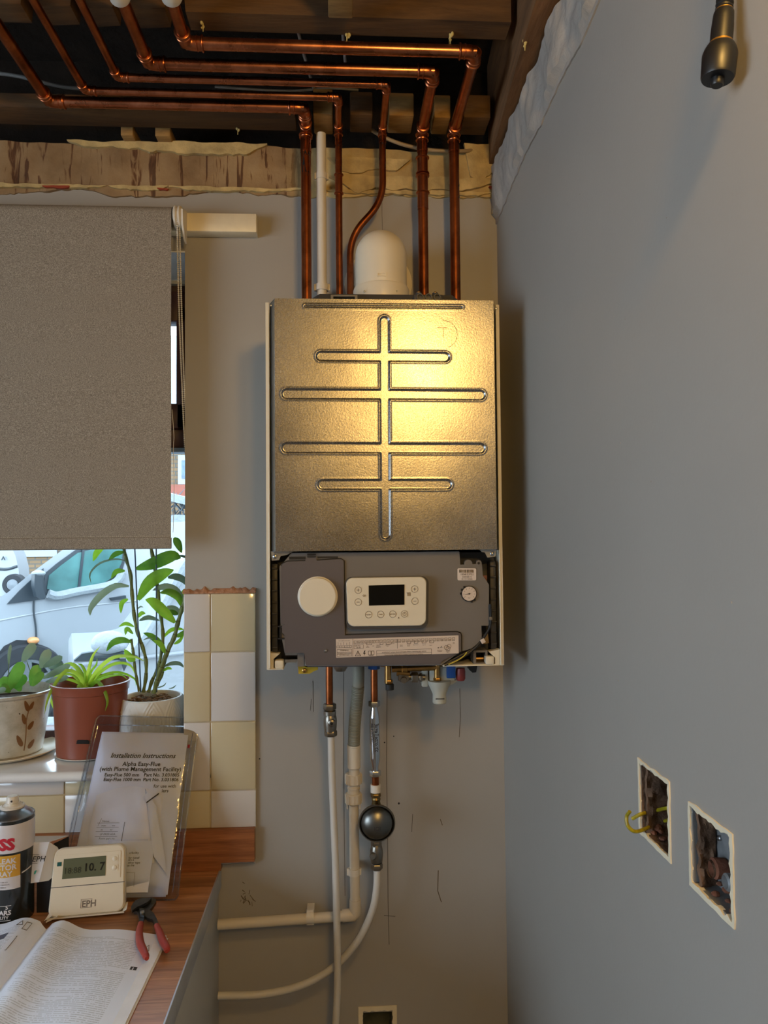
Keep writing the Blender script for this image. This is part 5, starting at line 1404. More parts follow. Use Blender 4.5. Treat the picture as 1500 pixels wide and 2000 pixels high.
st = [on_pot(c1, rf1, a, b) for a, b in ((47, 1466), (50, 1445), (51, 1425), (52, 1405), (56, 1388))]
MB().tube(smooth_path(st, 4), 0.0012, 6).build('motif_stem', M_motif, pot1)
def padp(px, py, y): return W(px, py, y=y)
def pad(b, t, w, y, m=M_cactus, dy=0.0, roll=0.0):
    B_, T_ = padp(*b, y), padp(*t, y+dy); M_ = (B_+T_)/2+Vector((0, -.003, 0))
    leaf([B_, M_, T_], w*k1_, 'cactus_pad', m, pot1, prof=lambda t: (max(0, math.sin(math.pi*min(1, t*0.97+0.03)))**0.42)*(0.55+0.5*t), roll=roll, fold=0.05)
for (b, t, w, y, m, dy) in (((18, 1348), (44, 1292), 27, .10, M_cactus, -.01), ((44, 1292), (68, 1256), 22, .09, M_leafg, .01), ((62, 1340), (74, 1298), 24, .10, M_cactus, .01), ((80, 1305), (96, 1268), 22, .10, M_leafg, .01),
    ((85, 1303), (122, 1282), 17, .09, M_leafg, -.01), ((63, 1340), (84, 1312), 18, .075, M_cactus, -.01), ((28, 1345), (50, 1318), 24, .12, M_cactus, 0), ((-5, 1350), (16, 1322), 22, .10, M_cactus, 0), ((84, 1325), (138, 1298), 16, .10, M_leafg, -.01),
    ((90, 1332), (134, 1322), 14, .085, M_leafg, -.01), ((17, 1300), (21, 1258), 7, .11, M_leafg, 0), ((20, 1352), (4, 1336), 16, .08, M_cactus, 0), ((40, 1350), (34, 1330), 18, .14, M_cactus, 0), ((-30, 1340), (-12, 1290), 22, .11, M_cactus, 0), ((95, 1305), (124, 1296), 12, .12, M_leafg, 0), ((-14, 1352), (12, 1345), 12, .07, M_leafg, -.01)):
    pad(b, t, w, y, m, dy)
MB().tube([padp(16, 1345, .11), padp(17, 1300, .11), padp(16, 1290, .11)], 0.0012, 6).build('cactus_stem', M_leafg, pot1)
MB().tube([padp(62, 1320, .11), padp(52, 1290, .10)], 0.0010, 6).build('cactus_stem', M_leafg, pot1)

# pot 2: terracotta plastic pot with a spider plant, on a white saucer
y2_ = 0.100; c2 = Vector((W(177, 1450, y=y2_).x, y2_, ZS)); k2_ = 1/ppm(y2_)
sau = MB().lathe([(0, .001), (48*k2_, .001), (62*k2_, .006), (63*k2_, .008), (50*k2_, .005), (0, .004)], c2, (0, 0, 1), 40).build('plant_saucer', M_white)
tag(sau, 'shallow white saucer under the brown plastic pot in the middle of the sill', 'saucer')
zr2 = W(177, 1330, y=y2_).z; H2_ = zr2-ZS
pot2 = thing('spider_plant_pot', 'brown plastic pot holding a small spider plant, middle of the three pots', 'potted plant', c2+Vector((0, 0, .0055)))
MB().lathe([(0, .0055), (58*k2_, .0055), (60*k2_, .008), (66.5*k2_, H2_-.030), (67*k2_, H2_-.022), (69*k2_, H2_-.020), (70.5*k2_, H2_-.004), (72*k2_, H2_), (69*k2_, H2_+.001), (66*k2_, H2_-.010), (56*k2_, .010), (0, .010)], c2, (0, 0, 1), 64).build('pot', M_terra, pot2)
MB().lathe([(0, H2_-.030), (64*k2_, H2_-.032)], c2, (0, 0, 1), 40).build('soil', M_soil, pot2)
motif([(149, 1453), (150, 1447), (152, 1445), (171, 1445), (174, 1447), (175, 1453)], 'foot_slot', pot2, c2, lambda z: 60.5*k2_+(z-ZS)*0.05, M_black)
def sleaf(pts, w, ys=None):
    ys = ys or [y2_]*len(pts)
    leaf([W(a, b, y=yy) for (a, b), yy in zip(pts, ys)], w*k2_, 'leaf', M_spider, pot2, prof=lambda t: (1-t**3)*0.9+0.1*(1-t), nu=18, fold=0.25, nv=2)
S_ = [([(168, 1342), (173, 1310), (182, 1280), (196, 1262)], 7, (.10, .10, .11, .12)), ([(172, 1342), (190, 1310), (222, 1284), (262, 1283), (283, 1292)], 8, (.10, .09, .07, .05, .05)),
      ([(172, 1342), (192, 1316), (225, 1296), (255, 1300), (268, 1328)], 7, (.10, .10, .11, .12, .12)), ([(172, 1343), (195, 1322), (230, 1313), (262, 1325), (266, 1342)], 6, (.10, .12, .14, .15, .15)),
      ([(166, 1342), (155, 1320), (130, 1310), (105, 1340), (92, 1370), (87, 1396)], 8, (.10, .09, .07, .05, .04, .035)), ([(166, 1344), (150, 1332), (125, 1326), (106, 1332)], 6, (.10, .09, .08, .08)),
      ([(165, 1340), (158, 1315), (142, 1298), (124, 1300), (112, 1312)], 9, (.10, .12, .14, .15, .15)), ([(174, 1343), (188, 1332), (202, 1345), (210, 1370), (205, 1390)], 8, (.10, .07, .035, .025, .025)),
      ([(170, 1340), (168, 1318), (160, 1300), (150, 1296)], 7, (.10, .10, .11, .12)), ([(162, 1345), (153, 1340), (151, 1356)], 5, (.08, .05, .04)), ([(172, 1342), (200, 1325), (235, 1318), (252, 1330)], 5, (.1, .09, .08, .08)),
      ([(164, 1342), (140, 1318), (108, 1322), (95, 1345)], 5, (.10, .11, .11, .11)), ([(170, 1338), (178, 1312), (188, 1298), (190, 1285)], 5, (.10, .10, .10, .10))]
for pts, w, ys in S_: sleaf(pts, w, ys)
sleaf([(107, 1385), (100, 1368), (98, 1350)], 5, (.15, .15, .15))

# pot 3: white embossed pot with an orchid and two stakes
y3_ = 0.125; c3 = Vector((W(296, 1430, y=y3_).x, y3_, ZS)); k3_ = 1/ppm(y3_)
zr3 = W(295, 1360, y=y3_).z; H3_ = zr3-ZS
pot3 = thing('orchid_pot', 'white pot embossed with pointed ovals, holding a tall cane orchid, rightmost on the sill', 'potted plant', c3)
def r3(z): 
    t = max(0, min(1, (z-ZS)/H3_)); return (55+9*math.sin(math.pi*(0.25+0.55*t))-3.0*t)*k3_
mb = MB(); n_a = 220; n_z = 60
def emb(a, t):
    # rows of nested pointed ovals
    cells = 9; u = (a/(2*math.pi)*cells) % 1-0.5; v = (t-0.62)/0.62
    w = max(0.0, math.cos(max(-1, min(1, v*1.25))*math.pi/2))**1.3*0.48
    d = abs(u)-w; h = 0
    for off in (0.0, 0.14, 0.27, 0.38):
        if w-off > -0.02: h = max(h, math.exp(-((abs(u)-(w-off))/0.028)**2)*(1 if w-off > 0 else 0))
    return h*0.0022
vs = []
for i in range(n_z+1):
    t = i/n_z; z = ZS+0.0005+t*(H3_-.0005)
    for k in range(n_a):
        a = 2*math.pi*k/n_a; r = r3(z)+emb(a+0.25, t); vs.append(Vector((c3.x+r*math.cos(a), c3.y+r*math.sin(a), z)))
fs = [(i*n_a+k, i*n_a+(k+1) % n_a, (i+1)*n_a+(k+1) % n_a, (i+1)*n_a+k) for i in range(n_z) for k in range(n_a)]
mb.add(vs, fs); rt = r3(zr3)
mb.lathe([(rt, H3_), (rt-.001, H3_+.0015), (rt-.005, H3_+.0015), (rt-.006, H3_-.002), (rt-.008, 0.02), (0, .02)], c3, (0, 0, 1), 56); mb.lathe([(0, 0), (r3(ZS), 0)], c3, (0, 0, 1), 40)
mb.build('pot', M_pot, pot3, ang=75)
MB().lathe([(0, H3_-.012), (rt-.007, H3_-.014)], c3, (0, 0, 1), 40).build('soil', M_soil, pot3)
mb = MB(); r_ = random.Random(2)
for k in range(60):
    a = r_.uniform(0, 6.28); rr = (rt-.014)*math.sqrt(r_.random()); p_ = c3+Vector((math.cos(a)*rr, math.sin(a)*rr, H3_-.010))
    b = r_.uniform(0, 6.28); d = Vector((math.cos(b), math.sin(b), r_.uniform(-.2, .5)))*r_.uniform(.006, .013)
    mb.tube(smooth_path([p_-d, p_+Vector((0, 0, .004)), p_+d], 3), r_.uniform(.0012, .0024), 6)
o = mb.build('bark', M_bark, pot3); o['kind'] = 'stuff'
def Y3(a, b, y=y3_): return W(a, b, y=y)
def cane(pts, r, y=y3_, name='cane'):
    pth = smooth_path([Y3(a, b, y) for a, b in pts], 10); n = len(pth)
    mb = MB().tube(pth, [r*(1+0.16*math.cos(i*0.62)) for i in range(n)], 10)
    mb.build(name, M_cane, pot3)
    mb = MB()
    for i in range(8, n-4, 10):
        d = (pth[i+1]-pth[i-1]).normalized(); MB().lathe([(r*.95, -.0006), (r*1.18, 0), (r*.95, .0006)], pth[i], d, 10).build('node_ring', M_soil, pot3)
cane([(240, 1060), (246, 1090), (255, 1122), (258, 1160), (262, 1200), (268, 1232), (278, 1262), (285, 1290), (285, 1322), (280, 1352)], 0.0042)
cane([(291, 1050), (298, 1085), (303, 1110), (308, 1150), (314, 1200), (318, 1235), (317, 1262), (310, 1300), (297, 1330), (290, 1352)], 0.0042, .135)
cane([(362, 1165), (355, 1190), (347, 1218), (340, 1245), (325, 1278), (313, 1308), (306, 1332), (300, 1354)], 0.0050, .11)
cane([(256, 1248), (260, 1272), (263, 1300), (267, 1325), (272, 1350)], 0.0032, .12)
cane([(340, 1245), (330, 1262), (322, 1290), (316, 1318), (306, 1340)], 0.0036, .13)
M_stake = mat('blue_plant_stake', rgb(52, 78, 104), 0.4)
for (a, b) in (((262, 1040), (275, 1352)), ((305, 1040), (306, 1352))):
    MB().tube([Y3(*a, .118), Y3(*b, .118)], 0.0017, 8).build('plant_stake', M_stake, pot3)
def ol(pts, w, y=y3_, m=M_leaf, dy=0.0):
    n = len(pts); P3 = [Y3(a, b, y+dy*i/(n-1)) for i, (a, b) in enumerate(pts)]
    leaf(P3, w*k3_, 'leaf', m, pot3, nu=14, nv=4)
OL = [([(266, 1111), (300, 1100), (335, 1086), (353, 1090)], 25, .115, M_leaf), ([(270, 1172), (290, 1140), (315, 1122), (339, 1113)], 25, .110, M_leaf), ([(342, 1216), (322, 1196), (300, 1176), (284, 1171)], 20, .10, M_leaf),
      ([(340, 1050), (347, 1060), (355, 1080)], 15, .14, M_leaf), ([(349, 1085), (360, 1087), (372, 1092)], 5, .15, M_leafg), ([(328, 1128), (342, 1126), (358, 1132), (370, 1148)], 14, .15, M_leafg),
      ([(358, 1168), (342, 1152), (320, 1146), (298, 1153)], 15, .12, M_leafg), ([(356, 1186), (348, 1166), (330, 1156), (312, 1158)], 15, .11, M_leaf), ([(252, 1145), (226, 1144), (198, 1162), (178, 1186), (176, 1202)], 13, .10, M_leafg),
      ([(202, 1070), (190, 1078), (182, 1096)], 12, .13, M_leaf), ([(242, 1078), (226, 1082), (212, 1094)], 10, .12, M_leaf), ([(248, 1096), (225, 1092), (195, 1100), (176, 1120), (178, 1140)], 4, .12, M_leafg),
      ([(250, 1170), (238, 1178), (236, 1198)], 9, .12, M_leaf), ([(244, 1115), (228, 1116), (217, 1130)], 10, .12, M_leaf), ([(256, 1254), (238, 1250), (220, 1256), (208, 1272)], 13, .10, M_leaf), ([(264, 1290), (254, 1284), (243, 1268)], 14, .11, M_leaf),
      ([(324, 1272), (312, 1256), (295, 1242), (280, 1236)], 12, .13, M_leaf), ([(322, 1276), (315, 1260), (300, 1250)], 10, .10, M_leaf), ([(262, 1224), (246, 1218), (232, 1224)], 7, .12, M_leaf), ([(260, 1238), (248, 1228), (245, 1240)], 8, .12, M_leaf),
      ([(320, 1302), (335, 1296), (350, 1296), (360, 1304)], 8, .12, M_leafg), ([(318, 1311), (328, 1305), (336, 1307)], 6, .12, M_leaf), ([(342, 1242), (352, 1240), (362, 1230)], 9, .13, M_leaf), ([(318, 1246), (332, 1232), (346, 1228), (360, 1230)], 8, .14, M_leaf),
      ([(272, 1212), (290, 1206), (312, 1212)], 9, .14, M_leafg), ([(270, 1206), (276, 1198), (284, 1198)], 8, .13, M_leaf), ([(352, 1196), (340, 1190), (326, 1184)], 14, .15, M_leafg), ([(348, 1200), (338, 1196), (328, 1192)], 10, .14, M_leaf), ([(362, 1150), (360, 1160), (362, 1175)], 12, .15, M_leaf),
      ([(268, 1190), (274, 1185), (280, 1186)], 3, .13, M_leafg), ([(280, 1250), (290, 1246), (300, 1248)], 3, .12, M_leafg), ([(340, 1258), (350, 1252), (359, 1240)], 7, .13, M_leaf), ([(300, 1345), (318, 1340), (325, 1333)], 2.5, .11, M_leafg), ([(330, 1345), (338, 1343), (344, 1338)], 2.5, .11, M_leafg)]
for pts, w, y, m in OL: ol(pts, w, y, m)
# ------------------------------------------------------------------ worktop, upstand, base unit
XE = -0.272; YF0 = -0.66
wt = thing('worktop', 'wood-effect worktop of staves with a metal end strip, left of the boiler pipes', 'worktop', (-1.1, -0.33, ZW-0.04))
MB().box((-2.39, YF0, ZW-0.040), (XE, -0.001, ZW-0.006), None, 0.001).build('core', M_oak, wt)
r_ = random.Random(11); sw = 0.0455; y = -0.001; sm = {}
row = 0
while y > YF0+0.002:
    y1 = max(y-sw, YF0); x = XE-0.0006
    first = True
    while x > -1.15:
        L = r_.uniform(0.22, 0.42) if not first else r_.uniform(0.08, 0.40)
        x0 = max(x-L, -1.15)
        MB().box((x0+0.00015, y1+0.00015, ZW-0.006), (x-0.00015, y-0.00015, ZW)).build('stave', M_oak, wt)
        x = x0; first = False
    y = y1; row += 1
MB().box((-2.39, YF0, ZW-0.006), (-1.15, -0.001, ZW)).build('far_surface', M_oak, wt)
MB().box((XE-0.0008, YF0, ZW-0.040), (XE+0.0025, -0.004, ZW+0.0016), None, 0.0006).build('end_strip', mat('brushed_aluminium', rgb(186, 192, 200), 0.45, 0.5), wt)
zu = W(440, 1621, y=-0.021).z; zu0 = W(470, 1684, y=-0.021).z; xu = W(497, 1650, y=-0.021).x
up_ = MB(); up_.prism([Vector((-2.39, -0.021, ZW+.0008)), Vector((-2.39, -0.021, zu)), Vector((xu, -0.021, zu)), Vector((xu, -0.021, zu0)), Vector((XE+0.004, -0.021, zu0)), Vector((XE+0.004, -0.021, ZW+.0008))], (0, 0.020, 0))
o = up_.build('upstand', M_oakstrip); tag(o, 'wood-effect upstand strip fixed along the wall under the tiles', 'upstand')
def glue(u, v):
    x = XE+0.004+(xu-XE-0.004)*u
    return Vector((x, -0.014+0.006*v, zu0-0.0045-0.004*noise.noise(Vector((x*60, 1, 2)))-0.004*v+0.004))
MB().sheet(glue, 24, 3, (0, 0, 1), 0.004).build('filler_bead', M_palegrey, back)
M_unit = mat('pale_grey_laminate', rgb(176, 178, 176), 0.38, var=0.03)
unit = thing('base_unit', 'pale grey kitchen base unit below the worktop', 'cabinet', (-0.8, -0.3, 0))
MB().box((XE-0.022, -0.60, 0.001), (XE-0.004, -0.003, ZW-0.0415), None, 0.001).build('end_panel', M_unit, unit)
MB().box((-2.38, -0.58, 0.10), (XE-0.023, -0.02, ZW-0.0415)).build('carcass', M_unit, unit)
MB().box((-2.38, -0.52, 0.001), (XE-0.024, -0.50, 0.10)).build('plinth', M_unit, unit)
for k in range(4):
    x1 = XE-0.005-k*0.5; d = MB().box((x1-0.495, -0.620, 0.105), (x1, -0.601, ZW-0.045), None, 0.002).build('door', M_unit, unit)
    MB().tube(fillet([Vector((x1-0.05, -0.62, 0.62)), Vector((x1-0.05, -0.645, 0.62)), Vector((x1-0.05, -0.645, 0.76)), Vector((x1-0.05, -0.62, 0.76))], 0.01, 4), 0.005, 10).build('handle', M_steel, d)

# ------------------------------------------------------------------ aerosol
zw = ZW
ca = W(23, 1790, z=zw); ca.z = zw
dist = ca.y-CAM.y; kA = dist/F_PX; R = 38.5*kA
M_canblk = mat('black_tin_print', rgb(30, 34, 36), 0.25, coat=0.4); M_canwht = mat('white_tin_print', rgb(206, 202, 204), 0.3, coat=0.4)
M_yellow = mat('mustard_print', rgb(206, 158, 50), 0.3); M_redp = mat('red_print', rgb(182, 34, 52), 0.3)
can = thing('aerosol_can', 'black and white leak detector spray can with a yellow label and white nozzle', 'spray can', ca)
zof = lambda py_: W(23, py_, y=ca.y-R).z-zw
z_rim = zof(1606); zs_ = [0.0, zof(1738), zof(1662), z_rim]
MB().lathe([(0, 0.001), (R*.93, 0.0), (R*.99, .002), (R, .005), (R, z_rim-.004), (R*.97, z_rim)], ca, (0, 0, 1), 64).build('body', M_canblk, can)
za = zof(1668)
MB().lathe([(R+.0002, za), (R+.0003, za+.0004), (R+.0003, z_rim-.007), (R+.0001, z_rim-.0065)], ca, (0, 0, 1), 64).build('white_band', M_canwht, can)
MB().lathe([(R*.97, z_rim-.001), (R*1.005, z_rim), (R*1.005, z_rim+.0015), (R*.97, z_rim+.003), (R*.93, z_rim+.002), (R*.80, z_rim+.007), (R*.62, z_rim+.012), (R*.46, z_rim+.015)], ca, (0, 0, 1), 56).build('tin_shoulder', M_steel, can)
zn = z_rim+.013
MB().lathe([(R*.40, zn), (R*.56, zn+.002), (R*.56, zn+.005), (R*.48, zn+.007), (R*.44, zn+.005), (R*.36, zn+.008), (R*.34, zn+.011), (0, zn+.011)], ca, (0, 0, 1), 40).build('valve_cup', M_white, can)
noz = MB().lathe([(R*.27, zn+.009), (R*.29, zn+.010), (R*.27, zn+.022), (R*.24, zn+.0235), (0, zn+.022)], ca, (0, 0, 1), 28).build('nozzle', M_white, can)
MB().lathe([(0, .001), (.0018, .001), (.0018, 0)], ca+Vector((.003, -R*.285, zn+.0165)), (0.2, -1, 0), 12).build('spray_hole', M_dgrey, noz)
# label wraps: angle 0 faces the camera direction; phi measured to the right
def can_pt(phi, z, off=0.0004):
    vdir = (CAM-ca); vdir.z = 0; vdir.normalize(); rt_ = Vector((-vdir.y, vdir.x, 0))
    d = vdir*math.cos(phi)+rt_*math.sin(phi)
    return ca+d*(R+off)+Vector((0, 0, z))
def can_patch(p0, p1, z0, z1, m, name, off=0.0006, tilt=0.0):
    MB().grid(lambda u, v: can_pt(p0+(p1-p0)*u, z0+(z1-z0)*v+tilt*u, off), 20, 2).build(name, m, can)
z = lambda py_: zof(py_)
can_patch(-1.3, 0.35, z(1714), z(1672), M_yellow, 'yellow_label')
can_patch(-1.3, 0.36, z(1738), z(1714), M_canwht, 'white_label')
def can_text(s, phi, zz, size, m, align='LEFT', bold=0.0, name='lettering', sx=1.0):
    text_mb(s, lambda a, b, n_: can_pt(phi+a*sx/R, zz+b, 0.0009), size, align, bold=bold).build(name, m, can)
can_text('LEAK', 0.16, z(1687), .0135, M_canwht, 'RIGHT', .0004); can_text('DETECTOR', 0.18, z(1699.5), .0135, M_canwht, 'RIGHT', .0004); can_text('SPRAY', 0.0, z(1712), .0135, M_canwht, 'RIGHT', .0004)
can_text('ROSS', 0.10, z(1660), .029, M_redp, 'RIGHT', .0016, 'red_lettering')
can_text('5', -0.15, z(1776), .010, M_canwht, 'RIGHT', .0002); can_text('YEARS', -0.03, z(1787), .012, M_canwht, 'RIGHT', .0004); can_text('QUALITY', -0.14, z(1795), .0075, M_canwht, 'RIGHT', .0002)
can_patch(-1.0, -0.03, z(1770), z(1769), M_canwht, 'white_rule'); can_patch(-1.0, -0.05, z(1798.5), z(1797.5), M_canwht, 'white_rule')
can_text('For use on', -0.18, z(1724), .0042, M_print, 'RIGHT'); can_text('all gas pipework', -0.10, z(1729), .0042, M_print, 'RIGHT'); can_text('400ml', -0.25, z(1734.5), .0042, M_print, 'RIGHT')
can_patch(0.42, 0.95, z(1712), z(1709.5), M_canwht, 'arrow_stripe', tilt=.005)

# ------------------------------------------------------------------ carton behind
cb = W(88, 1742, z=zw); 
carton = thing('thermostat_carton', 'small white and black printed carton with an open flap, behind the aerosol', 'box', Vector((cb.x, -0.155, zw)))
x0 = W(66, 1745, y=-0.19).x; x1 = W(100, 1745, y=-0.19).x; zc0 = W(80, 1723, y=-0.19).z; zc1 = W(80, 1640, y=-0.19).z
M_card = mat('white_carton', rgb(214, 216, 222), 0.4, var=0.02); M_cardin = mat('black_carton', rgb(22, 22, 26), 0.5)
MB().box((x0, -0.176, zw+.0005), (x1+0.03, -0.100, zc0-0.002)).build('black_base', M_cardin, carton)
mb = MB()
a0 = W(60, 1725, y=-0.195); a1 = W(76, 1723, y=-0.195); a2 = W(96, 1645, y=-0.185); a3 = W(60, 1647, y=-0.185)
mb.prism([a0, a1, a2, a3], (0, .0012, 0)); b2 = W(96, 1640, y=-0.125); b3 = W(30, 1638, y=-0.125)
f1 = mb.build('front_flap', M_card, carton)
MB().prism([a1, W(95, 1720, y=-0.19), W(118, 1700, y=-0.165), W(122, 1675, y=-0.16), W(112, 1655, y=-0.17), a2], (0, .0012, 0)).build('side_flap', M_card, carton)
MB().prism([a2+Vector((0, 0, .001)), a3+Vector((0, 0, .001)), W(60, 1633, y=-0.110), W(134, 1632, y=-0.110)], (0, 0, -.001)).build('lid', M_card, carton)
MB().prism([W(100, 1650, y=-.155), W(134, 1634, y=-.115), W(134, 1700, y=-.115), W(120, 1720, y=-.14), W(100, 1722, y=-.155)], (0, .001, 0)).build('black_inner', M_cardin, carton)
u_ = (a1-a0).normalized()
text_mb('EPH', lambda a, b, n_: W(62+a-b*(-0.25), 1683-a*0.03-b, y=-.1965), 15, 'LEFT', bold=0.2).build('lettering', M_print, carton)
mb = MB(); 
for A, B_, C_, D_ in ((60, 1669, 76.5, 1669.6), (59, 1686, 73, 1686.6)): mb.prism([W(A, B_, y=-.1965), W(C_, B_, y=-.1965), W(C_, D_, y=-.1965), W(A, D_, y=-.1965)], (0, .0003, 0))
mb.build('letter_frame', M_print, carton)
MB().prism([W(a, b, y=-.1965) for a, b in ((67, 1702), (70, 1700), (72, 1700), (69, 1707), (66, 1708))], (0, .0003, 0)).build('green_logo', mat('teal_print', rgb(40, 140, 120), 0.4), carton)

# ------------------------------------------------------------------ thermostat on its stand
A = W(93, 1793, z=zw+.009); B_ = W(243, 1779, z=zw+.009)
ux = (B_-A); ux.z = 0; wT = ux.length; ux.normalize(); back_dir = Vector((-ux.y, ux.x, 0))
tilt = math.radians(17); uz = (Vector((0, 0, 1))*math.cos(tilt)+back_dir*math.sin(tilt)); un = ux.cross(uz)  # un faces the room
TH = 0.121
def T(u, v, n=0.0): return A+ux*(u*wT)+uz*(v*TH)+un*n
th = thing('room_thermostat', 'cream room thermostat with a green-grey display, leaning on a white stand', 'thermostat', (A+B_)/2-Vector((0, 0, .009)))
M_tcream = mat('warm_cream_plastic', rgb(214, 204, 182), 0.4, var=0.03)
rr_ = rrect(0, 0, 1, TH/wT*1.0, 0.10, 6); rr_ = [(a, b/(TH/wT)) for a, b in rr_]
def slab(sc, n0, n1, sc2=None, name='front', m=M_tcream, bot=1.0):
    n = len(rr_)
    f = lambda p_, s, nn: T(0.5+(p_[0]-.5)*s*(1-0.06*p_[1]), 0.5+(p_[1]-.5)*s, nn)
    L = [f(p_, sc, n0) for p_ in rr_]+[f(p_, sc, n1-.002) for p_ in rr_]+[f(p_, sc2 or sc*.97, n1) for p_ in rr_]
    return MB().add(L, [(i, (i+1) % n, (i+1) % n+n, i+n) for i in range(n)]+[(n+i, n+(i+1) % n, 2*n+(i+1) % n, 2*n+i) for i in range(n)]+[tuple(range(2*n, 3*n)), tuple(range(n-1, -1, -1))]).build(name, m, th)
slab(1.0, -.020, -.004, name='rear_case', m=M_white); slab(.995, -.004, .003, name='front_case')
TX = lambda u, v: (u*(1-0.0)+0, v)
def tquad(u0, v0, u1, v1, n0, n1, name, m, parent=th, bev=0):
    sh = lambda u, v: .5+(u-.5)*(1-0.06*v)
    mb = MB().add([T(sh(u, v), v, n) for n in (n0, n1) for (u, v) in ((u0, v0), (u1, v0), (u1, v1), (u0, v1))], [(0, 1, 2, 3), (7, 6, 5, 4), (0, 4, 5, 1), (1, 5, 6, 2), (2, 6, 7, 3), (3, 7, 4, 0)])
    return mb.build(name, m, parent)
M_lcd = mat('green_grey_lcd', rgb(92, 96, 74), 0.4, var=0.06, spec=0.2)
tquad(.06, .50, .94, .90, .003, .0042, 'display_panel', M_tcream); lcd = tquad(.145, .545, .735, .84, .0042, .0048, 'lcd', M_lcd)
tquad(.0, .425, 1.0, .435, .0028, .0034, 'flap_seam', M_dgrey)
tquad(.06, .74, .12, .80, .0042, .0050, 'teal_badge', mat('teal_plastic', rgb(20, 82, 80), 0.3))
for v in (.60, .735):
    b = tquad(.81, v, .905, v+.105, .0042, .0052, 'button', M_tcream)
    cc = T(.5+(.8575-.5)*(1-.06*v), v+.052, .0052); MB().lathe([(0, .0014), (.0035, .001), (.0048, 0)], cc, un, 20).build('button_dimple', M_tcream, b)
def ttxt(s, u, v, size, m, parent, align='LEFT', bold=0.0, n=.0052, sx=1.0):
    text_mb(s, lambda a, b, n_: T(u, v, n)+ux*(a*sx)+uz*b, size, align, bold=bold).build('lettering', m, parent)
M_lcdseg = mat('lcd_segments', rgb(20, 22, 18), 0.3); M_lcdf = mat('faint_lcd_segments', rgb(52, 56, 42), 0.3)
ttxt('10. 7', .43, .635, .020, M_lcdseg, lcd, bold=.0004); ttxt('18:88', .17, .62, .015, M_lcdf, lcd, bold=.0002)
ttxt('EPH', .435, .115, .0155, M_printg, th, bold=.0005, n=.0032)
for (u0, v0, u1, v1) in ((.42, .10, .57, .106), (.42, .22, .57, .226), (.42, .10, .426, .226), (.565, .10, .57, .226)): tquad(u0, v0, u1, v1, .003, .0034, 'logo_frame', M_printg)
# stand: two splayed feet and a ledge
mb = MB()
mb.prism([T(.0, -.03, .012), T(.14, .03, .012), T(.14, .03, -.03), T(.0, -.03, -.03)], (0, 0, -.003))
mb.prism([T(-.005, .0, .006), T(1.0, .0, .006), T(1.0, .0, -.05)*1, T(-.005, .0, -.05)], (0, 0, -.003))
mb.prism([T(1.0, .0, .005), T(1.03, .02, .004), T(1.035, .12, -.006), T(.99, .10, -.010), T(.97, .0, -.004)], un*-.004)
mb.prism([T(-.03, -.03, .008), T(.02, -.0, .008), T(.10, .06, .0), T(.02, .07, .0)], un*-.004)
mb.prism([T(.1, .0, -.05), T(.9, .0, -.05), T(.8, .5, -.022), T(.2, .5, -.022)], un*-.003)
mb.build('stand', M_white, th)

# ------------------------------------------------------------------ clear document wallet leaning on the sill
TL, TR_, BR, BL = W(190, 1398, y=0.012), W(390, 1402, y=0.012), W(347, 1757, z=zw+.001), W(108, 1762, z=zw+.001)
nrm = ((TR_-TL).cross(BL-TL)).normalized()
if nrm.y > 0: nrm = -nrm
def Q(u, v, n=0.0):
    """u to the right, v down from the top edge"""
    a = TL.lerp(TR_, u); b = BL.lerp(BR, u); p_ = a.lerp(b, v)
    bow = 0.006*math.sin(math.pi*v)
    return p_+nrm*(n+bow)
def clear_mat(name, tint, fac=1.0):
    t = NT(name); tr = t.node('ShaderNodeBsdfTransparent'); gl = t.node('ShaderNodeBsdfGlossy'); mx = t.node('ShaderNodeMixShader'); fr = t.node('ShaderNodeFresnel')
    gl.inputs['Roughness'].default_value = 0.10; fr.inputs['IOR'].default_value = 1.45; tr.inputs['Color'].default_value = tint
    v = t.coord(); n = t.noise(v, 28, 3); bp_ = t.node('ShaderNodeBump'); bp_.inputs['Strength'].default_value = 0.5; bp_.inputs['Distance'].default_value = 0.004; t.link(n, bp_.inputs['Height'])
    t.link(bp_.outputs[0], gl.inputs['Normal']); t.link(bp_.outputs[0], fr.inputs['Normal'])
    t.link(t.math('MULTIPLY', fr.outputs[0], fac), mx.inputs[0]); t.link(tr.outputs[0], mx.inputs[1]); t.link(gl.outputs[0], mx.inputs[2]); t.link(mx.outputs[0], t.out.inputs['Surface']); return t.m
M_clear = clear_mat('clear_vinyl', (0.88, 0.90, 0.93, 1)); M_clear2 = clear_mat('clear_vinyl_seam', (0.90, 0.92, 0.96, 1), 2.5)
M_paper = mat('bright_paper', rgb(222, 230, 254), 0.6, var=0.03, vscale=3); M_paper2 = mat('second_paper', rgb(212, 220, 246), 0.6, var=0.03)
wal = thing('document_wallet', 'clear plastic wallet of installation instructions leaning against the window sill', 'wallet', (BL+BR)/2)
MB().grid(lambda u, v: Q(u, v, .004+.0185*math.sin(math.pi*min(1, max(0, u)))**.35*min(1, v*4, (1.001-v)*9)+.002*math.sin(u*9+v*4)*math.sin(math.pi*u)+.002*math.sin(v*17)*math.sin(math.pi*u)), 24, 30).build('front_sheet', M_clear, wal, ang=80)
MB().grid(lambda u, v: Q(u, v, -.003), 8, 10).build('rear_sheet', M_clear, wal, ang=80)
mb = MB()
cr = [Q(0.03, 0.0, .002), Q(.97, 0.0, .002), Q(1.0, .02, .002), Q(1.0, .98, .002), Q(.98, 1.0, .002), Q(0.02, 1, .002), Q(0, .98, .002), Q(0, .02, .002), Q(0.03, 0, .002)]
pth = []
for a, b in zip(cr, cr[1:]): pth += [a.lerp(b, k/8) for k in range(8)]
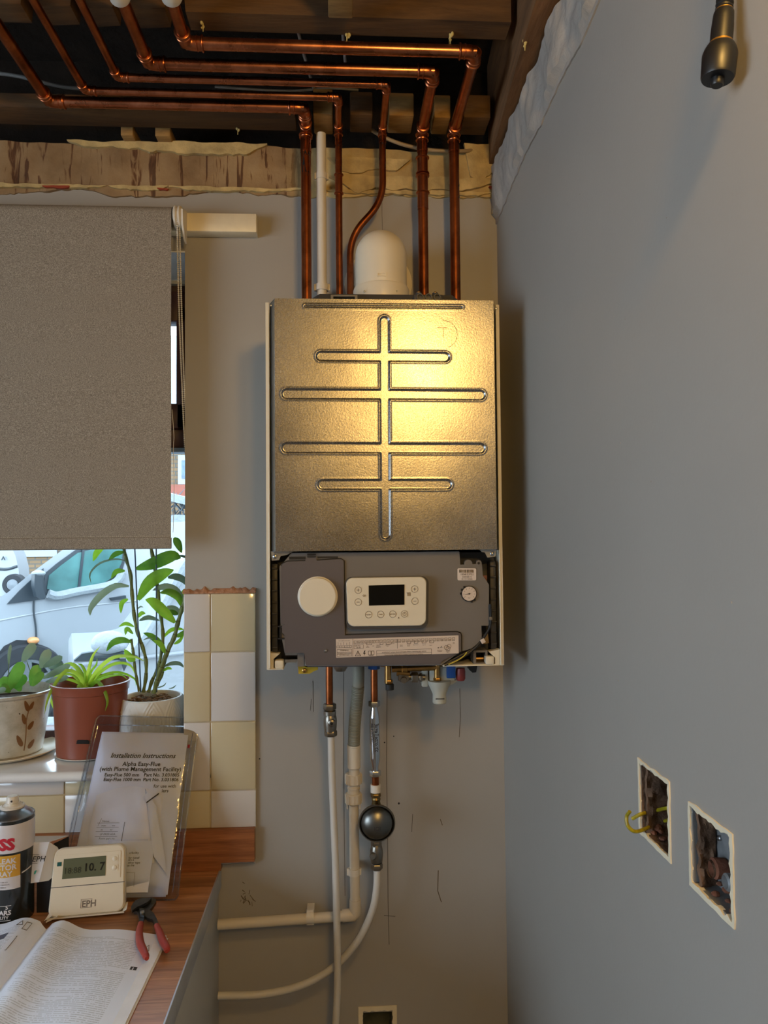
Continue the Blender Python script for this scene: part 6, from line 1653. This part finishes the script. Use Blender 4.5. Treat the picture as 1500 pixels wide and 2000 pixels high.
edge = [Q(u, v, .002) for u, v in [(0.03, 0)]+[(0.03+.94*k/12, 0) for k in range(1, 13)]+[(1, .02+.96*k/16) for k in range(17)]+[(.98-.96*k/12, 1) for k in range(13)]+[(0, .98-.96*k/16) for k in range(17)]+[(0.03, 0)]]
mb.tube(edge, 0.0016, 8); mb.tube([Q(.012+.976*k/12, .055, .004) for k in range(13)], 0.0010, 6)
mb.tube([Q(.955, .06+.90*k/16, .005) for k in range(17)], 0.0009, 6); mb.tube([Q(.035, .06+.90*k/16, .005) for k in range(17)], 0.0009, 6)
mb.build('welded_edge', M_clear2, wal)
for (u, v) in ((.065, .028), (.93, .035)):
    MB().lathe([(.0028, 0), (.0030, .001), (.0040, .001), (.0042, 0)], Q(u, v, .0095), nrm, 16).build('press_stud', M_clear2, wal)
def paper(u0, v0, u1, v1, n, name, m, wave=.002, s=0):
    return MB().sheet(lambda a, b: Q(u0+(u1-u0)*a, v0+(v1-v0)*b, n+wave*math.sin(a*3.1+s)*math.sin(b*5+s)), 14, 20, nrm, .0004).build(name, m, wal, ang=70)
paper(.085, .095, .90, .985, .0015, 'rear_page', M_paper2, .001, 2)
pg = paper(.10, .105, .915, .975, .0030, 'title_page', M_paper, .0012, 0)
def wtxt(s, u, v, size, bold=0.0, align='LEFT', shear=0.0, n=.0048, par=None, rot=0.0):
    du = (TR_-TL).length; dv = (BL-TL).length
    def mp(a, b, n_):
        if rot: a, b = a*math.cos(rot)-b*math.sin(rot), a*math.sin(rot)+b*math.cos(rot)
        return Q(u+a/du, v-b/dv, n)
    text_mb(s, mp, size, align, bold=bold, shear=shear).build('lettering', M_print, par or pg)
wtxt('Installation Instructions', .52, .245, .0145, .0002, 'CENTER', .25)
wtxt('Alpha Easy-Flue', .52, .291, .0125, .0002, 'CENTER'); wtxt('(with Plume Management Facility)', .52, .320, .0125, .0002, 'CENTER')
wtxt('Easy-Flue 500 mm', .20, .350, .0098, .0002); wtxt('Part No. 3.031805', .56, .350, .0098, .0002); wtxt('Easy-Flue 1000 mm', .20, .376, .0098, .0002); wtxt('Part No. 3.031806', .56, .376, .0098, .0002)
wtxt('for use with', .665, .412, .0095, .0001); wtxt('lers', .745, .438, .0095, .0001)
# crumpled plastic bag with a folded label in front of the sheets
def bag(a, b):
    u = .17+.60*a; v = .455+.36*b
    top = .05*math.sin(math.pi*a); h = .0072+.006*math.sin(math.pi*a)*math.sin(math.pi*min(1, b*1.1))+.0025*noise.noise(Vector((a*5, b*5, 1)))
    return Q(u, v-top*(1-b), h)
MB().grid(bag, 30, 30).build('inner_bag', mat('milky_film', rgb(224, 228, 244), 0.3, var=0.03), wal, ang=80)
def fold1(a, b): return Q(.60+.13*a+.17*b, .42+.10*a+.36*b, .0135+.0035*math.sin(3*a+b*2))
MB().sheet(fold1, 8, 16, nrm, .0003).build('folded_strip', M_paper, wal, ang=70)
def fold2(a, b): return Q(.44+.10*a-.03*b, .50+.06*a+.30*b, .0105+.003*math.sin(4*a))
MB().prism([Q(.66, .42, .0172), Q(.735, .445, .0172), Q(.635, .495, .0172), Q(.60, .465, .0172)], nrm*.0005).build('label_corner', M_paper, wal)
MB().tube([Q(.735, .447, .0180), Q(.638, .497, .0180)], 0.0012, 6).build('black_label_edge', M_black, wal)
for (v, s) in ((.60, 'Notes'), (.622, 'mm        no'), (.644, 'm         nr'), (.668, 'LP 0920163A'), (.690, 'Form part no.')): wtxt(s, .28, v, .0055, 0, 'LEFT', n=.0172)
mb = MB()
for v in (.604, .627, .650, .674):
    mb.tube([Q(.24, v, .0170), Q(.43, v, .0170)], .0003, 4)
mb.tube([Q(.475, .60, .0170), Q(.475, .70, .0170)], .0006, 4); mb.tube([Q(.27, .58, .0170), Q(.25, .62, .0170)], .0003, 4)
mb.build('printed_rules', M_print, pg)
s2 = paper(.40, .70, .76, .96, .0165, 'folded_leaflet', M_paper, .001, 1); s3 = paper(.36, .69, .70, .93, .0150, 'folded_leaflet', M_paper2, .001, 1)
for v, s in ((.765, 'e facility'), (.79, 'for install'), (.80, 'ers a'), (.815, 'other type'), (.828, 'as the')): wtxt(s, .56, v, .0055, 0, 'LEFT', n=.0182, par=s2)
MB().tube([Q(.56, .86, .0180), Q(.63, .86, .0180), Q(.64, .93, .0180)], .0003, 4).build('printed_rules', M_print, s2)
MB().prism([Q(.925, .165, .004), Q(.945, .165, .004), Q(.945, .185, .004), Q(.925, .185, .004)], nrm*.0004).build('red_tab', M_redp, wal)

# ------------------------------------------------------------------ open manual
zm = zw+.010
S0 = W(90, 1812, z=zm); R0 = W(325, 1820, z=zm); S1d = (W(0, 1930, z=zm)-S0).normalized(); R1d = (W(240, 1992, z=zm)-R0).normalized()
HP = 0.297
man = thing('instruction_manual', 'open instruction manual lying on the worktop, pliers on its right page', 'book', Vector(((S0.x+R0.x)/2, S0.y-.12, zw)))
wP = (R0-S0).length
def page_mat():
    t = NT('printed_page'); uvn = t.node('ShaderNodeUVMap'); sp = t.node('ShaderNodeSeparateXYZ'); t.link(uvn.outputs[0], sp.inputs[0])
    U, V = sp.outputs['X'], sp.outputs['Y']
    # text lines: 60 per page, words by noise, blank gaps by slow noise
    fr = t.math('FRACT', t.math('MULTIPLY', V, 62.0)); line = t.math('MULTIPLY', t.math('GREATER_THAN', fr, 0.30), t.math('LESS_THAN', fr, 0.68))
    li = t.math('FLOOR', t.math('MULTIPLY', V, 62.0))
    cb_ = t.node('ShaderNodeCombineXYZ'); t.link(t.math('MULTIPLY', U, 62.0), cb_.inputs[0]); t.link(t.math('MULTIPLY', li, 7.31), cb_.inputs[1])
    words = t.math('GREATER_THAN', t.noise(cb_.outputs[0], 1.0, 2), 0.43)
    cc = t.node('ShaderNodeCombineXYZ'); t.link(t.math('MULTIPLY', U, 1.2), cc.inputs[0]); t.link(t.math('MULTIPLY', li, 3.77), cc.inputs[1])
    keep = t.math('GREATER_THAN', t.noise(cc.outputs[0], 1.0, 1), 0.40)
    m0 = t.math('MULTIPLY', t.math('GREATER_THAN', U, 0.10), t.math('LESS_THAN', U, 0.84)); m1 = t.math('MULTIPLY', t.math('GREATER_THAN', V, 0.085), t.math('LESS_THAN', V, 0.95))
    f = t.math('MULTIPLY', t.math('MULTIPLY', line, words), t.math('MULTIPLY', keep, t.math('MULTIPLY', m0, m1)))
    t.link(t.mix(t.math('MULTIPLY', f, 0.36), rgb(228, 236, 252), rgb(70, 76, 92)), t.b.inputs['Base Color']); t.b.inputs['Roughness'].default_value = 0.45
    return t.m
M_page = page_mat(); M_pageedge = mat('page_block', rgb(230, 233, 240), 0.6)
def Pg(u, v, lift=0.0, side=1):
    base = S0.lerp(R0, u) if side > 0 else S0+(S0-R0)*u*1.0
    d = S1d.lerp(R1d, u if side > 0 else 0).normalized() if side > 0 else S1d
    p_ = base+d*HP*v
    if side > 0: h = .017*math.exp(-((u-.14)/.13)**2)+.004*math.exp(-((u-.6)/.2)**2)-.004*max(0, u-.7)/.3
    else: h = .016*math.exp(-((u-.16)/.16)**2)+.004
    k = min(1, u/.05)
    return Vector((p_.x, p_.y, zm-.003+h*k+lift))
def page_obj(name, side, lift, m, sc_u=1.0, du=0.0, sc_v=1.0):
    mb = MB().grid(lambda u, v: Pg(u*sc_u+du*u, v*sc_v, lift, side), 60, 16)
    o = mb.build(name, m, man, ang=80)
    uv = o.data.uv_layers.new(name='uv')
    idx = {}
    for l in o.data.loops:
        i, j = divmod(l.vertex_index, 17); uv.data[l.index].uv = (i/60 if side > 0 else 1-i/60, j/16)
    return o
rp_ = page_obj('right_page', 1, .0005, M_page); lp_ = page_obj('left_page', -1, .0005, M_page)
def block(side, u1, th_, name, inset=0.0):
    mb = MB(); n = 30
    top = [[Pg(u1*i/n, v, -.0004, side) for v in (0.0, 1.0)] for i in range(n+1)]
    for i in range(n):
        a, b = top[i], top[i+1]
        z_ = zw+.0004
        mb.add([a[0], b[0], b[1], a[1], Vector((a[0].x, a[0].y, z_)), Vector((b[0].x, b[0].y, z_)), Vector((b[1].x, b[1].y, z_)), Vector((a[1].x, a[1].y, z_))], [(0, 1, 2, 3), (7, 6, 5, 4), (0, 4, 5, 1), (1, 5, 6, 2), (2, 6, 7, 3), (3, 7, 4, 0)])
    mb.build(name, M_pageedge, man)
block(1, 1.0, .01, 'page_block'); block(-1, 1.0, .01, 'page_block')
for k, du in enumerate((.022, .012)):
    p0, p1, p2, p3 = Pg(.93, .02+.012*k, 0), Pg(1.0+du, .02+.012*k, 0), Pg(1.0+du*1.4, 1.0, 0), Pg(.93, 1.0, 0)
    zz = zw+.0015+.0030*k
    MB().prism([Vector((q_.x, q_.y, zz)) for q_ in (p0, p1, p2, p3)], (0, 0, .0006)).build('under_page', M_pageedge, man)
def ptxt(s, u, v, size, bold=0.0, side=1, rot=0.0, m=None, name='lettering'):
    def mp(a, b, n_): 
        if rot: a, b = a*math.cos(rot)-b*math.sin(rot), a*math.sin(rot)+b*math.cos(rot)
        return Pg(u+a/wP*(1 if side > 0 else -1), v-b/HP, .0010, side)
    text_mb(s, mp, size, bold=bold).build(name, m or M_print, rp_ if side > 0 else lp_)
def pquad(u0, v0, u1, v1, side, m, name, lift=.0009):
    MB().grid(lambda a, b: Pg(u0+(u1-u0)*a, v0+(v1-v0)*b, lift, side), 4, 2).build(name, m, rp_ if side > 0 else lp_)
pquad(.855, .355, .905, .385, 1, M_print, 'information_icon'); ptxt('i', .872, .383, .009, .0006, m=M_card)
for (a, b) in (((.885, .175), (.935, .120)),):
    for e in (((.875, .185), (.925, .185)), ((.925, .185), (.905, .125)), ((.905, .125), (.875, .185))):
        MB().tube([Pg(*e[0], .0010), Pg(*e[1], .0010)], .0004, 4).build('warning_triangle', M_print, rp_)
for e in (((.15, .085), (.20, .085)), ((.20, .085), (.175, .04)), ((.175, .04), (.15, .085)), ((.09, .05), (.13, .05)), ((.13, .05), (.13, .13)), ((.13, .13), (.09, .13)), ((.09, .13), (.09, .05)), ((.12, .21), (.12, .36)), ((.12, .36), (.32, .36)), ((.12, .21), (.32, .21))):
    MB().tube([Pg(*e[0], .0010, -1), Pg(*e[1], .0010, -1)], .0005, 4).build('printed_line', M_print, lp_)
pquad(.30, .17, .21, .24, -1, mat('navy_print', rgb(60, 64, 84), 0.4), 'printed_badge'); 

# ------------------------------------------------------------------ slip-joint pliers
M_redgrip = mat('red_dipped_grip', rgb(156, 58, 50), 0.35, var=0.04); M_tool = mat('worn_tool_steel', rgb(84, 86, 88), 0.35, 0.9, var=0.25, vscale=80)
za_ = zw+.016
G_ = lambda a, b, z=za_: W(a, b, z=z)
pl = thing('pliers', 'small slip-joint pliers with red dipped handles lying across the manual corner', 'pliers', G_(290, 1810, zw+.001))
def flat_px(poly, z, th_, name, m):
    return MB().prism([W(a, b, z=z) for a, b in poly], (0, 0, th_)).build(name, m, pl)
flat_px([(296, 1759), (303, 1761), (305, 1766), (300, 1774), (293, 1783), (288, 1788), (283, 1796), (279, 1808), (271, 1808), (272, 1795), (268, 1786), (262, 1786), (258, 1780), (259, 1774), (266, 1772), (274, 1768), (284, 1760)], zw+.012, .006, 'fixed_jaw', M_tool)
flat_px([(266, 1763), (278, 1758), (296, 1759), (289, 1766), (278, 1772), (268, 1776), (258, 1784), (256, 1776), (260, 1768)], zw+.019, .005, 'upper_jaw', M_tool)
flat_px([(284, 1783), (293, 1783), (300, 1789), (306, 1800), (311, 1812), (304, 1814), (298, 1802), (290, 1800), (284, 1796)], zw+.013, .006, 'slotted_arm', M_tool)
c = G_(278, 1783, zw+.0225); MB().lathe([(0, .0035), (.0035, .0032), (.0045, .002), (.0045, 0)], c, (0, 0, 1), 20).build('pivot_bolt', M_steel, pl)
flat_px([(272.5, 1777), (283, 1779), (281, 1792), (274, 1791)], zw+.0188, .004, 'pivot_plate', M_tool)
def grip(pts, zs, name='grip'):
    P3 = [W(a, b, z=zz) for (a, b), zz in zip(pts, zs)]; pth = smooth_path(P3, 8); n = len(pth)
    rs = [(.0052+.0018*math.sin(math.pi*i/(n-1)))*(1 if i < n-2 else .7) for i in range(n)]
    mb = MB().tube(pth, rs, 14); mb.build(name, M_redgrip, pl)
grip([(275, 1804), (272, 1822), (274, 1842), (281, 1858), (287, 1872)], [zw+.018, zw+.019, zw+.020, zw+.020, zw+.020])
grip([(306, 1808), (312, 1822), (318, 1838), (325, 1850), (326, 1858)], [zw+.018, zw+.018, zw+.017, zw+.016, zw+.014])
# ------------------------------------------------------------------ outside: snow, vehicles, brick house
M_snow = mat('snow', rgb(126, 132, 136), 0.7, var=0.10, vscale=3, bump=0.5, bscale=8, bdist=0.05)
M_carw = mat('white_car_paint', rgb(134, 138, 142), 0.3, var=0.03, vscale=2, coat=0.3)
M_carg = mat('dark_window_trim', rgb(38, 46, 52), 0.35)
M_cglass = mat('car_glass', rgb(62, 100, 98), 0.12, var=0.35, vscale=5)
M_tyre = mat('tyre', rgb(30, 32, 36), 0.8, var=0.3, vscale=20)
M_rim = mat('wheel_rim', rgb(104, 108, 112), 0.4, 0.4)
ZG = 0.05
g = MB().grid(lambda u, v: Vector((-16+30*u, 0.5+24*v, ZG+0.05*noise.noise(Vector((u*18, v*16, 0))))), 60, 60).build('snowy_ground', M_snow, origin=(0, 0.5, ZG)); g['kind'] = 'structure'
def vplane(p0, ang):
    """vertical plane through p0 whose horizontal direction makes ang with +y (towards +x)"""
    d = Vector((math.sin(ang), math.cos(ang), 0)); n = Vector((d.y, -d.x, 0)); return p0, n, d
def car_poly(poly, pl_, inset, th_, name, m, parent, bevel=0):
    p0, n, d = pl_; p0 = Vector(p0)+n*inset
    # snow/paint panel from the outline in the plane of the car's side; n points at the viewer's side
    return MB().prism([WP(a, b, p0, n) for a, b in poly], -n*th_).build(name, m, parent)
p0 = W(40, 1300, y=4.0); PL = vplane(p0, math.radians(52))
if PL[1].dot(CAM-p0) < 0: PL = (PL[0], -PL[1], PL[2])
van = thing('white_van', 'white van dusted with snow parked across the view outside the window', 'van', Vector((p0.x, p0.y, ZG)))
body = [(-110, 1420), (-110, 1215), (-60, 1196), (-10, 1172), (14, 1158), (60, 1120), (118, 1077), (170, 1042), (330, 1020), (560, 1010), (560, 1330), (300, 1345), (112, 1352), (108, 1320), (100, 1285), (82, 1262), (58, 1252), (30, 1252), (6, 1266), (-12, 1290), (-20, 1330), (-25, 1400)]
hull = [WP(a, b, PL[0], PL[1]) for a, b in body]; nh = len(hull)
far_side = [p_-PL[1]*0.7-Vector((0, 0, 0.62 if p_.z > 0.75 else 0)) for p_ in hull]   # bonnet and screen fall away to the far side
MB().add(hull+far_side, [tuple(range(nh)), tuple(range(2*nh-1, nh-1, -1))]+[(i, i+nh, (i+1) % nh+nh, (i+1) % nh) for i in range(nh)]).build('body', M_carw, van)
car_poly([(14, 1180), (40, 1152), (66, 1128), (85, 1110), (88, 1170), (60, 1174)], PL, .012, .02, 'quarter_trim', M_carg, van)
car_poly([(84, 1160), (88, 1120), (112, 1100), (148, 1074), (246, 1050), (246, 1090), (238, 1118), (224, 1138), (206, 1146), (150, 1158), (104, 1168)], PL, .010, .02, 'window_surround', M_carg, van)
car_poly([(92, 1150), (96, 1124), (120, 1104), (152, 1080), (240, 1058), (238, 1098), (226, 1124), (204, 1138), (150, 1149), (108, 1156)], PL, .020, .02, 'side_window', M_cglass, van)
car_poly([(161, 1072), (166, 1071), (156, 1155), (151, 1156)], PL, .028, .01, 'window_divider', M_carg, van)
def snowstrip(pts, r, pl_, inset, name, m, parent):
    q0 = Vector(pl_[0])+pl_[1]*inset; MB().tube(smooth_path([WP(a, b, q0, pl_[1]) for a, b in pts], 6), r, 8).build(name, m, parent)
snowstrip([(94, 1160), (112, 1164), (150, 1156), (205, 1146), (228, 1136), (240, 1118)], .035, PL, .03, 'snow_on_ledge', M_snow, van)
snowstrip([(66, 1172), (66, 1195), (70, 1225), (71, 1255)], .008, PL, .004, 'door_seam', M_carg, van)
snowstrip([(-30, 1218), (60, 1200), (140, 1186), (200, 1180), (300, 1170)], .008, PL, -.003, 'body_crease', M_carw, van)
car_poly([(216, 1168), (246, 1163), (247, 1170), (218, 1173)], PL, .03, .03, 'door_handle', M_carg, van)
car_poly([(216, 1168), (246, 1163), (246, 1165), (218, 1170)], PL, .035, .01, 'handle_top', M_carg, van)
# mirror
q0 = Vector(PL[0])+PL[1]*.10
car_poly([(68, 1122), (82, 1118), (84, 1150), (90, 1166), (82, 1171), (72, 1166), (67, 1145)], PL, .16, .08, 'door_mirror', M_carg, van)
c = WP(75, 1120, Vector(PL[0])+PL[1]*.12, PL[1]); MB().sphere(c, .05, 12, 8, (1, 1, .5)).build('mirror_snow', M_snow, van)
# wheel in the arch
cw = WP(42, 1332, Vector(PL[0])-PL[1]*.10, PL[1])
rw = 0.30; car_poly([(-25, 1400), (-20, 1320), (-10, 1285), (8, 1262), (32, 1250), (60, 1251), (84, 1262), (102, 1285), (110, 1322), (112, 1400)], PL, .004, .01, 'wheel_arch', M_tyre, van)
MB().lathe([(0, .02), (rw*.6, .02), (rw*.62, .05), (rw*.95, .05), (rw, .0), (rw, -.15), (0, -.15)], cw+PL[1]*.10, PL[1], 32).build('tyre', M_tyre, van)
wh = MB()
X_ = PL[2]; 
for k in range(5):
    t = 2*math.pi*k/5+.3; dd = X_*math.cos(t)+Vector((0, 0, math.sin(t))); ss = X_*-math.sin(t)+Vector((0, 0, math.cos(t)))
    o_ = cw+PL[1]*.13; wh.prism([o_+ss*.04, o_+dd*rw*.62+ss*.025, o_+dd*rw*.62-ss*.025, o_-ss*.04], PL[1]*.02)
wh.lathe([(rw*.55, 0), (rw*.55, .03), (rw*.64, .03), (rw*.64, 0)], cw+PL[1]*.12, PL[1], 28); wh.lathe([(0, .05), (.05, .04), (.06, 0)], cw+PL[1]*.12, PL[1], 16)
wh.build('wheel_rim', M_rim, van)
c = WP(65, 1251, Vector(PL[0])+PL[1]*.02, PL[1]); MB().sphere(c, .035, 10, 6, (1.3, 1, .8)).build('side_indicator', mat('amber_lens', rgb(190, 130, 80), 0.3), van)

# nearer snow-covered car with its door mirror
pn = W(300, 1300, y=2.55); PN = vplane(pn, math.radians(70))
if PN[1].dot(CAM-pn) < 0: PN = (PN[0], -PN[1], PN[2])
near = thing('snowy_car', 'snow-covered car nearest the window with a thick snow cap on its door mirror', 'car', Vector((pn.x, pn.y, ZG)))
car_poly([(134, 1452), (136, 1310), (144, 1292), (230, 1288), (262, 1278), (300, 1225), (340, 1150), (372, 1098), (420, 1080), (560, 1082), (560, 1460)], PN, 0, 1.3, 'body', M_carw, near)
car_poly([(144, 1291), (160, 1277), (190, 1272), (232, 1274), (240, 1290)], PN, .012, .05, 'side_glass', M_carg, near)
snowstrip([(262, 1276), (300, 1222), (340, 1146), (372, 1094), (420, 1076)], .03, PN, .0, 'screen_pillar_snow', M_snow, near)
snowstrip([(136, 1300), (190, 1295), (240, 1292), (275, 1285), (400, 1270)], .012, PN, .01, 'body_crease', M_carw, near)
car_poly([(234, 1286), (246, 1286), (248, 1300), (242, 1312)], PN, .06, .05, 'mirror_stalk', M_carg, near)
c = WP(214, 1258, Vector(PN[0])+PN[1]*.10, PN[1])
def capm(u, v):
    a = 2*math.pi*u; b = math.pi*v; return c+Vector((math.sin(b)*math.cos(a)*.098, math.sin(b)*math.sin(a)*.075, math.cos(b)*(.072 if math.cos(b) > 0 else .052)))*(1+.03*noise.noise(Vector((u*6, v*5, 1))))
MB().grid(capm, 24, 14).build('mirror_snow', M_snow, near, ang=80)
c_ = c-Vector((0, 0, .05)); MB().box(c_-Vector((.075, .03, .018)), c_+Vector((.085, .03, .012)), None, .01).build('door_mirror', M_carg, near)

# far car front at the left edge
pf = W(20, 1130, y=9.0); PF = (pf, Vector((0, -1, 0)), Vector((1, 0, 0)))
far = thing('parked_car', 'white car far off at the left edge, its front wheel visible', 'car', Vector((pf.x, pf.y, ZG)))
car_poly([(-90, 1165), (-90, 1060), (22, 1068), (30, 1085), (36, 1110), (38, 1138), (34, 1152), (14, 1156), (10, 1165)], PF, 0, 0.35, 'body', M_carw, far)
cw = W(26, 1142, y=8.95); MB().lathe([(0, .02), (.08, .02), (.085, .03), (.14, .03), (.15, 0), (.15, -.1), (0, -.1)], cw, (0, -1, 0), 24).build('tyre', M_tyre, far)
MB().lathe([(0, .05), (.07, .045), (.08, .03)], cw, (0, -1, 0), 18).build('wheel_rim', M_rim, far)
MB().prism([W(a, b, y=8.97) for a, b in ((3, 1094), (7, 1086), (11, 1094), (9.5, 1094), (7, 1089), (4.5, 1094))], (0, -.02, 0)).build('front_badge', M_carg, far)
snowstrip([(-30, 1108), (10, 1112), (34, 1106)], .02, PF, .0, 'bonnet_crease', M_carg, far)

# brick house across the road
def brick():
    t = NT('buff_brickwork'); v = t.coord(rot=(math.radians(90), 0, 0)); br = t.node('ShaderNodeTexBrick'); t.link(v, br.inputs['Vector'])
    br.inputs['Scale'].default_value = 1.0; br.inputs['Brick Width'].default_value = .225; br.inputs['Row Height'].default_value = .075; br.inputs['Mortar Size'].default_value = .012
    br.inputs['Color1'].default_value = rgb(112, 90, 66); br.inputs['Color2'].default_value = rgb(124, 98, 70); br.inputs['Mortar'].default_value = rgb(84, 80, 74)
    t.link(br.outputs[0], t.b.inputs['Base Color']); t.b.inputs['Roughness'].default_value = .9; t.bump(br.outputs['Fac'], -.4, .01); return t.m
yh = 12.5
house = thing('brick_house', 'buff brick house across the road with a white-framed window', 'building', (-3, yh, ZG))
MB().box((-16, yh, ZG-.2), (6, yh+5, 3.9)).build('wall', brick(), house)
MB().prism([Vector((-16.3, yh-.35, 3.75)), Vector((-16.3, yh+2.6, 6.2)), Vector((-16.3, yh+5.3, 3.75))], (22.6, 0, 0)).build('snowy_roof', M_snow, house)
a = W(343, 930, y=yh); 
MB().box((-16, yh-.06, ZG+.4), (6, yh, ZG+.75)).build('brick_plinth', mat('red_brick_band', rgb(116, 74, 58), .9, var=.2), house)
wa, wb = W(352, 938, y=yh), W(352, 875, y=yh)
fx0 = wa.x; 
f = MB().box((fx0-.03, yh-.06, wa.z-.08), (fx0+1.6, yh+.02, 3.2)).build('window', M_carw, house)
MB().box((W(356.5, 930, y=yh).x, yh-.08, wa.z+.03), (fx0+1.5, yh-.055, 3.1)).build('pane', mat('leaded_glass', rgb(84, 104, 124), .1, var=.35, vscale=14), f)
MB().box((fx0-.2, yh-.12, wa.z-.32), (fx0+1.8, yh, wa.z-.09)).build('window_ledge', mat('red_tile_ledge', rgb(134, 76, 62), .8), house)
MB().box((-16, yh-.03, W(100, 1085, y=yh).z-.02), (W(112, 1085, y=yh).x, yh, W(100, 1078, y=yh).z+.06)).build('white_fascia', M_carw, house)
# snow-laden bush, wall and kerb in the gap right of the blind
M_twig = mat('frosted_twigs', rgb(92, 98, 104), .9, var=.4, vscale=18)
mb = MB(); r_ = random.Random(9); cbx = W(352, 985, y=8.5)
for k in range(260):
    a = r_.uniform(-1, 1); p_ = cbx+Vector((a*.9, r_.uniform(-.3, .3), r_.uniform(-.35, .05))); d = Vector((r_.uniform(-.5, .5), 0, r_.uniform(.2, .6)))*.35
    mb.tube([p_, p_+d], [.012, .004], 5, caps=False)
for k in range(7): mb.tube([Vector((cbx.x+(k-3)*.12, 8.5, ZG)), cbx+Vector(((k-3)*.26, 0, -.1))], [.03, .015], 6)
sh = mb.build('frosted_shrub', M_twig); tag(sh, 'frosted bare shrub in front of the brick house, seen beside the blind', 'shrub')
o = MB().grid(lambda u, v: cbx+Vector(((u-.5)*2.2, -.35+.7*v, .22+.08*math.sin(math.pi*u*2.2)+.05*noise.noise(Vector((u*5, v*5, 3))))), 16, 6); 
s_ = MB().sheet(lambda u, v: cbx+Vector(((u-.5)*2.2, -.35+.7*v, .10+.10*math.sin(math.pi*(u*1.7+.1))+.05*noise.noise(Vector((u*5, v*5, 3))))), 16, 6, (0, 0, 1), .10).build('snow_cover', M_snow, sh)
g1 = W(352, 1018, y=6.9); gx = W(240, 1018, y=6.9).x; o = MB().box((gx, 6.8, ZG+.0), (1.5, 7.1, g1.z-.05), None, .02).build('garden_wall', mat('grey_garden_wall', rgb(96, 90, 82), .9, var=.2)); tag(o, 'low snow-topped garden wall on the far side of the parked van', 'wall')
MB().sheet(lambda u, v: Vector((gx-.05+(1.55-gx)*u, 6.75+.4*v, g1.z+.06+.03*noise.noise(Vector((u*20, v*4, 2))))), 60, 4, (0, 0, 1), .12).build('snow_cap', M_snow, o)
